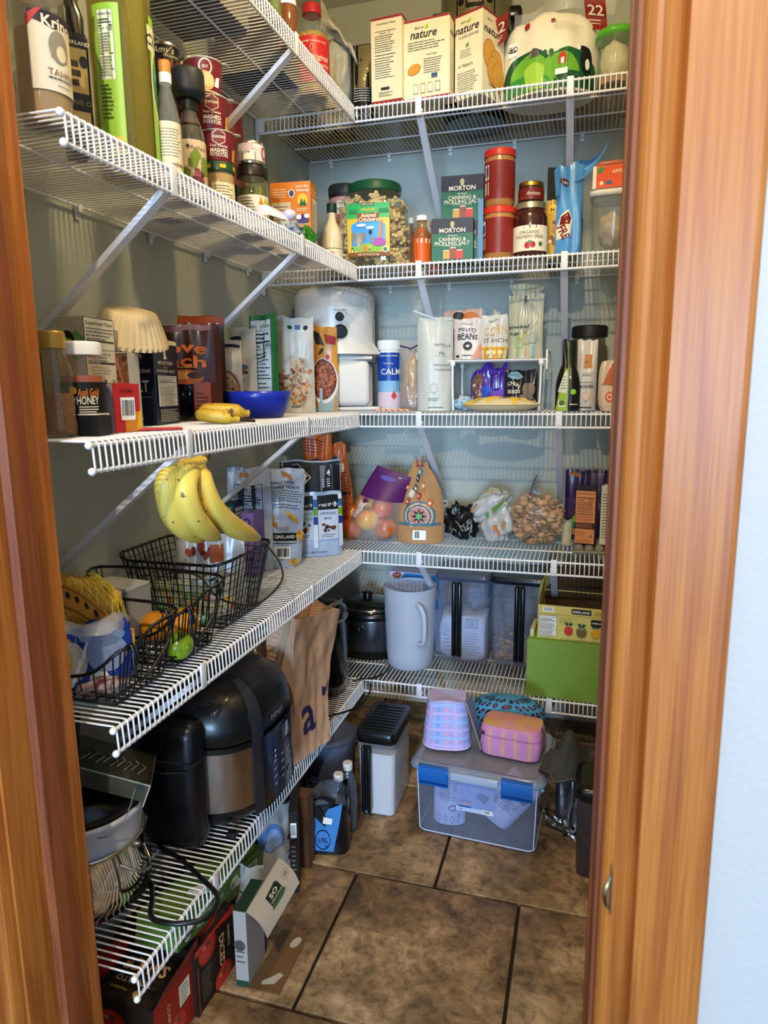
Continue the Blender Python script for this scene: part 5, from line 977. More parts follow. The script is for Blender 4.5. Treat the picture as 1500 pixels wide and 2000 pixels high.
for x_,z_,r_,nm in ((.004,H*.745,.0135,'control_knob'),(.006,H*.63,.0215,'control_knob')):
    c=onf(x_,z_); T=TR(c,(PI/2,0,0)); b=MB(); b.lathe([(r_,0),(r_,.008),(r_*.9,.012),(r_*.8,.013)],BLACKP,28,T=T); b.box((0,0,.015),(r_*1.5,.004,.006),BLACKM,T=T@Matrix.Rotation(.5,4,'Z')); b.build(nm,t)
p=Print(lambda u,v:(onf(u,v)+Vector((0,-.0008,0)),Vector((0,-1,0)))); p.text('Grain Mill',.006,H*.80,.006,INK,w=.04,bold=0); 
for r_,z_ in((.018,.745),(.027,.63)):
    for i in range(9): a_=2.6-i*.26; p.ell(.012+r_*math.cos(a_),H*z_+r_*math.sin(a_),.0012,.0012,INK,6); p.k-=1
p.k+=2; p.text("L'EQUIP",.012,H*.48,.007,INK,w=.042,bold=0); p.done('lettering',t)
# blue canister
t,R,H=putr('supplement_canister','blue and white powder canister right of the grain mill','canister',(738,784,665),Z,Y=-.17,a=10)
rad=jar(t,R,H,[(.97,0),(1,.02),(1,.83),(.9,.84),(.9,.86)],WH,'can'); lid(t,R*1.02,H*.86,H,WH,ribs=False)
p=wraplabel(t,rad,H*.04,H*.82,M('#2350a4',.35),260); p.rect(-R*2.2,H*.04,R*2.2,H*.42,M('#8fbcd4'),n=16); p.rect(-R*2.2,H*.04,R*2.2,H*.26,M('#d9c4cc'),n=16); p.text('CALM',R*.2,H*.56,.022,CREAM,bold=.03); p.text('NATURAL',0,H*.67,.006,CREAM); p.lines(-R,H*.76,R,H*.79,1,CREAM,.4); p.poly([(R*.2,H*.2),(R*.45,H*.28),(R*.7,H*.2),(R*.45,H*.15)],M('#c8484c')); p.done('label',t)
cc_=t.location
# zip bag with flour jar
t,w_,h_=put('zip_bag','clear zip bag with dark purple seal holding tan powder, left of the protein pouch','bag',(776,836,664),Z,.08,6,Y=-.24)
p,pr=pouch(t,w_,h_,.07,film('#f4f0ea',.25,.12,.8,25),seed=41,wr=.008,gus=.9,round_=.3,exp=.5); b=MB(); b.tube([p.F[22][i]+Vector((0,-.002,0)) for i in range(0,21,2)],.0022,M('#2c2a6a',.4),6); b.build('zip_seal',t)
blob(t,'inner_bag',(-w_*.06,-.004,h_*.36),(w_*.38,.032,h_*.35),M('#bda284',.35,bump=.8,scale=45,coat=.4,var=.15),4,.22,2.5,28,flat=.002,fn2=lambda q,d:Vector((q.x*(1-.4*max(0,q.z/h_-.3)),q.y,q.z*1.0 if q.z<h_*.4 else q.z+ (q.z-h_*.4)*.5)))
pr.rect(w_*.05,h_*.55,w_*.35,h_*.8,M('#cfc0b0',.5)); pr.ell(w_*.2,h_*.68,.008,.008,M('#a06a5a')); pr.lines(w_*.1,h_*.15,w_*.42,h_*.5,8,M('#7a6a5a'),.2); pr.done('print',t)
# red and white straws bundle
t=thing('paper_straws','flat bundle of red and white striped paper straws lying before the canister','straws',(.385,-.335,Z+.003),4,)
for i in range(6):
    b=MB(); dx=-.055; 
    for s in range(12): b.tube([(-.055+s*.0092,-.012+i*.0058+.002*math.sin(i*2),.001+(i%2)*.001),(-.055+(s+1)*.0092,-.012+i*.0058+.003*math.sin(i*3),.001+(i%2)*.001)],.0022,[M('#d8694c',.6),CREAM][(s+i)%2],6)
    b.build('straw',t)
# protein powder pouch
t,w_,h_=put('protein_pouch','tall off-white narrow powder pouch with rolled wire-tied top','pouch',(816,886,620),Z,.07,14,Y=-.33)
pw=M('#c9cac2',.5,coat=.1,bump=.15,scale=18); p,pr=pouch(t,w_,h_,.066,pw,seed=42,wr=.006,fr=7,gus=.95,topd=.02,exp=.5,pinch=.0)
pr.rect(w_*-.05,h_*.6,w_*.44,h_*.602,INK); pr.text('VANILLA',w_*.18,h_*.72,.009,M('#5a5a55'),w=w_*.5,bold=0); pr.text('PEA',w_*.18,h_*.63,.009,M('#5a5a55'),bold=0); pr.text('PROTEIN',w_*.2,h_*.5,.008,M('#5a5a55'),w=w_*.5,bold=0); pr.text('POWDER',w_*.2,h_*.45,.008,M('#5a5a55'),w=w_*.45,bold=0); pr.ell(-w_*.05,h_*.25,w_*.12,w_*.14,M('#b4b5ab')); pr.ell(-w_*.05,h_*.25,w_*.09,w_*.11,pw); pr.lines(-w_*.2,h_*.11,w_*.1,h_*.15,2,INK,.3); pr.lines(-w_*.2,h_*.03,w_*.35,h_*.05,1,INK,.4); pr.done('print',t)
b=MB(); b.tube([(w_*.1,-.012,h_*.985),(-w_*.3,-.02,h_*1.03),(-w_*.62,-.02,h_*1.08)],.0022,WH,6); b.box((0,-.004,h_*.99),(w_*.96,.012,.012),pw,bev=.004); b.build('tin_tie',t)
# shelf riser
rx0=W(882,700,y=-.31).x; rx1=W(1060,700,y=-.31).x; rz=W(970,702,y=-.31).z
t=thing('shelf_riser','small white wire shelf riser holding bean and starch bags','riser',((rx0+rx1)/2,-.23,Z),0); hw=(rx1-rx0)/2; rh=rz-Z
b=MB(); 
for i in range(30): x_=-hw+2*hw*i/29; b.tube([(x_,-.085,rh),(x_,.085,rh)],.0013,wire,5)
for y_ in(-.085,-.03,.03,.085): b.tube([(-hw-.01,y_,rh-.002),(hw+.01,y_,rh-.002)],.002,wire,6)
o=b.build('riser_wires',t); o['kind']='stuff'
for sx in(-1,1):
    for sy in(-1,1): b=MB(); b.tube([(sx*hw*.97,sy*.083,rh),(sx*hw*.97,sy*.083,rh*.5),(sx*hw*.95,sy*.083,.002)],.0034,WH,8); b.sph((sx*hw*.97,sy*.083,rh*.93),(.008,.006,.010),WH,10); b.build('leg',t)
b=MB(); b.tube([(hw+.012,-.085,rh-.03),(hw+.012,-.085,rh+.022),(hw+.012,.085,rh+.022),(hw+.012,.085,rh-.03)],.003,WH,8); b.build('side_rail',t)
ZR=Z+rh+.003
t,w_,h_,p,pr=lay('bean_bag','peach bag with orange circle behind the front pinto bean bag on the riser',(863,938,602),-.22,-6,M('#d8b09a',.35,coat=.3),d=.04,zb=ZR,cat='bag',seed=43,wr=.006,gus=.7)
pr.ell(w_*.22,h_*.7,w_*.28,w_*.3,M('#d97f3c')); pr.ell(-w_*.1,h_*.86,w_*.14,w_*.12,INK); pr.rect(-w_*.45,h_*.2,-w_*.2,h_*.6,M('#8a5a48')); speck(pr,-w_*.33,h_*.4,w_*.12,h_*.2,oat,30,.005); pr.done('print',t)
t,w_,h_,p,pr=lay('bean_bag','pale pinto bean bag with black lettering and a round black emblem on the riser',(886,940,621),-.275,4,M('#dccfc4',.35,coat=.3),d=.045,zb=ZR,cat='bag',seed=44,wr=.006,gus=.8)
pr.text('PINTO',-w_*.02,h_*.72,.015,INK,w=w_*.62,bold=.03); pr.text('BEANS',0,h_*.56,.018,INK,w=w_*.72,bold=.04); pr.lines(-w_*.25,h_*.85,w_*.2,h_*.88,1,INK,.4); pr.ell(0,h_*.33,w_*.17,w_*.16,INK); pr.ell(0,h_*.33,w_*.07,w_*.05,M('#dccfc4')); pr.poly([(w_*.1,h_*.02),(w_*.47,h_*.02),(w_*.47,h_*.4)],M('#d8a088')); pr.lines(-w_*.2,h_*.08,w_*.25,h_*.13,1,INK,.5); pr.ell(-w_*.35,h_*.08,.005,.004,INK); pr.done('print',t)
t,w_,h_,p,pr=lay('starch_bag','white and yellow corn starch bag on the riser beside the pinto beans',(937,991,612),-.275,2,M('#d6d1c4',.4,coat=.2),d=.05,zb=ZR,cat='bag',seed=45,wr=.007,gus=.8,round_=.2)
pr.rect(-w_*.49,0,w_*.49,h_*.24,M('#dba42c')); 
for i in range(9): pr.ell(w_*(-.44+.11*i),h_*.24,w_*.055,.004,M('#dba42c'))
pr.text('ORGANIC',0,h_*.88,.006,INK,bold=0); pr.text('CORN',w_*.05,h_*.67,.032,M('#d8b26a'),w=w_*.8,bold=0); pr.text('STARCH',w_*.05,h_*.42,.014,M('#8a6a48'),w=w_*.8,bold=0); 
for i in(-.2,.02,.24): pr.ell(w_*i,h_*.14,.006,.006,M('#f0d898'))
pr.done('print',t)
b=MB(); b.grid(lambda u,v:Vector((-w_*.05+w_*.2*u*(1-v),.0+.01*u,h_*(.95+.24*v))),4,5,M('#cfcabc',.4)); b.grid(lambda u,v:Vector((w_*.08+w_*.2*u*(1-v),.006+.01*u,h_*(.95+.16*v))),4,5,M('#cfcabc',.4)); b.build('folded_top',t)
t,w_,h_,p,pr=lay('sugar_pouch','tall pale powdered sugar pouch with whisk picture and a flared folded top',(990,1060,572),-.26,-3,M('#c2bfa4',.4,coat=.2,bump=.2,scale=15),d=.05,zb=ZR,cat='pouch',seed=46,wr=.007,gus=.8,pinch=.15)
for i in range(7):
    k=(i-3)/3; P=[Vector((w_*(-.02+.02*k+(k*.28+.1)*math.sin(PI*min(1,s/8*1.0))),0,h_*(.9-.52*s/8))) for s in range(9)]
    for A_,B_ in zip(P,P[1:]): pr.poly([(A_.x-.0006,A_.z),(A_.x+.0006,A_.z),(B_.x+.0006,B_.z),(B_.x-.0006,B_.z)],M('#7a786c')); pr.k-=2
    pr.k=max(pr.k,4)
pr.k+=4; pr.rect(-w_*.04,h_*.86,w_*.03,h_*1.0*.98,M('#6a6a60')); pr.text('powdered',-w_*.18,h_*.5,.012,INK,bold=.03); pr.text('sugar',-w_*.28,h_*.4,.012,INK,bold=.03)
for x_,z_,c,rt in((-.18,.24,'#9fc04c',.4),(.04,.3,'#c9b25a',.1),(.24,.32,'#8fb2c4',-.4)): pr.ell(w_*x_,h_*z_,.013,.017,M(c,.4),rot=rt); pr.ell(w_*x_,h_*z_,.010,.014,M('#b8b8a0'),rot=rt); pr.rect(w_*x_-.003,h_*.04,w_*x_+.003,h_*(z_-.12),M(c,.4))
pr.done('print',t)
b=MB(); b.grid(lambda u,v:Vector((w_*(-.35+.95*u*(.6+.5*v)-.15*v),.004+.01*math.sin(u*4),h_*(.96+.18*v+.03*math.sin(u*5)))),10,5,M('#bab79c',.4,bump=.2,scale=15)); b.build('flared_top',t)
# goods under the riser
t,w_,h_,p,pr=lay('nut_packet','purple and blue open packet of nuts under the riser',(916,984,722),-.22,-4,M('#5a3a9a',.25,coat=.4),d=.05,cat='packet',seed=47,wr=.012,fr=14,gus=.9)
pr.rect(-w_*.45,h_*.1,-w_*.15,h_*.9,M('#8a6a4c')); speck(pr,-w_*.3,h_*.45,w_*.14,h_*.36,oat,40,.005,rect=True); pr.rect(-w_*.14,h_*.05,w_*.15,h_*.6,M('#2f5ac0')); pr.rect(w_*.15,h_*.05,w_*.45,h_*.55,M('#7a4ab8')); pr.done('print',t)
b=MB(); crumple(b,lambda u,v:(-w_*.2+w_*.75*u,-.01+.01*math.sin(u*7),h_*(.9+.3*v*abs(math.sin(u*4+.5)))),12,5,M('#6a3fa8',.25,coat=.4),.008,30,3); b.build('torn_top',t)
t,w_,h_,p,pr=lay('seed_bag','dark chia seed bag with white lettering under the riser',(984,1048,720),-.24,0,M('#2c2a2e',.3,coat=.3),d=.05,cat='bag',seed=48,wr=.008,fr=12,gus=.9)
leaf(pr,-w_*.42,h_*.82,.05,.03,.1,M('#8fb2bc')); pr.text('Simply Nature',-w_*.15,h_*.84,.006,INK,w=w_*.35,bold=0); pr.text('CHIA',-w_*.22,h_*.62,.012,CREAM,bold=.05); pr.text('SEEDS',-w_*.2,h_*.46,.012,CREAM,bold=.05); pr.ell(w_*.1,h_*.2,w_*.36,h_*.17,M('#c9b8b0')); speck(pr,w_*.1,h_*.22,w_*.32,h_*.14,[M('#5a504c'),M('#8a7c70'),M('#3a3430')],90,.003); pr.ell(w_*.25,h_*.5,w_*.18,h_*.2,M('#8a7868')); pr.done('print',t)
t=thing('snack_packet','small crumpled white and blue packet lying behind the protein pouch','packet',(.60,-.30,Z),10); blob(t,'packet',(0,0,.022),(.028,.024,.022),M('#cfd6d8',.25,bump=.8,scale=50,var2='#5a9ac4',coat=.3),4,.5,3,26,flat=.001)
t=thing('fruit_bag','flat clear bag of yellow sliced fruit lying in front of the riser','bag',(0,0,0),0); A=W(898,795,y=-.365); B_=W(1057,795,y=-.365); t.location=((A.x+B_.x)/2,-.355,Z+.0005); wq=(B_.x-A.x)
fp=Pouch(wq,.055,.09,seed=50,wr=.004,gus=1,exp=.25,topd=.012); fm_=M('#d8c8a0',.25,coat=.6,bump=.5,scale=30); b=MB()
def lie(u,v):
    a_=2*PI*u; x=math.cos(a_); y=math.sin(a_); k=v; px_=wq*.5*x*k; py_=.045*y*k; return Vector((px_,py_,.001+.022*(1-k**3)*(1+.25*noise.noise(Vector((px_*30,py_*30,1))))+.018))
b.grid(lie,40,8,fm_); b.grid(lambda u,v:Vector((lie(1-u,v).x,lie(1-u,v).y,.018-.017*(1-v**4))),40,6,fm_); b.build('bag',t)
p=Print(lambda u,v:(Vector((u,-.046+.00,v)) if False else lie((math.atan2(v,u/wq*.09)/(2*PI))%1,min(.97,math.hypot(u/(wq*.5),v/.045))),Vector((0,-.3,.95))))
for i in range(9): p.ell(-wq*.36+wq*.09*i,-.008+.012*((i*7)%3-1),.022,.011,M(['#e0b84a','#e6c66a','#d8a83a'][i%3],.3),14,rot=.3*i)
p.ell(-wq*.3,-.02,.006,.012,M('#b9b84c')); p.done('fruit_slices',t)
# right side of the back shelf
t,R,H=putr('glass_jar','large dark clear jar with wide black lid at the right of the third shelf','jar',(1113,1185,637),Z,Y=-.15)
rad=jar(t,R,H,[(.93,0),(1,.03),(1,.66),(.93,.74),(.84,.79),(.82,.87)],glass('#b9b8a4',.12)); lid(t,R*.93,H*.865,H,BLACKM)
b=MB(); b.lathe([(R*.9,.003),(R*.96,H*.05),(R*.96,H*.5)],M('#6b6a58',.6,var=.2,scale=50),30); b.build('contents',t)
t,w_,h_,p,pr=lay('seed_pouch','white pouch with tan square and black lettering standing before the black-lidded jar',(1126,1166,662),-.30,0,M('#cfcac4',.3,coat=.3),d=.045,seed=51,wr=.005,gus=.8)
pr.rect(-w_*.34,h_*.6,w_*.25,h_*.8,M('#c08a4c')); pr.text('G',0,h_*.7,.010,INK); pr.rect(-w_*.4,h_*.52,w_*.35,h_*.523,INK); pr.text('OATMEAL',0,h_*.5,.006,INK,w=w_*.5,bold=0); pr.text('INGREDIENTS',0,h_*.40,.004,INK,w=w_*.6); pr.text('ADDED',0,h_*.345,.010,INK,w=w_*.65,bold=.04); pr.ell(0,h_*.2,w_*.2,w_*.24,M('#d9a890')); pr.ell(0,h_*.2,w_*.15,w_*.18,M('#cfcac4')); pr.lines(-w_*.3,h_*.03,w_*.35,h_*.06,1,INK,.7); pr.done('print',t)
t,w_,h_,p,pr=lay('lime_pouch','narrow lime green and black pouch with a twisted neck, left of the black-lidded jar',(1087,1136,662),-.34,6,M('#141414',.35,coat=.2),d=.05,seed=52,wr=.004,gus=.8,neck=(.66,.5,.55),exp=.6)
pr.poly([(-w_*.48,0),(-w_*.0,0),(w_*.0,h_*.6),(-w_*.2,h_*.6)],M('#9db84a')); pr.poly([(-w_*.4,h_*.27),(-w_*.06,h_*.25),(-w_*.05,h_*.56),(-w_*.2,h_*.56)],M('#d4d6c4')); pr.lines(-w_*.3,h_*.3,-w_*.1,h_*.5,5,INK,.2); pr.barcode(-w_*.36,h_*.06,-w_*.1,h_*.16); pr.ell(w_*.2,h_*.27,.007,.008,LGRN); pr.lines(w_*.06,h_*.08,w_*.42,h_*.11,1,CREAM,.5); pr.poly([(-w_*.06,h_*.58),(w_*.07,h_*.58),(w_*.03,h_*.98),(-w_*.14,h_*.98)],M('#7f8a38')); pr.done('print',t)
t,w_,h_,p,pr=lay('orange_slice_pouch','pale pouch with orange slice picture cut off by the right door frame',(1170,1220,705),-.34,4,M('#cbbba8',.3,coat=.3),d=.05,seed=53,wr=.005,gus=.8,round_=.5)
pr.poly([(-w_*.35,h_*.55),(0,h_*.95),(w_*.4,h_*.95),(w_*.4,h_*.55)],M('#b5683c')); pr.text('FREEZE DRIED',0,h_*.55,.006,M('#b5683c'),w=w_*.8); pr.ell(-w_*.05,h_*.28,.012,.014,M('#d2643c')); 
for i in range(6): a_=i*PI/3; pr.ell(-w_*.05+.006*math.cos(a_),h_*.28+.007*math.sin(a_),.0025,.0025,CREAM,8); pr.k-=1
pr.k+=2; pr.done('print',t)
t=thing('small_brown_bag','small brown packet between the tan-square pouch and orange slice pouch','packet',(.995,-.27,Z),0); blob(t,'packet',(0,0,.03),(.014,.02,.03),M('#8a5a48',.4,bump=.5,scale=40,var=.3),3,.3,3,18,flat=.001)
# ================================================================== FOURTH SHELF, LEFT WALL
Z=ZL[3]
bw=M('#0e0e10',.35,coat=.3); bwr=M('#2a1d16',.5)
# --- two scooped stacking baskets
def stackbasket(label,x0,x1,yb,yf,zt,front):
    t=thing('wire_basket',label,'basket',((x0+x1)/2,(yb+yf)/2,Z+.0005),0,'black wire baskets on the fourth shelf'); O=Vector(t.location); hx=(x1-x0)/2; hy=(yb-yf)/2; H=zt-Z
    bx,by=hx-.018,hy-.012
    zf=H*.42  # height of the scooped front
    rim=[(-hx,hy,H),(hx,hy,H),(hx,hy*.3,H*.86),(hx,-hy*.45,H*.74),(hx*.93,-hy*.8,H*.72),(hx*.5,-hy,zf),(-hx*.5,-hy,zf*.9),(-hx*.93,-hy*.8,H*.72),(-hx,-hy*.45,H*.74),(-hx,hy*.3,H*.86)]
    b=MB(); b.tube(rim,.0030,bw,7,closed=True,sub=4); b.build('rim',t)
    P=catmull([Vector(p) for p in rim],10,True)
    b=MB()
    for z in(.004,.020): b.tube([(-bx*(1+z),by,z),(bx*(1+z),by,z),(bx*(1+z),-by,z),(-bx*(1+z),-by,z)],.0022,bw,6,closed=True)
    for i in range(0,len(P),3):
        p=P[i]; q=Vector((max(-bx,min(bx,p.x*.93)),max(-by,min(by,p.y*.93)),.004)); 
        b.tube([p,q],.0014,bw,5)
    for i in range(11): x=-bx+2*bx*i/10; b.tube([(x,-by,.004),(x,by,.004)],.0014,bw,5)
    for i in range(3): y=-by+2*by*(i+.5)/3; b.tube([(-bx,y,.003),(bx,y,.003)],.0016,bw,5)
    b.build('wires',t)['kind']='stuff'
    # swinging stacking bar on the right side
    b=MB(); y0,y1=hy*.75,-hy*.55; z0,z1=H*.93,H*.72
    b.tube([(hx+.004,y0,z0+.004),(hx+.012,y0-.004,z0-.03),(hx+.016,y0-.03,z0-.048),(hx+.016,y1+.01,z1-.05),(hx+.010,y1-.004,z1-.04),(hx+.004,y1,z1+.004)],.0028,bw,7,sub=3); b.build('stacking_bar',t)
    for y,z in((y0,z0),(y1,z1)):
        b=MB()
        for k in(-1,1): b.tube([(hx-.006,y+k*.0035,z+.003),(hx+.004,y+k*.0035,z+.007),(hx+.010,y+k*.0035,z-.008),(hx+.012,y+k*.002,z-.020)],.0024,bw,6,sub=3)
        b.build('hook',t)
    return t
stackbasket('black wire basket nearest the door frame, holding the blue bag',.030,.284,-1.388,-1.535,.800,0)
stackbasket('black wire basket between the near basket and the fine mesh basket, holding citrus',.020,.286,-1.232,-1.375,.812,0)
# --- fine mesh basket
t=thing('wire_basket','fine mesh black wire basket with folding handle, under the bunch of bananas','basket',(.150,-1.080,Z+.0005),0,'black wire baskets on the fourth shelf'); H=.150; hx,hy=.132,.108
def rbx(sx,sy,z,dip=0,n=8,r=.03):
    P=[]
    for cx,cy,a0 in((1,1,0),(-1,1,90),(-1,-1,180),(1,-1,270)):
        for i in range(n+1): a_=math.radians(a0+90*i/n); x=cx*(sx-r)+r*math.cos(a_); y=cy*(sy-r)+r*math.sin(a_); P.append(Vector((x,y,z-dip*max(0,math.cos(x/sx*PI/2))*(1 if y<0 else 0))))
    return P
def dense(P,m=56):
    L_=[0]; n=len(P)
    for i in range(n): L_.append(L_[-1]+(P[(i+1)%n]-P[i]).length)
    out=[]
    for k in range(m):
        s=L_[-1]*k/m; i=max(j for j in range(n) if L_[j]<=s+1e-9); f=(s-L_[i])/max(1e-6,L_[i+1]-L_[i]); out.append(P[i].lerp(P[(i+1)%n],f))
    return out
rings_=[dense(rbx(hx-.03*(1-q),hy-.022*(1-q),.003+(H-.003)*q,.028*q)) for q in [i/9 for i in range(10)]]
b=MB(); b.tube(rings_[-1],.0032,bw,7,closed=True); b.build('rim',t)
b=MB()
for k in range(56): b.tube([r_[k] for r_ in rings_[::3]],.00115 if k%2 else .0016,bw,4); b.sph(tuple(rings_[-1][k]),.0042,bw,5) if k%2==0 else None
for r_ in rings_[:-1]: b.tube(r_,.0010,bw,4,closed=True)
for i in range(12): x=-(hx-.03)+2*(hx-.03)*i/11; b.tube([(x,-hy+.022,.003),(x,hy-.022,.003)],.0012,bw,4)
for i in range(8): y=-(hy-.022)+2*(hy-.022)*i/7; b.tube([(-hx+.03,y,.004),(hx-.03,y,.004)],.0012,bw,4)
b.build('mesh',t)['kind']='stuff'
b=MB(); b.tube([(hx*.98,hy*.6,H+.002),(hx+.045,hy*.35,H-.035),(hx+.058,hy*.1,H-.07),(hx+.03,-hy*.5,H-.10),(-.02+hx,-hy*1.02,H-.075),(hx*.5,-hy*1.03,H-.03),(0,-hy*1.02,H-.028)],.0022,bwr,7,sub=5); b.build('handle',t)
# --- banana bunch
t=thing('banana_bunch','bunch of large ripe yellow bananas resting on the fine mesh basket','bananas',(.262,-1.02,.905),0)
T_=Matrix.Translation(-Vector(t.location))
by_=banmat('yellow_peel','#ecd060','#dcb844','#7a5426',75,.665)
def bpts(L,xs): return [T_@W(x/5+280,y/5+880,x=xx) for (x,y),xx in zip(L,xs)]
curves=[([(545,60),(400,120),(290,210),(262,420),(330,640),(440,760),(600,850)],[.250,.245,.238,.232,.232,.236,.242],.0190),
 ([(560,75),(360,170),(235,280),(232,440),(285,640),(400,770),(575,872)],[.262,.262,.262,.260,.258,.258,.260],.0195),
 ([(575,90),(470,190),(412,290),(412,430),(470,610),(575,750),(735,855)],[.266,.276,.284,.288,.288,.286,.284],.0215),
 ([(590,90),(552,200),(575,330),(650,510),(780,660),(930,770),(1130,862)],[.268,.280,.290,.296,.298,.298,.296],.0205)]
for L_,xs,r_ in curves:
    o=banana('banana',t,bpts(L_,xs),r_,by_,tipm,.36,.06); P=bpts(L_,xs)
    p=Print(lambda u,v,P=P,r_=r_:(lambda s,c: (c+Vector((.53,-.80,.1)).normalized()*r_*1.02+Vector((.8,.5,0))*v*.6,Vector((.53,-.80,.1)).normalized()))(0,(lambda f:P[int(f)].lerp(P[min(len(P)-1,int(f)+1)],f-int(f)))(1+u*4.4)))
    p.k=0; R_=random.Random(int(r_*1e5)+len(str(L_)))
    for i in range(9): uu=R_.random(); vv=R_.uniform(-.012,.012); a,n_=p.S(uu,vv); 
b=MB(); c=T_@W(400,894,x=.265); b.tube([c+Vector((-.012,0,-.004)),c+Vector((0,0,.006)),c+Vector((.006,0,.014))],[.014,.013,.008],M('#8a6a34',.8,var=.4,scale=60),9); b.build('crown',t)
# --- produce in baskets
t=thing('lime','shiny green lime at the front of the middle basket','lime',(0,0,0),0); c=W(351,1278,x=.262); t.location=(c.x,c.y,Z+.0065); b=MB(); b.sph((0,0,.026),(.025,.028,.026),M('#8fae2a',.3,var=.3,scale=30,coat=.3),22); b.sph((.022,-.008,.028),(.005,.005,.005),M('#7a9a2a',.5),8); b.build('fruit',t)
t=thing('orange','orange citrus fruit partly hidden behind the lime','orange',(.235,-1.285,Z+.0065),0); b=MB(); b.sph((0,0,.046),(.032,.032,.031),M('#e39a20',.4,bump=.2,scale=300),24); b.sph((.0,-.0,.077),(.004,.004,.002),M('#6a7a2a',.6),8); b.build('fruit',t)
t=thing('orange','second orange tucked at the back of the middle basket','orange',(.17,-1.275,Z+.0065),0); b=MB(); b.sph((0,0,.032),(.030,.030,.030),M('#dd9420',.4,bump=.2,scale=300),24); b.sph((0,0,.062),(.004,.004,.002),M('#6a7a2a',.6),8); b.build('fruit',t)
t=thing('white_carton','plain pale grey carton standing in the middle basket','carton',(.100,-1.285,Z+.0065),-6); carton(t,.10,.06,.110,M('#b5b2ae',.6,bump=.05)); b=MB(); b.box((0,-.0005,.114),(.10,.064,.008),M('#c6c4c0',.6),bev=.002); b.build('lid_flap',t)
# mesh basket contents
t=thing('snack_bag','clear and white bag of glazed snacks standing in the fine mesh basket','bag',(.16,-1.045,Z+.006),22); p,pr=pouch(t,.15,.165,.05,M('#c9c6c0',.25,bump=.4,scale=25,coat=.4),seed=61,wr=.008,gus=.8)
speck(pr,-.02,.13,.035,.014,[M('#7a2a1c'),M('#a8502c')],14,.009); pr.rect(.0,.105,.03,.14,M('#b8622a')); pr.rect(-.06,.06,.06,.075,M('#d9d6d0')); pr.text('DO NOT TOUCH',0,.068,.009,INK) if False else pr.text('TO NUTS',0,.068,.009,INK,bold=.03); pr.rect(-.05,.03,.05,.035,INK); pr.done('print',t)
for i,(x,y,a,c1,lb) in enumerate([(.135,-1.135,10,'#b9bd9c','colourful snack pouch with leaf prints lying in the fine mesh basket'),(.195,-1.10,40,'#d0cfc4','white and orange snack pouch at the right side of the fine mesh basket')]):
    t=thing('snack_pouch',lb,'pouch',(x,y,Z+.006),a); p,pr=pouch(t,.11 if i==0 else .09,.085,.028,M(c1,.3,bump=.3,scale=30,coat=.3),seed=63+i,wr=.006,gus=.8)
    for k in range(8): pr.ell(-.04+.011*k,.02+.008*((k*5)%7),.008,.005,[G[2],YEL,M('#c4602c'),CREAM,G[3]][k%5],10,rot=k)
    pr.done('print',t)
t=thing('green_packet','bright green packet lying at the bottom of the fine mesh basket','packet',(.20,-1.165,Z+.006),30); blob(t,'packet',(0,0,.014),(.035,.014,.013),M('#4fa032',.3,coat=.3,var2='#a9c8d0',scale=20),6,.3,3,22,flat=.001)
# near basket contents
netm=M('#c9a93a',.6,bump=.6,scale=120)
t=thing('net_bag','yellow mesh produce bag with an orange printed band, behind the blue bag','bag',(.115,-1.425,Z+.0065),20)
HN=zrow(.115,-1.425,1108)-Z-.0065; k_=HN/.135
blob(t,'potatoes',(0,0,.062*k_),(.082,.038,.060*k_),M('#c8a24c',.7,var=.3,scale=30,bump=.4),7,.22,3,34,flat=.002)
b=MB()
for k in range(30):
    a0=2*PI*k/30
    for sgn in(-1,1): b.tube([(.088*math.cos(a0+sgn*s*.16)*math.sin(.25+s*.34),.043*math.sin(a0+sgn*s*.16)*math.sin(.25+s*.34),(.066-.066*math.cos(.25+s*.34))*k_+.001) for s in range(8)],.0008,M('#dcc440',.5),3)
b.build('netting',t)['kind']='stuff'
bf=lambda u,v: Vector((-.092+.205*u,-.043-.006*math.sin(PI*u),(.098+.034*math.sin(PI*min(1,u*1.15))-.034*v-.035*u*u)*k_))
b=MB(); b.grid(bf,20,4,M('#d8983c',.5,coat=.3)); o=b.build('band',t)
pr=Print(lambda u,v:(bf(u,v)+Vector((0,-.0006,0)),Vector((0,-1,0))))
for q in range(7): pr.ell(.3+.07*q,.35,.018,.13,INK,8)
pr.rect(0,.8,1,.86,M('#8a4a20')); pr.rect(0,.06,1,.1,M('#8a4a20')); pr.done('print',o)
t=thing('straw_net','ball of pale straw-coloured netting against the door frame','net',(.075,-1.500,Z+.0065),0); blob(t,'net',(0,0,.040),(.034,.028,.040),M('#cfa868',.7,var=.4,scale=160,bump=1),8,.2,3,26,flat=.001)
t=thing('net_pouch','thin green-yellow mesh pouch at the wall behind the orange band','net',(.045,-1.40,Z+.0065),0); blob(t,'net',(0,0,.070),(.03,.028,.07),M('#a8a83c',.7,var=.4,scale=140,bump=1),9,.2,3,24,flat=.001)
t=thing('blue_produce_bag','blue and clear produce bag with a yellow panel in the near wire basket','bag',(.175,-1.478,Z+.0065),38)
p,pr=pouch(t,.15,.105,.07,M('#2a55b8',.25,bump=.5,scale=18,coat=.5,var2='#1f3f96'),seed=71,wr=.010,fr=9,gus=.9,exp=.45,round_=.25)
pr.poly([(-.072,.012),(-.03,.006),(-.018,.085),(-.066,.09)],M('#d9a838',.4)); pr.text('FRESH',-.047,.076,.014,INK,rot=.5,bold=.03); pr.text('DUCK',-.055,.058,.016,INK,rot=.5,bold=.03) if False else pr.text('juicy',-.048,.055,.014,INK,rot=.5,bold=.03)
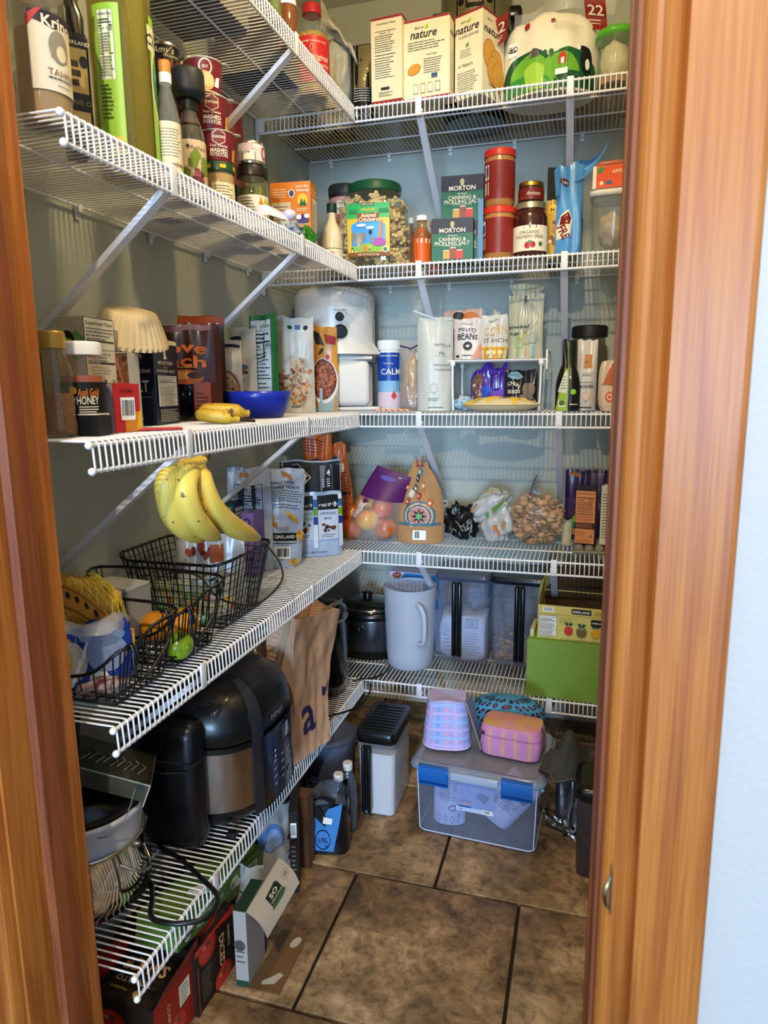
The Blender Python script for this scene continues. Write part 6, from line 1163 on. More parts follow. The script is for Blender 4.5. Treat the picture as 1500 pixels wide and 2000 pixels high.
pr.ell(-.02,.05,.026,.032,M('#cfc2a8')); pr.ell(-.03,.055,.014,.018,M('#d9b04a')); pr.poly([(-.03,.002),(-.024,.002),(.012,.075),(.006,.078)],WHT); pr.ell(.022,.02,.015,.014,WHT); pr.text('SPIN',.022,.023,.006,NAVY); pr.text('FUN',.022,.015,.006,NAVY) 
pr.ell(.03,.088,.035,.014,M('#9db4d8',.3)); pr.ell(.035,.06,.03,.03,M('#8f9fc0',.3)); pr.done('print',t)
b=MB(); crumple(b,lambda u,v:(-.085+.155*u,-.030+.065*v-.02*math.sin(u*3),.088+.040*math.sin(PI*u)*math.sin(PI*(v*.8+.2))+.01*math.sin(u*9)),22,12,film('#dfe0e6',.45,.1,1,40),.018,26,6); b.build('clear_top',t)
t=thing('white_packet','white and maroon packet at the foot of the near basket','packet',(.225,-1.50,Z+.0065),40); blob(t,'packet',(0,0,.014),(.04,.018,.013),M('#c2b6ba',.3,bump=.8,scale=50,coat=.3,var2='#7a3a44'),10,.35,3,22,flat=.001)
# --- pouches
LB=M('#b4c0d2',.3,bump=.12,scale=14,coat=.3); dp=[M('#c9963a',.5),M('#b07a2c',.5),M('#dbb45c',.5)]
t,w_,h_,p,pr=lay('pineapple_pouch','pale blue dried pineapple pouch turned to its nutrition panel, behind the diagonal brace',(446,532,915),-.74,26,LB,d=.045,seed=72,wr=.004,gus=.8,zb=Z,X=None,round_=.1)
pr.nutri(-w_*.34,h_*.2,w_*.3,h_*.84,bg=M('#b8c2d2'),cal='140'); speck(pr,-w_*.05,h_*.93,w_*.2,.004,dp,10,.006); pr.done('print',t)
t,w_,h_,p,pr=lay('pineapple_pouch','pale blue dried pineapple pouch showing lettering, black brand box and barcode',(499,588,917),-.685,30,LB,d=.05,seed=73,wr=.004,gus=.75,zb=Z,round_=.1)
t.rotation_euler.y=math.radians(4)
pr.text('ORGANIC DRIED',-w_*.05,h_*.865,.009,NAVY,w=w_*.62,bold=.03); pr.text('PINEAPPLE TIDBITS',0,h_*.82,.009,NAVY,w=w_*.76,bold=.03); pr.lines(-w_*.36,h_*.67,w_*.44,h_*.79,5,M('#3a4460'),.3,.08); pr.lines(-w_*.36,h_*.6,w_*.4,h_*.655,2,M('#3a4460'),.3)
for q,(x_,y_,rt) in enumerate(((-.3,.50,.1),(-.22,.45,-.3),(.2,.54,-.4),(.26,.50,-.6),(.08,.93,-.5))): pr.poly([(w_*x_-.018*math.cos(rt),h_*y_-.018*math.sin(rt)+.005),(w_*x_+.016*math.cos(rt),h_*y_+.016*math.sin(rt)+.008),(w_*x_+.018*math.cos(rt),h_*y_+.018*math.sin(rt)-.006),(w_*x_-.014*math.cos(rt),h_*y_-.014*math.sin(rt)-.006)],dp[q%3])
pr.lines(-w_*.1,h_*.38,w_*.2,h_*.42,2,M('#3a4460'),.25); pr.rect(-w_*.2,h_*.255,w_*.34,h_*.36,BLK); pr.rect(-w_*.19,h_*.262,w_*.33,h_*.278,M('#c6cedc')); pr.text('KIRKLAND',w_*.07,h_*.325,.010,WHT,w=w_*.46,bold=.04); pr.barcode(-w_*.14,h_*.1,w_*.22,h_*.22); speck(pr,w_*.3,h_*.06,w_*.12,.009,dp,12,.006); speck(pr,w_*.4,h_*.33,w_*.06,.014,dp,10,.006); pr.done('print',t)
# variety pack
t,w_,h_,p,pr=lay('variety_pack','large black and pale blue snack pack with white arrow diamond and the number 24',(548,668,901),-.545,24,M('#aebdd2',.3,bump=.1,scale=12,coat=.3),d=.075,seed=74,wr=.004,gus=.8,zb=Z)
pr.rect(-w_*.49,h_*.68,w_*.49,h_*.985,BLK); pr.rect(w_*.16,h_*.68,w_*.36,h_*.955,M('#7d8086')); pr.text('24',w_*.26,h_*.88,.022,WHT,bold=.02); pr.lines(w_*.19,h_*.72,w_*.33,h_*.82,4,WHT,.4,.1)
def arrow(cx_,cz_,s): pr.poly([(cx_,cz_+s),(cx_+s,cz_),(cx_,cz_-s),(cx_-s,cz_)],WHT); pr.poly([(cx_,cz_+s*.85),(cx_+s*.85,cz_),(cx_,cz_-s*.85),(cx_-s*.85,cz_)],BLK); pr.poly([(cx_,cz_+s*.7),(cx_+s*.5,cz_+.05*s),(cx_-s*.5,cz_+.05*s)],WHT); pr.rect(cx_-s*.2,cz_-s*.6,cx_+s*.2,cz_+s*.12,WHT)
arrow(-w_*.1,h_*.83,.020)
for x0,tx,c in((-w_*.28,('MEGA','OMEGA'),G[1]),(w_*.1,('ANTIOXIDANT','MIX'),M('#3a5a9a'))):
    pr.rect(x0,h_*.18,x0+w_*.33,h_*.64,M('#c3ccd9')); pr.rect(x0,h_*.49,x0+w_*.33,h_*.64,BLK); pr.text('POWER UP',x0+w_*.12,h_*.54,.010,WHT,w=w_*.2,bold=.04); arrow(x0+w_*.28,h_*.54,.008); pr.text(tx[0],x0+w_*.165,h_*.455,.010,c,w=w_*.26); pr.text(tx[1],x0+w_*.165,h_*.405,.010,c,w=w_*(.26 if len(tx[1])>3 else .12)); speck(pr,x0+w_*.165,h_*.31,w_*.12,.012,[M('#6a3a1c'),M('#c99a58'),M('#1f1a2a')],9,.006,seed=len(tx[0])); pr.lines(x0+.01,h_*.2,x0+w_*.3,h_*.24,2,INK,.25)
for x_ in(w_*.065,w_*.455):
    pr.rect(x_-.005,h_*.1,x_+.005,h_*.66,M('#d5deea'))
    for k,c in enumerate(('#2f6fa8','#6fae2c','#22388f')): pr.rect(x_-.005,h_*(.52-.09*k),x_+.005,h_*(.60-.09*k),M(c))
pr.text('24 - 1.5oz (43g) PACKS',-w_*.02,h_*.06,.006,M('#2a3a66'),w=w_*.5); pr.done('print',t)
b=MB(); b.tube([(-w_*.3,-.004,h_*.95),(-w_*.2,-.012,h_*.965),(-w_*.12,-.008,h_*.90)],.0008,WHT,5,sub=4); b.tube([(-w_*.49,-.003,h_*.953),(w_*.49,-.003,h_*.953)],.0009,M('#9aa0a8',.4),5); b.build('tear_strip',t)
# orange bags
ob=M('#c8702e',.35,bump=.3,scale=16,coat=.3)
t,w_,h_,p,pr=lay('snack_bag','orange snack bag leaning at the back left of the corner, its top tipped forward',(594,650,850),-.33,22,ob,d=.05,seed=75,wr=.008,gus=.8,zb=Z)
pr.lines(-w_*.4,h_*.82,w_*.3,h_*.95,5,M('#6a2f1c'),.3); pr.ell(0,h_*.72,w_*.3,.02,M('#3a3f6a')); pr.ell(w_*.1,h_*.74,w_*.15,.01,M('#d9a04a')); pr.done('print',t)
t,w_,h_,p,pr=lay('snack_bag','orange snack bag with dark fine print and barcode, beside the bag of apples',(628,688,868),-.285,16,ob,d=.07,seed=76,wr=.008,gus=.8,zb=Z,neck=(.86,.62,.6))
pr.lines(-w_*.2,h_*.2,w_*.42,h_*.72,22,M('#5a2a18'),.4,.05); pr.ell(-w_*.12,h_*.84,w_*.14,.012,M('#2c4a84')); pr.barcode(w_*.1,h_*.7,w_*.3,h_*.78); pr.rect(w_*.12,h_*.46,w_*.42,h_*.49,BLK); pr.done('print',t)
t=thing('white_pouch_top','pale grey pouch with rounded top showing above the dark pouches at the wall','pouch',(0,0,0),0); c=W(541,900,x=.05); t.location=(c.x,c.y,Z+.0005); t.rotation_euler.z=.4; p,pr=pouch(t,.075,c.z-Z+.012,.03,M('#aeb6c2',.4),seed=77,wr=.005,round_=.4)
# dark purple box + lilac box
t,w_,d_,h_,F=cornerbox('purple_box','dark purple box with a green band and white nutrition side behind the bananas','box',436,460,478,984,Z,4,.085,M('#2c1f52',.4)); p=Print(F['f']); p.rect(0,h_*.88,w_,h_,M('#1f5a44')); p.text('O',w_*.7,h_*.94,.008,CREAM); p.done('print',t); p=Print(F['r']); p.rect(d_*.1,h_*.1,d_*.9,h_*.93,M('#d0d2da')); p.lines(d_*.15,h_*.12,d_*.85,h_*.9,16,INK,.4,.1); p.done('side_print',t)
t,w_,d_,h_,F=cornerbox('lilac_box','lilac box with darker purple side standing between basket and pineapple pouch','box',474,497,516,1004,Z,2,.135,M('#9c82c0',.45)); p=Print(F['f']); p.ell(w_*.45,h_*.87,.010,.010,M('#5a3aa0')); p.text('NUT',w_*.45,h_*.885,.004,WHT); p.text('FREE',w_*.45,h_*.86,.004,WHT); p.text('Made',w_*.5,h_*.3,.012,M('#5a3aa0'),shear=.3); p.done('print',t); p=Print(F['r']); p.rect(0,0,d_,h_,M('#8a70b4')); 
for k in range(3): p.rect(d_*.1,h_*(.72-.05*k),d_*.9,h_*(.735-.05*k),M('#5a3aa0'))
p.done('side_print',t)
t=thing('blue_cap_tube','small tube with dark blue cap standing behind the dark purple box','tube',(.075,-.80,Z+.0005),0); b=MB(); b.lathe([(.014,0),(.016,.03),(.016,.11)],M('#3a4468',.4),16); b.build('tube',t); lid(t,.013,.11,.14,NAVY)
# ================================================================== FOURTH SHELF, BACK WALL
# apples in bag
apm=[M('#c9482e',.25,var2='#b03028',scale=20,coat=.5),M('#e6c050',.28,var2='#d0743a',scale=12,coat=.5),M('#c97a3c',.28,var2='#a8402a',scale=14,coat=.5)]
def app(px,py,y,mi,lb,grp=None):
    c=W(px,py,y=y); t=thing('apple',lb,'apple',(c.x,c.y,max(c.z,Z+.036)),random.uniform(0,60),'apples in the plastic bag'); r=.0375; b=MB()
    b.lathe([(.004,r*.72),(r*.35,r*.86),(r*.7,r*.78),(r*.97,r*.3),(r*1.0,0),(r*.92,-r*.4),(r*.62,-r*.8),(r*.3,-r*.92),(.003,-r*.84)][::-1],apm[mi],22,cap0=True,cap1=True); b.build('flesh',t); b=MB(); b.tube([(0,0,r*.68),(.002,0,r*.9),(.004,0,r*1.1)],.0013,M('#4a3420',.8),5); b.build('stem',t)
for a_ in((747,992,-.265,0,'bright red apple at the right of the plastic bag'),(716,984,-.235,1,'yellow apple at the top left of the plastic bag'),(717,1014,-.30,1,'yellow apple at the front centre of the plastic bag'),(688,1003,-.235,2,'orange-red apple at the far left of the plastic bag'),(688,1033,-.275,2,'orange-red apple at the bottom left of the plastic bag'),(752,1032,-.29,2,'orange-red apple at the bottom right of the plastic bag')): app(*a_)
ab=W(735,1050,y=-.27); t=thing('apple_bag','clear plastic bag of apples with purple printed top leaning right','bag',(ab.x,-.265,Z+.001),4)
def ap(u,v):
    a_=2*PI*u; z=.225*v; k=(1-.35*v) if v>.1 else (.55+4*v)*.96; w2=.094*min(k,1); d2=(.078 if v<.45 else .078*(1-(v-.45)/.6))*min(1,.5+v*5); x=w2*math.cos(a_)+.045*v*v*1.3-.012+.02*v; return Vector((x,max(.004,d2)*math.sin(a_),z-.0+.02*v*-math.cos(a_)*(v>.5)*1.0))
b=MB(); b.grid(ap,40,22,film('#fff8f0',.16,.05,1,30)); b.build('film',t)
pu=M('#5f2468',.3,coat=.3,alpha=.97); b=MB(); b.grid(lambda u,v:ap(.5+.5*u,.62+.38*v)*1+Vector((0,-.0015,0)),24,8,pu); b.grid(lambda u,v:ap(.5*u,.62+.38*v)*1+Vector((0,.0015,0)),24,8,pu); o=b.build('purple_top',t)
pr=Print(lambda u,v:(ap(.5+.5*u,v)+Vector((0,-.002,0)),Vector((0,-1,0)))); pr.ell(.86,.86,.08,.05,M('#8a2030')); pr.text('3lb',.86,.86,.045,WHT,w=.09,bold=.04); pr.ell(.45,.9,.13,.03,M('#6a5aa8')); pr.text('3lb',.62,.95,.02,WHT,w=.05); pr.poly([(.1,.38),(.24,.36),(.36,.56),(.24,.58)],M('#d6c6b8')); pr.ell(.3,.58,.05,.03,M('#6a2a58')); pr.done('tags',t)
# tortilla bag
t,w_,h_,p,pr=lay('tortilla_bag','brown paper chip bag with sunburst mandala art and twisted top',(770,864,905),-.30,6,KRAFT,d=.10,cat='bag',zb=Z,seed=78,wr=.007,gus=.95,neck=(.92,.36,.32),exp=.55)
for r_,c in((w_*.34,'#4f7a90'),(w_*.30,'#c9b48c'),(w_*.25,'#35304a'),(w_*.23,'#b7a6b0'),(w_*.18,'#c98a6a'),): pr.ell(0,h_*.34,r_,r_*.95,M(c),28)
pr.star(0,h_*.34,w_*.17,M('#2a2440'),8,.5); pr.star(0,h_*.34,w_*.10,M('#7ab06a'),6,.5); pr.rect(-w_*.44,h_*.22,w_*.44,h_*.255,M('#4f7a90'))
for i in range(15): pr.ell(-w_*.42+w_*.06*i,h_*.24,.0016,.0016,CREAM,6); pr.k-=1
pr.k+=2; pr.rect(-w_*.46,0,w_*.46,h_*.22,KRAFT); pr.rect(-w_*.44,h_*.222,w_*.44,h_*.25,M('#4f7a90'))
for x_,z_,c in((-.3,.52,'#b5583a'),(0,.6,'#c0402e'),(.28,.5,'#c8683c'),(-.12,.68,'#3a3a4a'),(.12,.72,'#c98a5a'),(-.05,.8,'#2a2a34'),(.02,.88,'#4f7a90'),(-.22,.62,'#d0c4b0')): pr.poly([(w_*x_*.8-.010,h_*z_-.008),(w_*x_*.8+.004,h_*z_-.012),(w_*x_*.8+.012,h_*z_+.006),(w_*x_*.8-.002,h_*z_+.014)],M(c)); pr.ell(w_*x_*.8,h_*z_,.004,.005,CREAM,8)
pr.barcode(-w_*.13,h_*.05,w_*.17,h_*.17); pr.done('print',t)
b=MB(); b.tube([(-.006,-.006,h_*.95),(-.010,-.01,h_*1.02),(-.014,-.01,h_*1.07)],.0016,M('#9a4a5a',.4),6); b.tube([(.006,-.006,h_*.95),(.010,-.01,h_*1.02),(.012,-.01,h_*1.075)],.0016,M('#9a4a5a',.4),6); b.tube([(-.012,0,h_*.95),(0,-.012,h_*.955),(.012,0,h_*.95)],.003,M('#9a4a5a',.4),6); b.build('twist_tie',t)
# black net bag
c=W(903,1040,y=-.17); t=thing('black_net_bag','crumpled shiny black bag with loose white ties between brown paper bag and produce bag','bag',(c.x,-.175,Z+.0005),0); blob(t,'bag',(-.006,0,.055),(.052,.04,.055),M('#17171a',.18,bump=1,scale=60,coat=.6),12,.55,2.6,44,flat=.001,fn2=lambda q,d:Vector((q.x+.25*max(0,.06-q.z),q.y,q.z)))
b=MB()
for k in range(5): b.tube([(-.03+.015*k,-.045,.02+.015*((k*3)%4)),(-.02+.015*k,-.052,.04+.01*((k*2)%3)),(-.01+.012*k,-.048,.03+.014*((k*5)%4))],.0012,M('#b9b09a',.5),5,sub=4)
b.build('ties',t)
# white produce bag
c=W(965,1050,y=-.2); t=thing('produce_bag','crumpled white translucent produce bag with green and orange prints','bag',(c.x,-.20,Z+.0005),0)
wm_=M('#c9c6c0',.3,bump=1,scale=26,coat=.3,var=.2)
blob(t,'lower_bag',(.012,0,.062),(.050,.035,.066),wm_,14,.4,2.4,44,flat=.001); blob(t,'upper_bag',(-.014,.004,.125),(.062,.028,.045),wm_,15,.4,2.4,40,flat=.01,fn2=lambda q,d:Vector((q.x,q.y,q.z+.45*q.x)))
p=Print(lambda u,v:(Vector((u,-.050-.0*u,v)),Vector((0,-1,0)))); 
t2=p; p.poly([(-.005,.115),(.03,.14),(.042,.15),(.030,.128),(.004,.100)],M('#5f8a34')); p.poly([(-.07,.105),(-.05,.128),(-.048,.123),(-.066,.1)],M('#b5683c')); p.poly([(-.03,.165),(.02,.18),(.02,.176),(-.03,.16)],M('#b49a3a')); p.rect(.002,.045,.016,.062,M('#c9742e')); p.rect(.016,.03,.024,.048,M('#c9742e')); p.ell(.035,.065,.008,.012,M('#a8855a')); p.poly([(-.024,.098),(-.012,.102),(-.01,.09),(-.02,.088)],G[1]); p.done('print',t)
# pasta shells
c=W(1048,1060,y=-.2); t=thing('pasta_shell_bag','clear bag full of brown pasta shells with a dark folded tail of film on top','bag',(c.x,-.205,Z+.001),0); hw,hd,hh=.080,.050,.160
def insh(R):
    while True:
        x,y,z=R.uniform(-1,1),R.uniform(-1,1),R.uniform(0,1)
        e_=(x*x+y*y)**.5/(max(.35,math.sin(PI*(.12+.74*z)))**.6)
        if .45<e_<.98: return Vector((x*hw,y*hd,.010+z*(hh-.02)))
def shell(b,T,R,mt):
    n=7
    def fn(u,v): a_=PI*(u-.5)*1.15; r=.0115*math.sin(PI*(.12+.76*v)); return Vector((.021*(v-.5)*1.3,r*math.sin(a_),r*math.cos(a_)*.9))
    b.grid(fn,n,6,mt,True,T)
t_p=scatter(t,'pasta_shells',M('#c9ab8e',.6,var=.12,scale=60),300,insh,shell,5)
blob(t,'film',(0,0,hh*.5),(hw*1.08,hd*1.12,hh*.54),film('#fff6ea',.05,.05,1,24),16,.08,2,40,flat=.0005)
b=MB(); b.grid(lambda u,v:Vector((-.02+.05*u*(1-v)+.012*v,-.01,hh*.95+.062*v-.02*u)),6,8,film('#8a8478',.5,.2,.6,30)); b.grid(lambda u,v:Vector((-.030+.012*v*(1+v)+.005*u,-.022,hh*.85+.085*v)),2,10,M('#2b2a28',.35)); b.build('film_tail',t)
# cream packet
t,w_,h_,p,pr=lay('cream_packet','small cream packet standing between the pasta shells and the orange box',(1097,1116,1016),-.215,0,M('#c9bf9e',.4,bump=.6,scale=90,var=.15),d=.02,zb=Z,cat='packet',seed=79,wr=.003); pr.rect(-w_*.4,h_*.93,w_*.4,h_*.97,M('#9a9078')); pr.done('seal',t)
# purple vegetable bag
t,w_,h_,p,pr=lay('vegetable_bag','dark purple bag with green vegetable picture behind the orange nutrition box',(1102,1196,920),-.12,0,M('#3c1c4a',.28,bump=.3,scale=16,coat=.4),d=.06,cat='bag',zb=Z,seed=80,wr=.006,gus=.8)
pr.rect(-w_*.49,h_*.3,-w_*.2,h_*.6,M('#4f3a58')); pr.ell(-w_*.3,h_*.25,.012,.016,G[1]); pr.ell(-w_*.24,h_*.3,.012,.012,G[2]); pr.ell(-w_*.3,h_*.12,.008,.012,M('#b58a4a')); pr.poly([(-w_*.45,h_*.93),(-w_*.3,h_*.98),(-w_*.15,h_*.93),(-w_*.25,h_*.9)],M('#b5702c')); pr.done('print',t)
# egg tray with boxes
xa=W(1122,1080,y=-.30).x
t=thing('egg_tray','grey pulp tray of rounded cups under the orange box','tray',(xa+.07,-.245,Z+.0005),0); b=MB(); gmm=M('#8a8272',.9,bump=.4,scale=120); b.box((0,0,.004),(.15,.125,.008),gmm,bev=.003)
b.build('tray',t)
for i in range(5):
    for j in range(3): b=MB(); b.sph((-.058+.029*i,-.042+.042*j,.012),(.0145,.018,.014),gmm,12); b.build('cup',t)
c=W(1145,1070,y=-.30)
t,w_,d_,h_,F=None,None,None,None,None
zt=Z+.0275
t,w_,h_=put('nutrition_box','tall orange and black box showing its nutrition panel, standing on the grey tray','box',(1123,1163,951),zt,.035,-10,Y=-.295); F=carton(t,w_,.035,h_,M('#2c2024',.45)); p=Print(F['f']); om2=M('#d28a54',.5); p.rect(.0015,.0015,w_-.0015,h_*.93,om2); p.text('NUTRITION FACTS',w_*.5,h_*.885,.005,INK,w=w_*.84,bold=.03); p.rect(w_*.08,h_*.8,w_*.92,h_*.815,INK); p.text('Calories',w_*.27,h_*.77,.006,INK,w=w_*.38,bold=.03); p.text('210',w_*.77,h_*.77,.008,INK,bold=.04); p.lines(w_*.08,h_*.55,w_*.92,h_*.74,7,INK,.3,.1); p.rect(w_*.08,h_*.52,w_*.92,h_*.53,INK); p.lines(w_*.08,h_*.4,w_*.92,h_*.5,4,INK,.2,.1); p.rect(0,h_*.27,w_,h_*.375,M('#2c2024')); p.lines(w_*.08,h_*.285,w_*.92,h_*.36,4,om2,.3,.1); p.lines(w_*.08,h_*.12,w_*.6,h_*.24,5,M('#a8643a'),.3); p.poly([(w_*.75,h_*.13),(w_*.88,h_*.13),(w_*.815,h_*.18)],INK); p.poly([(w_*.78,h_*.138),(w_*.85,h_*.138),(w_*.815,h_*.165)],om2); p.lines(w_*.08,h_*.02,w_*.92,h_*.09,3,M('#a8643a'),.3); p.done('front_print',t)
l0=t.location; t=thing('white_edge_box','narrow cream box seen edge-on at the right end of the fourth shelf','box',(l0.x+w_*.5+.034,l0.y+.01,zt),-14); F=carton(t,.035,.05,h_*1.02,M('#cfc8b2',.5)); p=Print(F['f']); p.lines(.005,h_*.1,.03,h_*.9,16,G[0],.3); p.done('print',t)
# ================================================================== LOWEST SHELF, LEFT WALL
Z=ZL[4]
def zrow(x,y,row):
    lo,hi=-.5,3
    for _ in range(40):
        m_=(lo+hi)/2
        if Pj((x,y,m_))[1]>row: lo=m_
        else: hi=m_
    return m_
# pressure cooker / air fryer
cx,cy=.180,-1.105; RX,RY=.160,.162
t=thing('pressure_cooker','large black and stainless steel electric cooker with domed lid on the lowest left shelf','cooker',(cx,cy,Z+.0005),0)
H=zrow(cx-.02,cy+.05,1278)-Z
satin=M('#141518',.33,coat=.15); 
def pl_(a,k,e=2.7): # plan superellipse
    c,s=math.cos(a),math.sin(a); q=(abs(c)**e+abs(s)**e)**(-1/e); return Vector((RX*k*q*c,RY*k*q*s,0))
def ringk(z,k,n=72): return [pl_(2*PI*i/n,k)+Vector((0,0,z*H)) for i in range(n)]
b=MB(); b.rings([ringk(z,k) for z,k in((0,.62),(.03,.74),(.08,.86),(.14,.935),(.20,.965),(.62,.985),(.635,.985))],satin,True,True,True); b.build('base_housing',t)
b=MB(); b.rings([ringk(z,k) for z,k in((.645,.975),(.655,.995),(.74,.985),(.83,.945),(.90,.86),(.95,.72),(.98,.52),(.995,.30))],satin,True,False,True); b.build('lid',t)
def arcshell(b,a0,a1,z0,z1,k,mat,n=20,th=.006,m=6,kf=None):
    A=math.radians
    def fn(u,v): z=z0+(z1-z0)*v; kk=(kf(z) if kf else k); return pl_(A(a0+(a1-a0)*u),kk)+Vector((0,0,z*H))
    b.grid(fn,n,m,mat)
    for u in(0,1): b.grid(lambda p,v,u=u:fn(u,v)*1-Vector((fn(u,v).x,fn(u,v).y,0)).normalized()*th*p,1,m,mat)
    for v in(0,1): b.grid(lambda u,p,v=v:fn(u,v)-Vector((fn(u,v).x,fn(u,v).y,0)).normalized()*th*p,n,1,mat)
brushed=M('#b9b0a6',.24,1,bump=.03,scale=200)
b=MB(); arcshell(b,-76,-33,.20,.60,.994,brushed); b.build('steel_panel',t)
b=MB(); arcshell(b,40,150,.20,.60,.992,brushed); b.build('steel_panel',t)
LP=[(0,1),(.645,.985),(.655,.995),(.74,.985),(.83,.945),(.90,.86),(.95,.72),(.98,.52),(.995,.30)]
def kf(z):
    for (z0,k0),(z1,k1) in zip(LP,LP[1:]):
        if z0<=z<=z1: return (k0+(k1-k0)*(z-z0)/(z1-z0))*1.0+.022
    return .3
b=MB(); arcshell(b,-33,-23,.12,.975,1.02,M('#2a2e36',.12,coat=.8),6,m=26,kf=kf); b.build('corner_strip',t)
b=MB(); arcshell(b,-24,34,.12,.635,1.025,M('#0c0d10',.2,coat=.6),20,th=.012); o=b.build('control_panel',t)
pr=Print(lambda u,v:(lambda p:(p,Vector((p.x,p.y,0)).normalized()))(pl_(math.radians(-24+58*u),1.027)+Vector((0,0,v*H)))); wd=M('#c9ced6',.4)
pr.poly([(.42,.50),(.42,.60),(.62,.60),(.62,.50)],M('#5a6072',.1)); pr.poly([(.52,.50),(.56,.60),(.62,.60),(.60,.50)],M('#c8d4e8',.1))
for i in range(4):
    for j in range(3): pr.rect(.18+.2*j,.40-.055*i,.25+.2*j,.408-.055*i,wd,1); pr.k-=1
pr.k+=2; pr.ell(.62,.235,.05,.022,M('#8a9ac0',.3)); pr.ell(.22,.48,.02,.009,wd); pr.ell(.22,.44,.02,.009,wd); pr.done('buttons',o)
pr=Print(lambda u,v:(lambda p:(p,Vector((p.x,p.y,0)).normalized()))(pl_(u,(.999 if v<.75 else .97))+Vector((0,0,v*H)))); 
V_,F_,bw_=text_mesh('NINJA',.02,0); 
pr.fill([(-.04+x*.34/bw_*1.0,.70+y*.05) for x,y in V_],F_,M('#8a8f9a',.3)); pr.done('lettering',t)
# side handle housing
b=MB(); T=TR((.008,-.172,H*.40),(0,0,math.radians(4))); b.box((0,0,.01),(.135,.062,H*.86),satin,T=T,bev=.028); b.build('side_housing',t)
b=MB(); T=TR((.008,-.174,H*.62),(0,0,math.radians(4))); b.box((0,0,0),(.136,.0625,.003),M('#2b2d31',.4),T=T); b.tube([(-.05,-.034,.57*H-.3*H),(.0,-.040,.56*H-.3*H),(.05,-.036,.575*H-.3*H)],.0016,M('#3a3c42',.3),6,T=TR((.008,-.172,H*.3),(0,0,math.radians(4)))); b.build('seam',t)
b=MB(); b.box((.105,-.125,.006),(.02,.02,.012),BLACKM,bev=.003); b.build('foot',t); b=MB(); b.box((-.105,-.125,.006),(.02,.02,.012),BLACKM,bev=.003); b.build('foot',t)
# power cord
cordm=M('#0f0f10',.4,coat=.2)
t=thing('power_cord','thick black power cord looping over the lowest left shelf and its lip','cord',(.25,-1.35,Z+.004),0); O_=Matrix.Translation(-Vector(t.location))
pts=[(292,1567,.05),(300,1620,.03),(318,1658,.008),(351,1676,.006),(390,1712,.006),(414,1735,.006),(425,1752,.004),(420,1775,.002),(398,1795,.004),(350,1804,.006),(308,1799,.006),(294,1786,.006),(297,1760,.006),(296,1730,.007),(287,1714,.012),(292,1690,.03),(290,1650,.06)]
b=MB(); b.tube([O_@W(px,py,z=Z+dz) for px,py,dz in pts],.0048,cordm,8,sub=5); b.build('cord',t)
b=MB(); b.tube([O_@W(px,py,z=Z+dz) for px,py,dz in((288,1716,.012),(276,1738,.008),(258,1756,.006),(232,1760,.006))],[.0055,.006,.006,.0075],cordm,8,sub=4); b.build('plug_end',t)
# stainless pot + white bowl + lid + slicer
px_,py_=.132,-1.462
t=thing('steel_pot','shiny stainless steel pot beside the door frame on the lowest left shelf','pot',(px_,py_,Z+.0005),0); R=.100
zr=.145; stl=M('#cfc9bd',.09,1); b=MB(); b.lathe([(R*.55,0),(R*.72,.008),(R*.86,.04),(R*.92,.08),(R*.93,zr-.012),(R*.99,zr-.004),(R*1.01,zr),(R*.96,zr),(R*.9,zr-.01),(R*.88,.06),(R*.5,.012)],stl,56,cap1=True); b.build('pot',t)
b=MB(); b.tube([(R*.8,-.03,zr-.03),(R*1.12,-.012,zr-.05),(R*1.12,.02,zr-.06),(R*.85,.04,zr-.04)],.003,stl,7,sub=4); b.build('handle',t)
tb_=thing('white_bowl','white plastic bowl nested in the steel pot under a black lid','bowl',(px_,py_,Z+.020),0); b=MB(); wbm=M('#d4d2d6',.35,coat=.2); b.lathe([(R*.5,0),(R*.75,.03),(R*.86,.08),(R*.93,zr-.01),(R*1.0,zr+.025),(R*1.07,zr+.034),(R*1.07,zr+.042),(R*1.0,zr+.040),(R*.86,.1),(R*.5,.006)],wbm,56,cap1=True); b.build('bowl',tb_)
tl=thing('bowl_lid','glossy black domed lid sitting on the white bowl','lid',(px_,py_,Z+zr+.063),0); b=MB(); b.lathe([(R*1.0,0),(R*1.03,.006),(R*.98,.02),(R*.8,.034),(R*.4,.042),(R*.1,.044)],BLACKP,56); b.build('lid',tl); b=MB(); b.lathe([(.016,.043),(.014,.050),(.018,.056),(.012,.060)],BLACKP,20); b.build('knob',tl)
# tinted slicer guard on top
t=thing('slicer_guard','tinted clear plastic slicer tray with raised teeth lying on the black lid','tray',(.185,-1.450,.535),28); tm=M('#55523c',.06,kind='glass',alpha=.45); tm2=M('#8a8872',.1,kind='glass',alpha=.3)
T=TR((0,0,0),(math.radians(-8),math.radians(24),0)); b=MB(); b.box((0,0,0),(.15,.13,.003),tm,T=T); b.box((.074,0,-.018),(.003,.13,.036),tm2,T=T); b.box((0,-.064,-.014),(.15,.003,.028),tm2,T=T); b.box((0,.064,-.014),(.15,.003,.028),tm2,T=T)
b.build('tray',t)
b=MB()
for c1,c2 in(((-.074,-.065,0),(.075,-.065,0)),((.075,-.065,0),(.075,.065,0)),((.075,-.065,0),(.076,-.066,-.036)),((.075,.065,0),(.076,.064,-.036))): b.tube([c1,c2],.0013,M('#a9a898',.2),5,T=T)
b.build('edge',t)
for i in range(9):
    b=MB(); x=-.045+.012*i; b.tube([(x,-.035+.01*(i%2),.002),(x+.010,-.01+.01*(i%2),.004),(x+.004,.004+.01*(i%2),.002)],.0012,M('#9a988a',.2),5,T=T); b.build('tooth',t)
b=MB(); b.tube([(.05,-.07,-.02),(.03,-.078,-.07),(.0,-.080,-.095),(-.04,-.07,-.09),(-.05,-.06,-.06)],.001,M('#8a8a84',.2),5,sub=4); b.build('wire_loop',t)
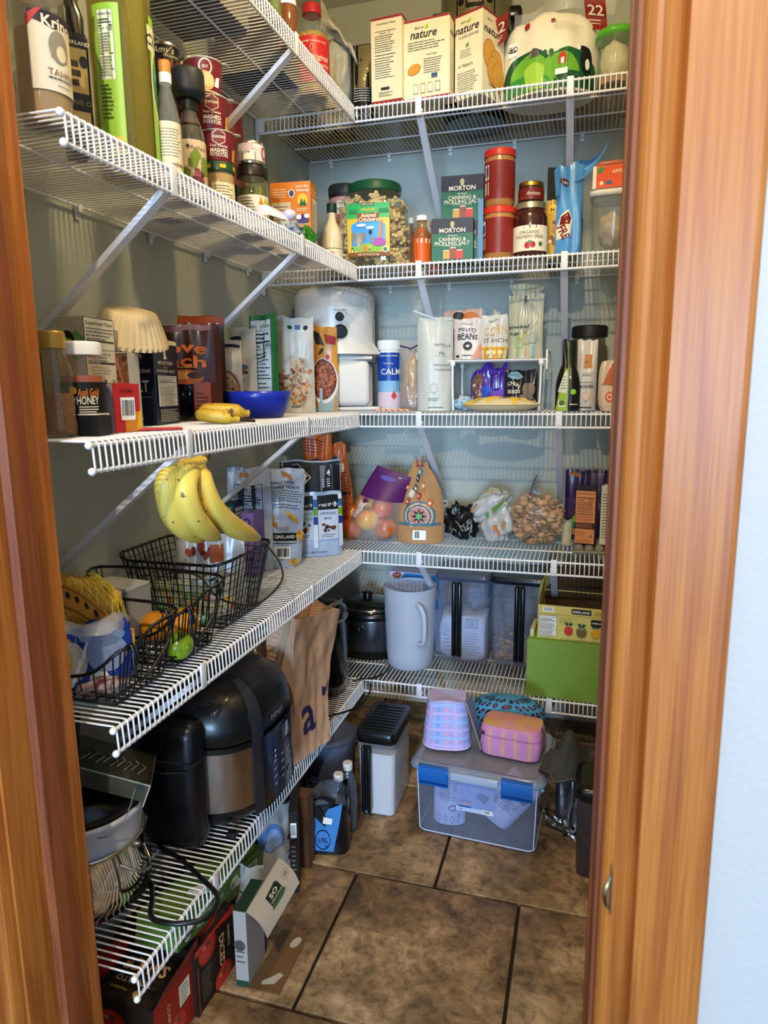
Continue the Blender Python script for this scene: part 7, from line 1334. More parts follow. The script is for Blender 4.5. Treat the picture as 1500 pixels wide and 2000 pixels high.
t=thing('clear_cylinder','dark clear plastic cup standing on the black lid under the fourth shelf','cup',(.105,-1.49,.508),0); b=MB(); b.lathe([(.035,0),(.042,.004),(.045,.10),(.047,.104)],M('#6b6a60',.06,kind='glass',alpha=.35),32,cap1=False); b.build('cup',t)
# brown paper bag
t=thing('paper_bag','brown paper bag with dark blue letter a, standing between the two black cookers','bag',(.28,-.865,Z+.0005),0); O_=Matrix.Translation(-Vector(t.location)); kb=M('#c6a488',.8,bump=.25,scale=35,var=.1)
xf=.322
Pl=lambda px,py,x: O_@W(px,py,x=x)
lowl,lowr=O_@Vector((.300,-.955,Z+.002)),O_@Vector((.340,-.800,Z+.002)); topl,topr=Pl(572,1213,.315),Pl(661,1188,.300)
def face(u,v):
    a=lowl.lerp(lowr,u); c=topl.lerp(topr,u); p=a.lerp(c,v)
    # narrower waist as the sheet is squeezed, deep vertical creases
    p.x+=.006*math.sin(u*PI*2.2+v*1.2)*(.2+.8*v)-.008*math.sin(PI*v)+noise.noise(Vector((u*6,v*7,1)))*.005
    k=-.022*math.sin(PI*min(1,v*1.05)); p.y+=k*(u-.35)*2.2; p.z+=.004*v*math.sin(u*9+1)
    return p
b=MB(); b.grid(face,24,26,kb,False)
def back(u,v): p=face(1-u,v); return p+Vector((-.085-.01*math.sin(u*5),.01,.01*v+.02*v*(1-u)))
b.grid(back,16,20,kb,False); b.grid(lambda u,v:face(1,v).lerp(back(0,v),u)+Vector((0,-.02*math.sin(PI*u)*v,0)),6,20,kb,False); b.grid(lambda u,v:back(1,v).lerp(face(0,v),u)+Vector((0,.02*math.sin(PI*u)*v,0)),6,20,kb,False); b.build('bag',t)
pr=Print(lambda u,v:(face(u,v)+Vector((.0008,-.0008,0)),Vector((.9,-.4,0)).normalized())); ink=M('#2c2a5c',.6)
V_,F_,bw_=text_mesh('a',.012,0); xs=[v[0] for v in V_]; ys=[v[1] for v in V_]
pr.fill([(.42+x*1.0,.17+y*.40) for x,y in V_],F_,ink); pr.poly([(.82,.44),(.9,.42),(.95,.48),(.90,.36),(.84,.37)],ink); pr.done('letter_print',t)
t=thing('brown_plastic_bag','brownish crumpled bag against the wall behind the cooker and paper bag','bag',(.115,-.825,Z),0); blob(t,'bag',(0,0,.14),(.075,.085,.14),M('#6a5446',.35,bump=1,scale=22,var2='#8a8890',coat=.3),20,.3,2.5,40,flat=.001)
# tall air-tight cooker
c=(.180,-.520); t=thing('multi_cooker','tall black multi-cooker with steel-rimmed lid at the inner corner of the lowest left shelf','cooker',(c[0],c[1],Z+.0005),-28); R=.108; H=.285
blk2=M('#0e0f11',.16,coat=.6)
b=MB(); b.lathe([(R*.82,0),(R*.93,.01),(R*.98,.05),(R*1.0,.12),(R*.97,.20),(R*.93,.235)],blk2,48); b.build('body',t)
b=MB(); b.lathe([(R*.98,.235),(R*1.0,.25),(R*.95,.262),(R*.72,.275),(R*.3,.283)],blk2,48); b.build('lid',t)
b=MB(); b.lathe([(R*.93,.232),(R*1.01,.234),(R*1.01,.239),(R*.93,.241)],STEEL,48); b.build('steel_ring',t)
b=MB(); b.tube([(R*.75,-R*.35,.268),(R*.82,0,.284),(R*.75,R*.35,.286),(R*.5,R*.68,.280)],[.004,.007,.007,.004],M('#b5ac98',.3,.8),8,sub=4); b.build('lid_handle',t)
b=MB(); arc_=[(R*1.0*math.cos(a_),R*1.0*math.sin(a_)) for a_ in [math.radians(-78+52*i/12) for i in range(13)]]
b.grid(lambda u,v:Vector((R*1.025*math.cos(math.radians(-78+52*u)),R*1.025*math.sin(math.radians(-78+52*u)),.03+.17*v)),14,4,M('#1c1d20',.25,coat=.4)); o=b.build('control_panel',t)
p=Print(lambda u,v:(Vector((R*1.03*math.cos(math.radians(-78+52*u)),R*1.03*math.sin(math.radians(-78+52*u)),.03+.17*v)),Vector((math.cos(math.radians(-78+52*u)),math.sin(math.radians(-78+52*u)),0)))); p.rect(.2,.35,.8,.37,wd); p.rect(.25,.55,.75,.85,M('#2a2d34',.2)); 
for i in range(5): p.rect(.25,.1+.05*i,.7,.11+.05*i,wd,1)
p.done('display',o)
# ================================================================== LOWEST SHELF, BACK WALL
c=(.245,-.170); t=thing('slow_cooker','oval black slow cooker with glass lid and steel side in the corner','cooker',(c[0],c[1],Z+.0005),-10); RX2,RY2=.128,.105
def el(k,z,n=56): return [Vector((RX2*k*math.cos(2*PI*i/n),RY2*k*math.sin(2*PI*i/n),z)) for i in range(n)]
b=MB(); b.rings([el(.9,0),el(.95,.012),el(.97,.03)],BLACKP,True,True,False); b.build('foot_base',t)
b=MB(); b.rings([el(.965,.03),el(.98,.04),el(.98,.135),el(.97,.14)],M('#6a6b70',.2,.9),True,False,False); b.build('steel_wall',t)
b=MB(); b.rings([el(.975,.138),el(1.02,.146),el(1.02,.160),el(.9,.166)],BLACKP,True,False,True); b.build('rim',t)
b=MB(); b.rings([el(.9,.166),el(.85,.178),el(.6,.190),el(.2,.194)],M('#191c16',.05,coat=.8),True,False,True); b.build('glass_lid',t); b=MB(); b.tube(el(.88,.172,40),.0022,STEEL,6,closed=True); b.build('lid_ring',t)
b=MB(); b.box((-.0,-RY2*1.05,.115),(.07,.03,.02),BLACKP,bev=.008); b.build('handle',t); b=MB(); b.lathe([(.018,.19),(.015,.2),(.02,.212),(.01,.216)],BLACKP,20); b.build('knob',t)
t=thing('power_cord','thin black cord curving across the corner of the lowest shelf by the pitcher','cord',(.35,-.33,Z+.004),0); O_=Matrix.Translation(-Vector(t.location))
b=MB(); b.tube([O_@W(px,py,z=Z+dz) for px,py,dz in((690,1330,.02),(705,1326,.006),(725,1325,.005),(748,1316,.005),(761,1302,.005),(758,1288,.006),(745,1280,.008))],.003,cordm,7,sub=4); b.build('cord',t)
t=thing('power_cord','black cord running over the lip of the lowest left shelf below the paper bag','cord',(.33,-.62,Z+.004),0); O_=Matrix.Translation(-Vector(t.location))
b=MB(); b.tube([O_@W(px,py,z=Z+dz) for px,py,dz in((640,1398,.006),(665,1393,.006),(690,1384,.006),(712,1370,.008),(722,1352,.012),(724,1338,.014))],.003,cordm,7,sub=4); b.build('cord',t)
c=W(722,1334,z=Z+.006); t=thing('green_twist_tie','short green twist tie hanging over the corner of the lowest shelf','tie',(c.x,c.y,c.z),0); b=MB(); b.tube([(-.012,.0,.002),(.0,-.004,.004),(.004,-.010,-.015),(.001,-.012,-.035),(.004,-.011,-.05)],.0017,M('#2f6a4a',.5),6,sub=4); b.build('tie',t)
t=thing('paper_tag','small cream printed paper tag lying before the slow cooker','tag',(.365,-.285,Z+.002),12); b=MB(); b.box((0,0,.001),(.055,.022,.0012),M('#c9bfa4',.6)); b.build('paper',t); p=Print(flatS((-.0275,-.011,.0016),(1,0,0),(0,1,0))); p.lines(.004,.003,.05,.019,3,INK,.4); p.done('print',t)
# bar box
t,w_,h_=put('bar_box','tall white and bright blue snack bar box behind the frosted pitcher','box',(762,862,1120),Z,.09,-4,Y=-.115); F=carton(t,w_,.09,h_,M('#b9bcd8',.45)); p=Print(F['f']); p.rect(0,h_*.55,w_,h_*.995,M('#3a9be0',.4)); p.poly([(0,h_*.88),(0,h_*.995),(w_*.3,h_*.995),(w_*.24,h_*.93),(w_*.12,h_*.88)],M('#d9d6dc')); p.ell(w_*.14,h_*.965,.016,.009,M('#b53a34'),rot=.2); p.text('CLIF',w_*.14,h_*.965,.009,WHT,bold=.04,rot=.15); p.text('KID',w_*.19,h_*.925,.009,INK,bold=.05,rot=.1); p.text('36',w_*.78,h_*.95,.011,M('#1f3a8a'),bold=.03); p.poly([(w_*.1,h_*.78),(w_*.15,h_*.86),(w_*.4,h_*.885),(w_*.35,h_*.8)],M('#d0402c')); p.text('ZBAR',w_*.62,h_*.85,.014,WHT,bold=.05); p.done('print',t)
# pitcher
t,R,H=putr('pitcher','tall frosted white plastic pitcher with an integral handle on the lowest back shelf','pitcher',(750,852,1143),Z,Y=-.25,a=0); fr_=M('#d9deea',.35,kind='frost',alpha=.8)
b=MB(); b.lathe([(R*.78,0),(R*.86,.006),(R*.9,.04),(R*1.0,H)],fr_,48,cap1=False); b.build('pitcher',t)
b=MB(); b.tube([(R*1.0*math.cos(2*PI*i/40),R*1.0*math.sin(2*PI*i/40),H) for i in range(40)],.0016,M('#c9d0dc',.3),6,closed=True); b.build('rim',t)
b=MB(); hm_=M('#c4cbd8',.3,alpha=.9); b.tube([(R*.45,-R*.86,H*.86),(R*.62,-R*1.0,H*.84),(R*.78,-R*1.05,H*.74),(R*.80,-R*1.05,H*.55),(R*.74,-R*1.0,H*.40),(R*.48,-R*.82,H*.36)],[.007,.008,.008,.0075,.007,.006],hm_,10,sub=4); b.build('handle',t)
# clear cereal bins
def binbox(px,Y,lb,hk=.47,cont=None,d=.17,zb=None,nm='clear_bin',lidm=None,a=-2,lidh=.012):
    t,w_,h_=put(nm,lb,'bin',px,Z if zb is None else zb,d,a,Y=Y); b=MB(); cl=M('#dfe5f2',.08,kind='film',alpha=.16); hw,hd=w_/2,d/2
    b.rings([rr(hw*.93,hd*.93,.002,.016),rr(hw*.95,hd*.95,.01,.018),rr(hw*.985,hd*.985,h_-.02,.018)],cl,True,True,False); b.build('bin',t)
    b=MB(); lm=lidm or M('#15171a',.3,coat=.2); b.rings([rr(hw*.99,hd*.99,h_-.024,.02),rr(hw*1.03,hd*1.03,h_-.020,.02),rr(hw*1.03,hd*1.03,h_-.006,.02),rr(hw*.98,hd*.98,h_,.02)],lm,True,True,True); b.build('lid',t)
    x=(hk-.5)*w_; b=MB(); b.box((x-.0095,-hd-.010,h_*.5),(.014,.018,h_*.84),BLACKP,bev=.006); b.box((x+.0095,-hd-.010,h_*.5),(.014,.018,h_*.84),BLACKP,bev=.006); b.box((x,-hd-.004,h_*.5),(.016,.012,h_*.82),BLACKM); b.build('handle',t)
    return t,w_,h_
t,w_,h_=binbox((850,954,1122),-.205,'clear food bin with black handle holding a white paper sack, beside the pitcher',.42,lidm=M('#9aa0b4',.15,kind='film',alpha=.3))
blob(t,'paper_sack',(0,0,h_*.27),(w_*.42,.07,h_*.27),M('#dddce4',.6,bump=.3,scale=20),21,.08,3,30,flat=.006,fn2=lambda q,d:Vector((max(-w_*.42,min(w_*.42,q.x*1.7)),max(-.075,min(.075,q.y*1.6)),max(.006,min((q.z-h_*.27)*1.35+h_*.27,h_*.52)))))
p=Print(flatS((-w_*.5,-.0765,0),(1,0,0),(0,0,1))); p.lines(w_*.15,h_*.1,w_*.3,h_*.4,7,M('#6a6e88'),.15); p.lines(w_*.55,h_*.08,w_*.85,h_*.35,9,M('#6a6e88'),.15); p.rect(w_*.56,h_*.4,w_*.8,h_*.5,M('#9aa0b4')); p.rect(w_*.575,h_*.41,w_*.785,h_*.49,M('#c9ccd8')); p.text('ORGANIC',w_*.68,h_*.46,.004,M('#5a5e78')); p.text('COFFEE',w_*.68,h_*.435,.004,M('#5a5e78')); p.rect(w_*.1,h_*.3,w_*.22,h_*.42,M('#c2c5d2')); p.done('sack_print',t)
blob(t,'snack_bag',(-w_*.22,.01,h_*.7),(w_*.2,.05,h_*.13),M('#7a5a66',.3,bump=.8,scale=40,var2='#a9785a'),22,.35,3,22); blob(t,'clear_bag',(w_*.2,.0,h_*.72),(w_*.22,.05,h_*.15),M('#8a94a4',.3,bump=.8,scale=40,coat=.3),23,.3,3,22)
t,w_,h_=binbox((958,1078,1130),-.200,'clear food bin with black handle holding tan snacks, beside the yellow box',.48,lidm=M('#20222a',.25,coat=.3))
blob(t,'grey_bag',(-w_*.12,.02,h_*.6),(w_*.3,.05,h_*.32),M('#8d8f94',.3,bump=.7,scale=30,coat=.3,var=.25),24,.25,2.5,30); 
def ins2(R): return Vector((R.uniform(-.42,.2)*w_,R.uniform(-.07,.02),.015+R.uniform(0,1)**1.5*h_*.27))
def shp2(b,T,R,mt): b.sph((0,0,0),(.016*R.uniform(.6,1.1),.009,.006),mt,6,T,fn=lambda p,d:p+Vector((noise.noise(p*90),noise.noise(p*90+Vector((3,1,2))),0))*.004)
scatter(t,'tan_snacks',M('#c99a68',.6,var=.3,scale=40),90,ins2,shp2,7)
p=Print(flatS((-w_*.5,-.080,0),(1,0,0),(0,0,1))); p.text('SNACK',w_*.14,h_*.36,.012,M('#3a3c48'),bold=.03,rot=.2); p.rect(w_*.16,h_*.5,w_*.22,h_*.54,M('#2c5a4a')); p.done('bag_print',t)
# green box
t,w_,h_=put('green_box','plain green cardboard box on the lowest shelf under the yellow applesauce box','box',(1028,1205,1258),Z,.21,-3,Y=-.402); gb_=M('#86a84c',.6,var=.05,scale=20); carton(t,w_,.21,h_,gb_); 
b=MB(); b.box((-w_*.46,-.03,h_+.012),(.012,.10,.024),M('#d0c89a',.6),bev=.002); b.build('inner_flap',t)
gt=t.location; zt=Z+h_+.0025
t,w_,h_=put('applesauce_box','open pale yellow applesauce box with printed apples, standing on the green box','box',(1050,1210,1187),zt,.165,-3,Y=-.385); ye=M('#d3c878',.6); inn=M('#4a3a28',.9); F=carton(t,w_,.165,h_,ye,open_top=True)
b=MB(); b.box((0,0,.003),(w_-.006,.158,.002),inn); b.box((0,.078,h_*.5),(w_-.006,.001,h_-.004),inn); b.build('inside',t)
p=Print(F['f']); p.rect(0,h_*.76,w_,h_,M('#cfc372',.6)); p.barcode(w_*.06,h_*.80,w_*.2,h_*.95); p.rect(w_*.42,h_*.80,w_*.66,h_*.95,BLK); p.text('KIRKLAND',w_*.54,h_*.875,.0075,WHT,w=w_*.21,bold=.04); p.lines(w_*.70,h_*.8,w_*.97,h_*.93,3,M('#6a6a4a'),.3); p.rect(0,h_*.735,w_,h_*.745,M('#a89c58'))
p.nutri(w_*.02,h_*.08,w_*.24,h_*.70,cal='50'); p.lines(w_*.27,h_*.5,w_*.5,h_*.7,5,M('#8a8a5a'),.2); 
for x_,c,r_ in((.39,'#c4402c',.0125),(.55,'#5c7f3c',.015),(.72,'#d8a92c',.013)): p.ell(w_*x_,h_*.3,r_,r_*1.1,M(c)); leaf(p,w_*x_,h_*.48,.013,.009,.4,G[4]); leaf(p,w_*x_,h_*.48,.013,.009,2.7,G[4])
p.text('ORGANIC',w_*.55,h_*.40,.0035,CREAM); p.text('APPLE',w_*.55,h_*.32,.007,RED,bold=.04); p.text('SAUCE',w_*.55,h_*.23,.007,RED,bold=.04); p.rect(w_*.66,h_*.52,w_*.86,h_*.7,BLK); p.text('KIRKLAND',w_*.76,h_*.61,.006,WHT,w=w_*.17,bold=.04); p.lines(w_*.3,h_*.04,w_*.9,h_*.08,1,INK,.3); p.done('front_print',t)
b=MB(); b.add([(-w_/2,-.0825,h_),(-w_/2,.0825,h_),(-w_/2+.05,.0825,h_+.055),(-w_/2+.012,.01,h_+.075),(-w_/2,-.05,h_+.045)],[(0,1,2,3,4)],ye); b.add([(-w_/2-.0012,-.0825,h_),(-w_/2-.0012,.0825,h_),(-w_/2+.05,.084,h_+.055),(-w_/2+.012,.01,h_+.077),(-w_/2-.0012,-.05,h_+.045)],[(4,3,2,1,0)],ye); b.build('side_flap',t)
b=MB(); b.grid(lambda u,v:Vector((-w_/2+w_*u,.083-.0*v+.01*v,h_+.075*v)),1,1,inn); b.grid(lambda u,v:Vector((-w_/2+.02+w_*u,-.0825+.06*v,h_-.03*v)),1,1,inn); b.build('back_flap',t)
# ================================================================== FLOOR
# flour bin
cnr=W(770,1602,z=0)
t=thing('flour_bin','tall clear bin of white flour with big black lid and handle on the floor','bin',(cnr.x-.052,cnr.y+.092,.0008),0); w_,d_,h_=.104,.182,.232; hw,hd=w_/2,d_/2; cl=M('#eef0f6',.1,kind='film',alpha=.14)
b=MB(); b.rings([rr(hw*.93,hd*.93,.002,.014),rr(hw*.96,hd*.96,.01,.016),rr(hw*1.04,hd*1.02,h_-.01,.018)],cl,True,True,False); b.build('bin',t)
b=MB(); b.rings([rr(hw*.90,hd*.91,.004,.014),rr(hw*.93,hd*.93,.012,.016),rr(hw*.985,hd*.96,h_*.80,.018)],M('#efe8de',.8,var=.08,scale=300,bump=.15),True,True,True); b.build('flour',t)
b=MB(); b.rings([rr(hw*1.06,hd*1.04,h_-.014,.02),rr(hw*1.12,hd*1.07,h_-.010,.022),rr(hw*1.12,hd*1.07,h_+.010,.022),rr(hw*1.07,hd*1.04,h_+.016,.02)],BLACKP,True,True,True); o=b.build('lid',t)
for i in range(9): b=MB(); b.box((0,-hd*.75+hd*.19*i,h_+.0165),(w_*.8,.004,.0025),BLACKP); b.build('rib',o)
b=MB(); x=-.022; b.box((x-.008,-hd-.012,h_*.5),(.011,.02,h_*.84),BLACKP,bev=.005); b.box((x+.008,-hd-.012,h_*.5),(.011,.02,h_*.84),BLACKP,bev=.005); b.box((x,-hd-.006,h_*.5),(.014,.012,h_*.82),BLACKM); b.build('handle',t)
# grey bin behind the bottles
t=thing('grey_bin','round grey bin in the shadow behind the wrapped bottles','bin',(.290,-.68,0),0); b=MB(); b.lathe([(.06,.0005),(.066,.01),(.075,.20)],M('#5a6070',.5),32); b.build('bin',t); b=MB(); b.lathe([(.077,.195),(.079,.2),(.077,.206),(.06,.208)],M('#4a505c',.5),32); b.build('rim',t)
# bottles in blue wrapped pack
def botl(px,py,y,lb):
    c=W(px,py,y=y); H=c.z+.008; t=thing('water_bottle',lb,'bottle',(c.x,c.y,.0045),0,'bottles in the blue wrap'); R=.023
    b=MB(); b.lathe([(R*.9,0),(R,.006),(R,H*.62),(R*.93,H*.7),(R*.6,H*.84),(R*.42,H*.88),(R*.42,H*.93)],glass('#9fb0bc',.25),24); b.build('bottle',t); lid(t,R*.56,H*.90,H,M('#cfcdc8',.4))
botl(679,1497,-.80,'white-capped bottle at the back right of the blue pack'); botl(661,1519,-.845,'white-capped bottle in the middle of the blue pack')
t=thing('water_bottle','dark blue-capped bottle at the left of the blue pack','bottle',(.315,-.86,.0045),0); b=MB(); b.lathe([(.021,0),(.023,.006),(.023,.10),(.015,.14),(.010,.15)],glass('#5a6a84',.4),24); b.build('bottle',t); lid(t,.013,.148,.165,NAVY)
t=thing('bottle_pack','dark blue shrink-wrapped bottle pack with light blue printed panel on the floor','pack',(.352,-.870,.0),12)
def pk(a,z): r=1/((abs(math.cos(a))**4+abs(math.sin(a))**4)**.25); k=1-.10*(z/.13)**2; return Vector((.060*r*math.cos(a)*k,.050*r*math.sin(a)*k,z*1.25))
b=MB(); b.grid(lambda u,v:pk(2*PI*u,.002+.118*v+.010*math.sin(2*PI*u*3)*v)+Vector((noise.noise(Vector((u*9,v*4,1))),noise.noise(Vector((u*9,v*4,5))),0))*.004,40,10,M('#10151f',.18,coat=.5,bump=.4,scale=20)); b.add([pk(2*PI*i/20,.0025) for i in range(20)],[tuple(range(20))[::-1]],BLACKP); b.build('wrap',t)
p=Print(lambda u,v:(pk(-PI/2+u,v)*1.035+Vector((0,0,0)),Vector((math.cos(-PI/2+u),math.sin(-PI/2+u),0)))); lb_=M('#4a88c4',.3,coat=.3)
p.poly([(-.75,.10),(-.55,.012),(.35,.010),(.75,.11),(.2,.10),(0,.085)],lb_); p.ell(-.05,.035,.30,.022,NAVY); p.ell(-.05,.035,.27,.019,lb_); p.text('S.PEL',-.05,.035,.012,NAVY,w=.4,bold=.04); p.text('MIX',.12,.022,.006,NAVY,w=.15); p.poly([(-.5,.118),(-.6,.095),(.05,.062),(.1,.085)],BLK); p.poly([(-.05,.07),(.3,.068),(.35,.08),(.0,.084)],WHT); p.lines(-.55,.06,-.3,.09,4,NAVY,.3); p.done('print',t)
b=MB(); crumple(b,lambda u,v:(-.055+.11*u,-.04+.08*v,.14+.035*math.sin(PI*u)*math.sin(PI*v)),16,12,film('#b9cade',.12,.06,1,50),.022,34,3); b.build('torn_film',t)
# latching storage box
A=W(815,1623,z=0); B_=W(1045,1672,z=0); a=math.atan2(B_.y-A.y,B_.x-A.x); w_=(B_-A).xy.length; d_=.25; h_=.195
mid=(A+B_)/2; t=thing('storage_tub','clear plastic storage tub with blue latches and flat lid on the tiled floor','tub',(mid.x-math.sin(a)*d_/2,mid.y+math.cos(a)*d_/2,.0008),math.degrees(a)); tubm=M('#d5dcf0',.12,kind='film',alpha=.16)
hw,hd=w_/2,d_/2
b=MB(); b.rings([rr(hw*.97,hd*.96,.001,.018),rr(hw*.99,hd*.98,.010,.02),rr(hw*1.03,hd*1.03,h_*.93,.02)],tubm,True,True,False); b.build('tub',t)
b=MB(); lidm=M('#d9dfec',.12,kind='film',alpha=.34); zl=h_*.93
b.rings([rr(hw*1.04,hd*1.04,zl,.022),rr(hw*1.11,hd*1.10,zl+.004,.03),rr(hw*1.11,hd*1.10,zl+.016,.03),rr(hw*1.06,hd*1.06,zl+.024,.026),rr(hw*.98,hd*.96,zl+.024,.02),rr(hw*.97,hd*.95,zl+.016,.02)],lidm,True,False,True); b.build('lid',t)
b=MB(); b.tube(rr(hw*1.11,hd*1.10,zl+.010,.03),.0045,M('#7f98b8',.25,alpha=.85),7,closed=True); b.build('lid_gasket',t)
b=MB(); b.tube(rr(hw*1.03,hd*1.03,zl-.002,.02),.0025,M('#c4cbd8',.3),6,closed=True); b.tube(rr(hw*.985,hd*.975,.006,.02),.0016,M('#c4cbd8',.3),6,closed=True); b.build('rim_edges',t)
for sx,sy in((-1,-1),(1,-1),(1,1),(-1,1)): b=MB(); b.tube([(sx*(hw*.99-.004),sy*(hd*.98-.004),.008),(sx*(hw*1.03-.005),sy*(hd*1.03-.005),zl)],.0018,M('#c4cbd8',.3),6); b.build('corner_edge',t)
bl=M('#1f68b0',.3,coat=.3)
for x_ in(-w_*.345,w_*.345):
    b=MB(); yy=-hd*1.10-.006
    b.grid(lambda u,v:Vector((x_-w_*.125+w_*.25*u,yy-.004*math.sin(PI*v)+(.008 if v<.08 else 0)+(.012*(v-.86)/.14 if v>.86 else 0),zl+.024-.052*v)),2,10,bl); b.grid(lambda u,v:Vector((x_+w_*.125-w_*.25*u,yy+.006,zl+.022-.05*v)),1,1,bl)
    b.box((x_,yy+.002,zl+.0225),(w_*.25,.012,.003),bl); b.box((x_,yy+.002,zl-.027),(w_*.25,.008,.003),bl); b.build('latch',t)
b=MB(); b.box((0,-hd*1.13,zl+.006),(w_*.40,.012,.022),M('#b4bccc',.2,alpha=.8),bev=.004); b.build('front_grip',t)
p=Print(flatS((-hw,-hd*1.02-.001,0),(1,0,0),(0,.035,1))); lw=M('#b9c2da',.4); p.rect(w_*.34,h_*.44,w_*.66,h_*.84,lw); p.ell(w_*.42,h_*.72,.012,.012,M('#8fa0c8')); p.ell(w_*.42,h_*.72,.0105,.0105,lw); p.poly([(w_*.5,h_*.68),(w_*.54,h_*.74),(w_*.62,h_*.70),(w_*.58,h_*.58)],M('#8a94b0')); p.ell(w_*.42,h_*.57,.017,.006,RED); p.ell(w_*.42,h_*.57,.016,.005,lw); p.text('Sterilite',w_*.42,h_*.57,.006,RED,w=.024,bold=.03); p.rect(w_*.36,h_*.50,w_*.47,h_*.52,M('#2c5a9a')); p.text('18 qt',w_*.38,h_*.475,.004,INK); p.barcode(w_*.56,h_*.45,w_*.64,h_*.51); p.done('label',t)
tub=t
# sacks inside
def sack(lb,x,y,z,w1,h1,rx,ry,rz,seed,kind):
    M_=Matrix.Translation(tub.location)@Matrix.Rotation(tub.rotation_euler.z,4,'Z'); l=M_@Vector((x,y,z)); t=thing('flour_sack',lb,'sack',l,rz,None,rx,ry); p,pr=pouch(t,w1,h1,.05,M('#dcdde8',.5,bump=.2,scale=20),seed=seed,wr=.005,gus=.9,name='sack')
    return t,w1,h1,p,pr
t,w1,h1,p,pr=sack('white printed sack with recycling symbol standing at the left inside the tub',-w_*.27,-.06,.004,.085,.145,-4,0,4,90,0)
pr.lines(-w1*.3,h1*.45,w1*.35,h1*.86,10,M('#5a5e80'),.25); pr.ell(w1*.12,h1*.33,.010,.008,M('#6a6e90')); pr.ell(w1*.12,h1*.33,.007,.005,M('#dcdde8',.5)); 
for x_ in(-.3,-.1,.12,.3): pr.ell(w1*x_,h1*.13,.004,.009,M('#6a6e90')); pr.ell(w1*x_,h1*.13,.003,.008,M('#dcdde8',.5)); pr.rect(w1*x_-.0005,h1*.02,w1*x_+.0005,h1*.08,M('#6a6e90'))
pr.poly([(-w1*.4,h1*.9),(w1*.35,h1*.86),(w1*.3,h1*.99),(-w1*.3,h1*.99)],M('#4c5c70')); pr.done('print',t)
t,w1,h1,p,pr=sack('white sack lettered UNBLEACHED leaning diagonally at the right inside the tub',w_*.10,-.045,.030,.10,.150,-4,38,2,91,0)
pr.text('UNBLEACHED',-.0,h1*.62,.012,M('#3a3e5c'),w=w1*.8,bold=.03); pr.text('FLOUR',0,h1*.72,.012,M('#3a3e5c'),w=w1*.6,bold=.03); pr.ell(w1*.1,h1*.88,.016,.013,M('#6a4a5a')); pr.ell(w1*.1,h1*.88,.014,.011,M('#dcdde8',.5)); pr.lines(-w1*.35,h1*.3,w1*.3,h1*.5,4,M('#5a5e80'),.2); pr.done('print',t)
# things on the tub lid
zl2=.0008+zl+.025
plaid=M('#b9a4cc',.7,var2='#a9b8e0',scale=16)
t,w1,h1=put('lunch_bag','pastel plaid lunch bag with open zip standing on the storage tub lid','bag',(824,920,1374),zl2,.10,8,Y=-.70)
def lb_f(u,v): a_=2*PI*u; r=1/((abs(math.cos(a_))**3+abs(math.sin(a_))**3)**(1/3)); k=1-.22*v+.04*math.sin(PI*v); return Vector((w1*.5*r*math.cos(a_)*k,.052*r*math.sin(a_)*k,max(.002,h1*v+.004*math.sin(a_*3)*v)))
b=MB(); b.grid(lb_f,44,14,plaid); b.add([lb_f(i/30,0) for i in range(30)],[tuple(range(30))[::-1]],plaid); b.add([lb_f(i/30,1) for i in range(30)],[tuple(range(30))],plaid); b.build('body',t)
p=Print(lambda u,v:(lambda q:(q,Vector((q.x,q.y,0)).normalized()))(lb_f((.75+u)%1,v)))
for i in range(9): p.rect(-.25+.06*i,.03,-.225+.06*i,.97,M(['#8fa6dc','#d8a8cc','#c8b4e0'][i%3],.7)); p.k-=1
p.k+=2
for i in range(6): p.rect(-.25,.08+.16*i,.25,.14+.16*i,M(['#c9b6e4','#a9bce8'][i%2],.7),16); p.k-=1
p.k+=2; p.done('plaid_bands',t)
b=MB(); b.tube([lb_f(i/30,.0)+Vector((0,0,.003)) for i in range(30)],.002,M('#e0c8e0',.6),6,closed=True); b.build('piping',t)
b=MB(); b.grid(lambda u,v:Vector((w1*.40+.040*v*(1-.2*u)+.012*u,-.045+.03*u,h1*(1.02-.95*v)+.01*u)),4,10,M('#6a7494',.5)); b.tube([Vector((w1*.40+.040*k/10,-.047,h1*(1.02-.95*k/10))) for k in range(11)],.0022,M('#c0a890',.4,.5),6); b.build('zip_flap',t)
pk_=M('#d090b0',.7,bump=.3,scale=30)
t,w1,h1=put('pink_pouch','pink and yellow striped zip pouch lying on the right of the tub lid','pouch',(934,1056,1426),zl2,.10,-6,Y=-.70)
def pkf(u,v): a_=2*PI*u; r=1/((abs(math.cos(a_))**5+abs(math.sin(a_))**5)**.2); k=.93+.07*math.sin(PI*v)**.5; zz=h1*v; return Vector((w1*.5*r*math.cos(a_)*k,.05*r*math.sin(a_)*k,max(.001,zz-.006*math.sin(u*PI*2)*0)))+Vector((noise.noise(Vector((u*20,v*3,2))),noise.noise(Vector((u*20,v*3,4))),0))*.003
b=MB(); b.grid(pkf,50,8,pk_); b.add([pkf(i/30,0) for i in range(30)],[tuple(range(30))[::-1]],pk_); b.build('body',t)
b=MB(); b.grid(lambda u,v:Vector((pkf(u,1).x*(1-v),pkf(u,1).y*(1-v),h1+.006*(1-(1-v)**2))),50,5,M('#cfa86a',.7,var2='#d090a0',scale=30)); b.build('yellow_top',t)
p=Print(lambda u,v:(lambda q:(q,Vector((q.x,q.y*2,0)).normalized()))(pkf((.75+u)%1,v)))
for i in range(15): p.rect(-.22+.031*i,.05,-.209+.031*i,.95,M(['#d8a888','#c88ac0'][i%2],.7),6); p.k-=1
p.k+=2; p.rect(-.23,.66,.23,.69,M('#b070a8')); p.done('stripes',t)
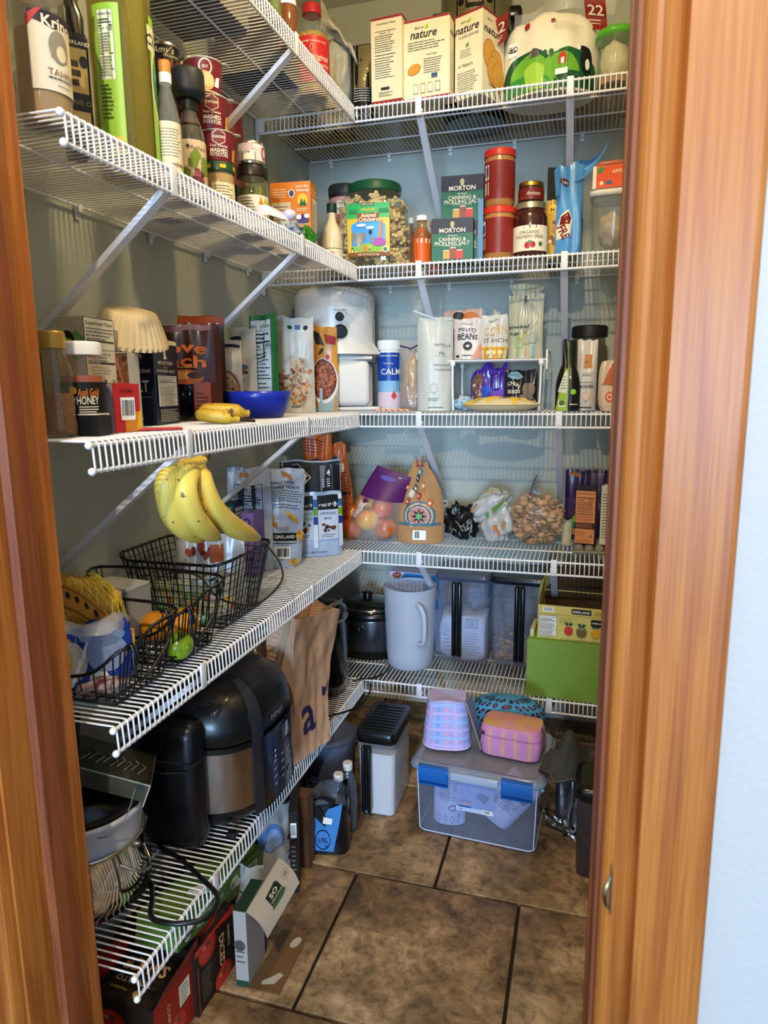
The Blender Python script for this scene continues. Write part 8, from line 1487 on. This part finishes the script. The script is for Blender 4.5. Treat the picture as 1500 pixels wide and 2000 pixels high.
b=MB(); b.sph((-w1*.42,-.054,h1*.78),(.005,.004,.004),BLACKP,8); b.tube([(-w1*.42,-.056,h1*.74),(-w1*.44,-.058,h1*.45)],.002,M('#c080b0',.5),6); b.build('zip_pull',t)
zp=zl2+h1+.008
leo=M('#4f92b4',.7,bump=.2,scale=30)
t,w1,h1=put('leopard_bag','turquoise leopard print bag lying on the tub lid behind the pink pouch','bag',(914,1066,1376),zl2,.10,3,Y=-.60)
blobs=None
def lef(u,v): th=PI*v; ph=2*PI*u; sx=math.sin(th); e=lambda c,k:abs(c)**k*(1 if c>0 else -1); return Vector((w1*.5*e(math.cos(ph),.7)*sx**.6,.048*e(math.sin(ph),.8)*sx**.6,max(.001,h1*.5-h1*.5*math.cos(th))))+Vector((0,0,.004*noise.noise(Vector((u*8,v*5,3)))))
b=MB(); b.grid(lef,44,14,leo); b.build('bag',t)
p=Print(lambda u,v:(lambda q:(q,(q-Vector((0,0,h1*.5))).normalized()))(lef((.75+u)%1,v))); R_=random.Random(11)
for i in range(13):
    for j in range(6):
        uu=-.24+.04*i+(.02 if j%2 else 0); vv=.2+.14*j; p.ell(uu,vv,.013,.052,BLK,9,R_.uniform(-.3,.3)); p.k-=1; p.ell(uu+.001,vv,.007,.028,M('#8a5a7a',.7),8); p.k-=1
p.k+=3; p.done('spots',t)
# dark cloth over the lid's right edge
c=W(1100,1460,y=-.72); t=thing('grey_cloth','dark olive folded cloth bag slumped over the right edge of the storage tub','cloth',(c.x,-.69,zl2+.012),0); t.scale=(1.15,1.15,1.25); cm_=M('#45443c',.8,bump=.5,scale=30)
def clf(u,v): x=-.050+.105*u; y=-.055+.10*v; z=.060*math.sin(PI*min(1,u*1.1))*math.sin(PI*(.15+.7*v))+.010*math.sin(u*11+v*4)+.012*noise.noise(Vector((u*6,v*6,2))); return Vector((x+.02*v,y-.012*math.sin(u*5),max(-.012 if u>.3 else .002,z-(.045*max(0,.35-v)*2.5))))
b=MB(); b.grid(clf,22,18,cm_); b.grid(lambda u,v:clf(1-u,v)*1-Vector((0,0,.004)),22,18,cm_); b.build('cloth',t)
b=MB(); b.tube([clf(.25+.7*k/12,0)+Vector((0,-.001,.001)) for k in range(13)],.0016,M('#6a685a',.7),5); b.build('stitched_hem',t)
# foil bag
c=W(1095,1632,z=0); t=thing('foil_bag','tall silver foil bag slumped on the floor between tub and dark bin','bag',(.958,-.630,0),0); p,pr=pouch(t,.085,.185,.075,M('#8a8b90',.2,.85,bump=.7,scale=22),seed=95,wr=.012,fr=12,gus=.8,round_=.1)
b=MB(); crumple(b,lambda u,v:(-.065+.09*u,-.035-.025*v,.062-.05*u-.02*v),10,6,M('#c4c5ca',.12,1,bump=.8,scale=60),.012,50,4); b.build('foil_flap',t)
# dark lidded bin on right
t=thing('dark_bin','tall smoky clear bin with black lid and oval blue label beside the right door frame','bin',(1.030,-.770,.0008),-2); w1,d1,h1=.118,.125,.205; sm=M('#8a8088',.1,kind='film',alpha=.3)
b=MB(); b.rings([rr(w1*.46,d1*.46,.001,.018),rr(w1*.48,d1*.48,.01,.02),rr(w1*.5,d1*.5,h1,.02)],sm,True,True,False); b.build('bin',t)
b=MB(); b.rings([rr(w1*.45,d1*.45,.004,.018),rr(w1*.46,d1*.46,.03,.018)],M('#3a3434',.8),True,True,True); b.build('contents',t)
blob(t,'bag_inside',(0,0,.11),(w1*.4,d1*.4,.075),M('#4c4042',.35,bump=1,scale=30,coat=.3,var=.3),30,.15,3,28)
b=MB(); b.rings([rr(w1*.50,d1*.50,h1-.006,.022),rr(w1*.55,d1*.55,h1,.025),rr(w1*.56,d1*.56,h1+.02,.025),rr(w1*.52,d1*.52,h1+.028,.024),rr(w1*.45,d1*.45,h1+.030,.02)],BLACKP,True,True,True); o=b.build('lid',t)
p=Print(flatS((0,0,h1+.0305),(1,0,0),(0,1,0))); p.ell(.015,-.02,.026,.018,WHT); p.ell(.015,-.02,.024,.016,M('#1f2c78')); p.text('AIR TIGHT',.015,-.018,.006,WHT,w=.036); p.text('BIN',.015,-.027,.005,WHT); p.done('oval_label',o)
p=Print(flatS((-w1/2,-d1/2-.0015,0),(1,0,0),(0,0,1))); p.rect(w1*.33,h1*.62,w1*.95,h1*.84,M('#b9b6c0')); p.rect(w1*.33,h1*.40,w1*.95,h1*.62,BLK); p.lines(w1*.5,h1*.66,w1*.9,h1*.7,1,INK,.5); p.done('label',t)
t=thing('purple_bag','dark purple bag in shadow behind the dark bin','bag',(1.06,-.60,.0),0); blob(t,'bag',(0,0,.11),(.07,.06,.11),M('#3a2048',.4,bump=.6,scale=30),31,.25,3,28,flat=.001)
# --- cartons on the floor at left
dkb=M('#2e211a',.5); redm=M('#9c2a20',.45); red2=M('#c43a26',.4)
def tomato(p,cu,cv,r): p.ell(cu,cv,r,r*.92,redm); p.ell(cu-.1*r,cv+.08*r,r*.85,r*.76,red2); p.ell(cu-.35*r,cv+.35*r,r*.16,r*.12,M('#e08a72')); p.star(cu+.1*r,cv+.35*r,r*.35,G[0],5,.3)
t=thing('tomato_sauce_box','brown and red tomato sauce carton nearest the door, lettering upside down on top','box',(0,0,0),-2); ya=W(384,1858,x=.288); w1,d1,h1=.176,.128,ya.z; t.location=(.288-w1/2,ya.y-d1/2-.004,.0008); F=carton(t,w1,d1,h1,dkb)
p=Print(F['t']); p.text('SAUCE',w1*.62,d1*.56,.030,M('#d8a878'),w=w1*.5,bold=.05,rot=PI); p.poly([(w1*.38,d1*.44),(w1*.7,d1*.44),(w1*.66,d1*.5),(w1*.4,d1*.52)],M('#b5482c')) if False else None; p.text('TOMATO',w1*.60,d1*.32,.013,M('#cfae84'),w=w1*.42,bold=.03,rot=PI); p.text('Members',w1*.5,d1*.17,.008,M('#b89a5a'),rot=PI); p.star(w1*.72,d1*.16,.010,M('#b89a5a'),2,.7); p.ell(w1*.14,d1*.5,w1*.16,d1*.42,redm); p.ell(w1*.13,d1*.5,w1*.13,d1*.36,red2); p.done('top_print',t)
p=Print(F['f']); tomato(p,w1*.5,h1*.6,.03); tomato(p,w1*.15,h1*.4,.035); p.done('front_print',t)
p=Print(F['r']); p.rect(0,0,d1,h1,redm); tomato(p,d1*.5,h1*.25,.03); p.rect(d1*.55,h1*.5,d1*.8,h1*.85,CREAM); p.lines(d1*.57,h1*.52,d1*.78,h1*.83,6,INK,.3); p.text('TOMATO',d1*.3,h1*.6,.010,M('#d8a878'),rot=PI/2,bold=.03); p.done('side_print',t)
b=MB(); b.add([(w1/2,-d1/2,h1),(w1/2,d1/2,h1),(w1/2+.010,d1/2-.005,h1+.042),(w1/2+.006,-d1*.3,h1+.020)],[(0,1,2,3)],M('#8a857c',.7)); b.add([(w1/2+.001,-d1/2,h1),(w1/2+.001,d1/2,h1),(w1/2+.011,d1/2-.005,h1+.042),(w1/2+.007,-d1*.3,h1+.020)],[(3,2,1,0)],redm); b.build('raised_flap',t)
t=thing('diced_tomato_box','second tomato carton with big vertical lettering and tomatoes on its side','box',(0,0,0),-3); y2=W(461,1900,x=.302).y; y1_=W(388,1900,x=.302).y; w1,d1,h1=.176,y2-y1_,W(388,1856,x=.302).z; t.location=(.302-w1/2,(y1_+y2)/2,.0008); F=carton(t,w1,d1,h1,dkb)
p=Print(F['r']); tomato(p,d1*.3,h1*.82,.030); p.poly([(0,h1*.9),(0,h1),(d1,h1),(d1,h1*.86),(d1*.6,h1*.95)],red2); p.text('DICED',d1*.66,h1*.52,.019,M('#d8a878'),w=h1*.5,bold=.06,rot=-PI/2); p.text('TOMATO',d1*.84,h1*.62,.009,M('#cfae84'),w=h1*.34,bold=.03,rot=-PI/2); tomato(p,d1*.65,h1*.10,.030); p.lines(d1*.1,h1*.15,d1*.35,h1*.6,9,M('#8a7a6a'),.25); p.rect(d1*.0,h1*.0,d1*.05,h1*.75,M('#7a3a2c')); p.done('side_print',t)
p=Print(F['t']); p.ell(w1*.7,d1*.5,w1*.26,d1*.45,redm); p.ell(w1*.72,d1*.5,w1*.2,d1*.36,red2); p.done('top_print',t)
# mushroom carton (tilted)
A0=W(348,1836,x=.288); A1=W(512,1680,x=.288); L_=(A1-A0).length; tl_=math.atan2(A1.z-A0.z,A1.y-A0.y)
t=thing('mushroom_carton','long green sliced mushroom carton lying tilted under the lip of the lowest left shelf','carton',(.240,(A0.y+A1.y)/2,(A0.z+A1.z)/2-.028),0,None,math.degrees(tl_)); gmc=M('#5e7f34',.45); F=carton(t,.09,L_,.056,gmc)
p=Print(F['r']); p.ell(L_*.09,.020,.016,.016,M('#2a2c24')); p.ell(L_*.09,.020,.0145,.0145,CREAM); p.rect(L_*.09-.014,.012,L_*.09+.014,.020,M('#2a2c24')); p.text('USDA',L_*.09,.026,.007,M('#2a2c24'),bold=.03); p.text('ORGANIC',L_*.09,.016,.004,CREAM); p.text('ORGANIC SLICED',L_*.32,.032,.010,CREAM,w=L_*.30,bold=.02); p.text('MUSHROOMS',L_*.30,.016,.010,CREAM,w=L_*.25,bold=.02); p.ell(L_*.60,.036,.018,.013,M('#c9bfa4')); p.ell(L_*.58,.032,.008,.006,M('#8a7a5c')); p.ell(L_*.66,.028,.012,.008,M('#d0c8b0')); p.barcode(L_*.76,.018,L_*.90,.044); p.done('side_print',t)
# So delicious style carton
c=W(483,1936,z=0); t,w1,d1,h1,F=cornerbox('milk_carton_box','open pale carton with a large hanging flap and dark green emblem, beside the mushroom carton','box',459,483,520,1784,0,4,c.x,M('#a9a29a',.6))
p=Print(F['f']); p.ell(w1*.4,h1*.55,.012,.012,M('#55504c')); p.lines(w1*.1,h1*.3,w1*.8,h1*.5,3,M('#6a655f'),.3); p.rect(0,0,w1,h1*.08,M('#1f4a30')); p.done('front_print',t)
p=Print(F['r']); p.rect(d1*.93,0,d1,h1*.98,BLK); p.done('side_print',t)
p=Print(F['t']); p.rect(0,0,w1,d1,M('#1e3a28')); p.done('top_print',t)
f0=[W(481,1781,x=c.x+.001),W(545,1675,x=c.x-.006),W(585,1724,x=c.x+.050),W(523,1832,x=c.x+.045)]; Mi=(Matrix.Translation(t.location)@Matrix.Rotation(math.radians(4),4,'Z')).inverted(); f1=[Mi@q for q in f0]
def flp(u,v): return f1[0].lerp(f1[1],u).lerp(f1[3].lerp(f1[2],u),v)+Vector((.006*math.sin(PI*v),0,.004*math.sin(PI*v)))
fmt=M('#b9b1a6',.6); b=MB(); b.grid(flp,8,8,fmt); b.grid(lambda u,v:flp(1-u,v)-Vector((.001,0,.001)),8,8,fmt); o=b.build('hanging_flap',t)
nf=(f1[1]-f1[0]).cross(f1[3]-f1[0]).normalized(); nf=nf if nf.dot(Mi@CAM-f1[0])>0 else -nf
p=Print(lambda u,v:(flp(u,1-v),nf)); 
p.poly([(.32,.42),(.32,.74),(.62,.78),(.66,.72),(.66,.36),(.56,.34)],M('#1a2a22')); p.poly([(.30,.32),(.32,.42),(.68,.44),(.70,.36),(.6,.3)],M('#4a6a3c')); p.text('SO',.48,.64,.14,CREAM,w=.2,bold=.03); p.text('DELICIOUS',.49,.5,.06,CREAM,w=.3,bold=.02); 
for i in range(14): a_=2*PI*i/14; p.rect(.84+.09*math.cos(a_)-.006,.62+.12*math.sin(a_)-.01,.84+.09*math.cos(a_)+.006,.62+.12*math.sin(a_)+.01,INK,1); p.k-=1
p.k+=1; 
for i in(-.03,0,.03): p.rect(.835+i,.57,.845+i,.67,INK,1)
p.done('flap_print',o)
t=thing('rice_bag','pale bag with dark curved lines wedged behind the open carton','bag',(.292,-1.20,.0),10); p,pr=pouch(t,.085,.165,.05,M('#9a948c',.5),seed=97,wr=.006,gus=.9); pr.lines(-.03,.03,.03,.12,4,INK,.15); pr.done('print',t)
# coffee bag, dark box, brown box
t=thing('coffee_bag','pale coffee bag with blue circle and coffee bean pictures on the floor under the shelf','bag',(.297,-1.052,.0005),62); p,pr=pouch(t,.105,.205,.06,M('#a9a6a4',.45,bump=.2,scale=15),seed=98,wr=.006,gus=.9,exp=.5)
pr.ell(-.022,.145,.030,.032,M('#5f7fb0',.4)); pr.ell(-.022,.14,.022,.024,M('#8aa4cc',.4))
for x_,z_ in((.022,.13),(.030,.115),(.018,.085),(.028,.07),(.02,.05)): pr.ell(x_,z_,.008,.006,M('#4a2c1e'),rot=.6)
pr.text('AVA',.02,.10,.010,M('#5a3a2a'),bold=.03); pr.done('print',t)
cD=W(575,1765,z=0)
t,w1,d1,h1,F=cornerbox('dark_carton','tall dark brown carton with white barcode behind the coffee bag','box',566,582,602,1585,0,20,.352,M('#241c18',.55)); p=Print(F['f']); p.barcode(w1*.2,h1*.68,w1*.9,h1*.86); p.lines(w1*.2,h1*.15,w1*.8,h1*.6,8,M('#8a7a66'),.3); p.done('front_print',t)
p=Print(F['r']); p.text('ORGANIC',d1*.5,h1*.5,.010,M('#8a7a66'),rot=-PI/2,w=h1*.5); p.done('side_print',t)
t=thing('brown_carton','plain brown carton standing against the wrapped bottles','box',(.300,-.955,.0008),0); carton(t,.085,.04,.19,M('#6a4a30',.7,var=.1,scale=20))
# flat cardboard
t=thing('cardboard_sheet','flat torn piece of brown cardboard with two white glue patches on the tiles','cardboard',(.393,-1.245,.001),0); cb=M('#7a5c3c',.8,var=.15,scale=20,bump=.2); b=MB(); P_=[(-.033,-.083),(.031,-.079),(.030,.02),(.024,.083),(-.030,.070)]
b.add([(x,y,z) for z in(0,.003) for x,y in P_],[(4,3,2,1,0),(5,6,7,8,9)]+[(i,(i+1)%5,(i+1)%5+5,i+5) for i in range(5)],cb); b.build('sheet',t)
p=Print(flatS((0,0,.0032),(1,0,0),(0,1,0))); wp=M('#b9b2a4',.7); p.poly([(-.012,-.070),(.012,-.062),(.022,-.038),(.012,-.034),(.0,-.048),(-.014,-.060)],wp); p.ell(.012,.045,.009,.016,wp,rot=-.3); p.done('glue_patches',t)
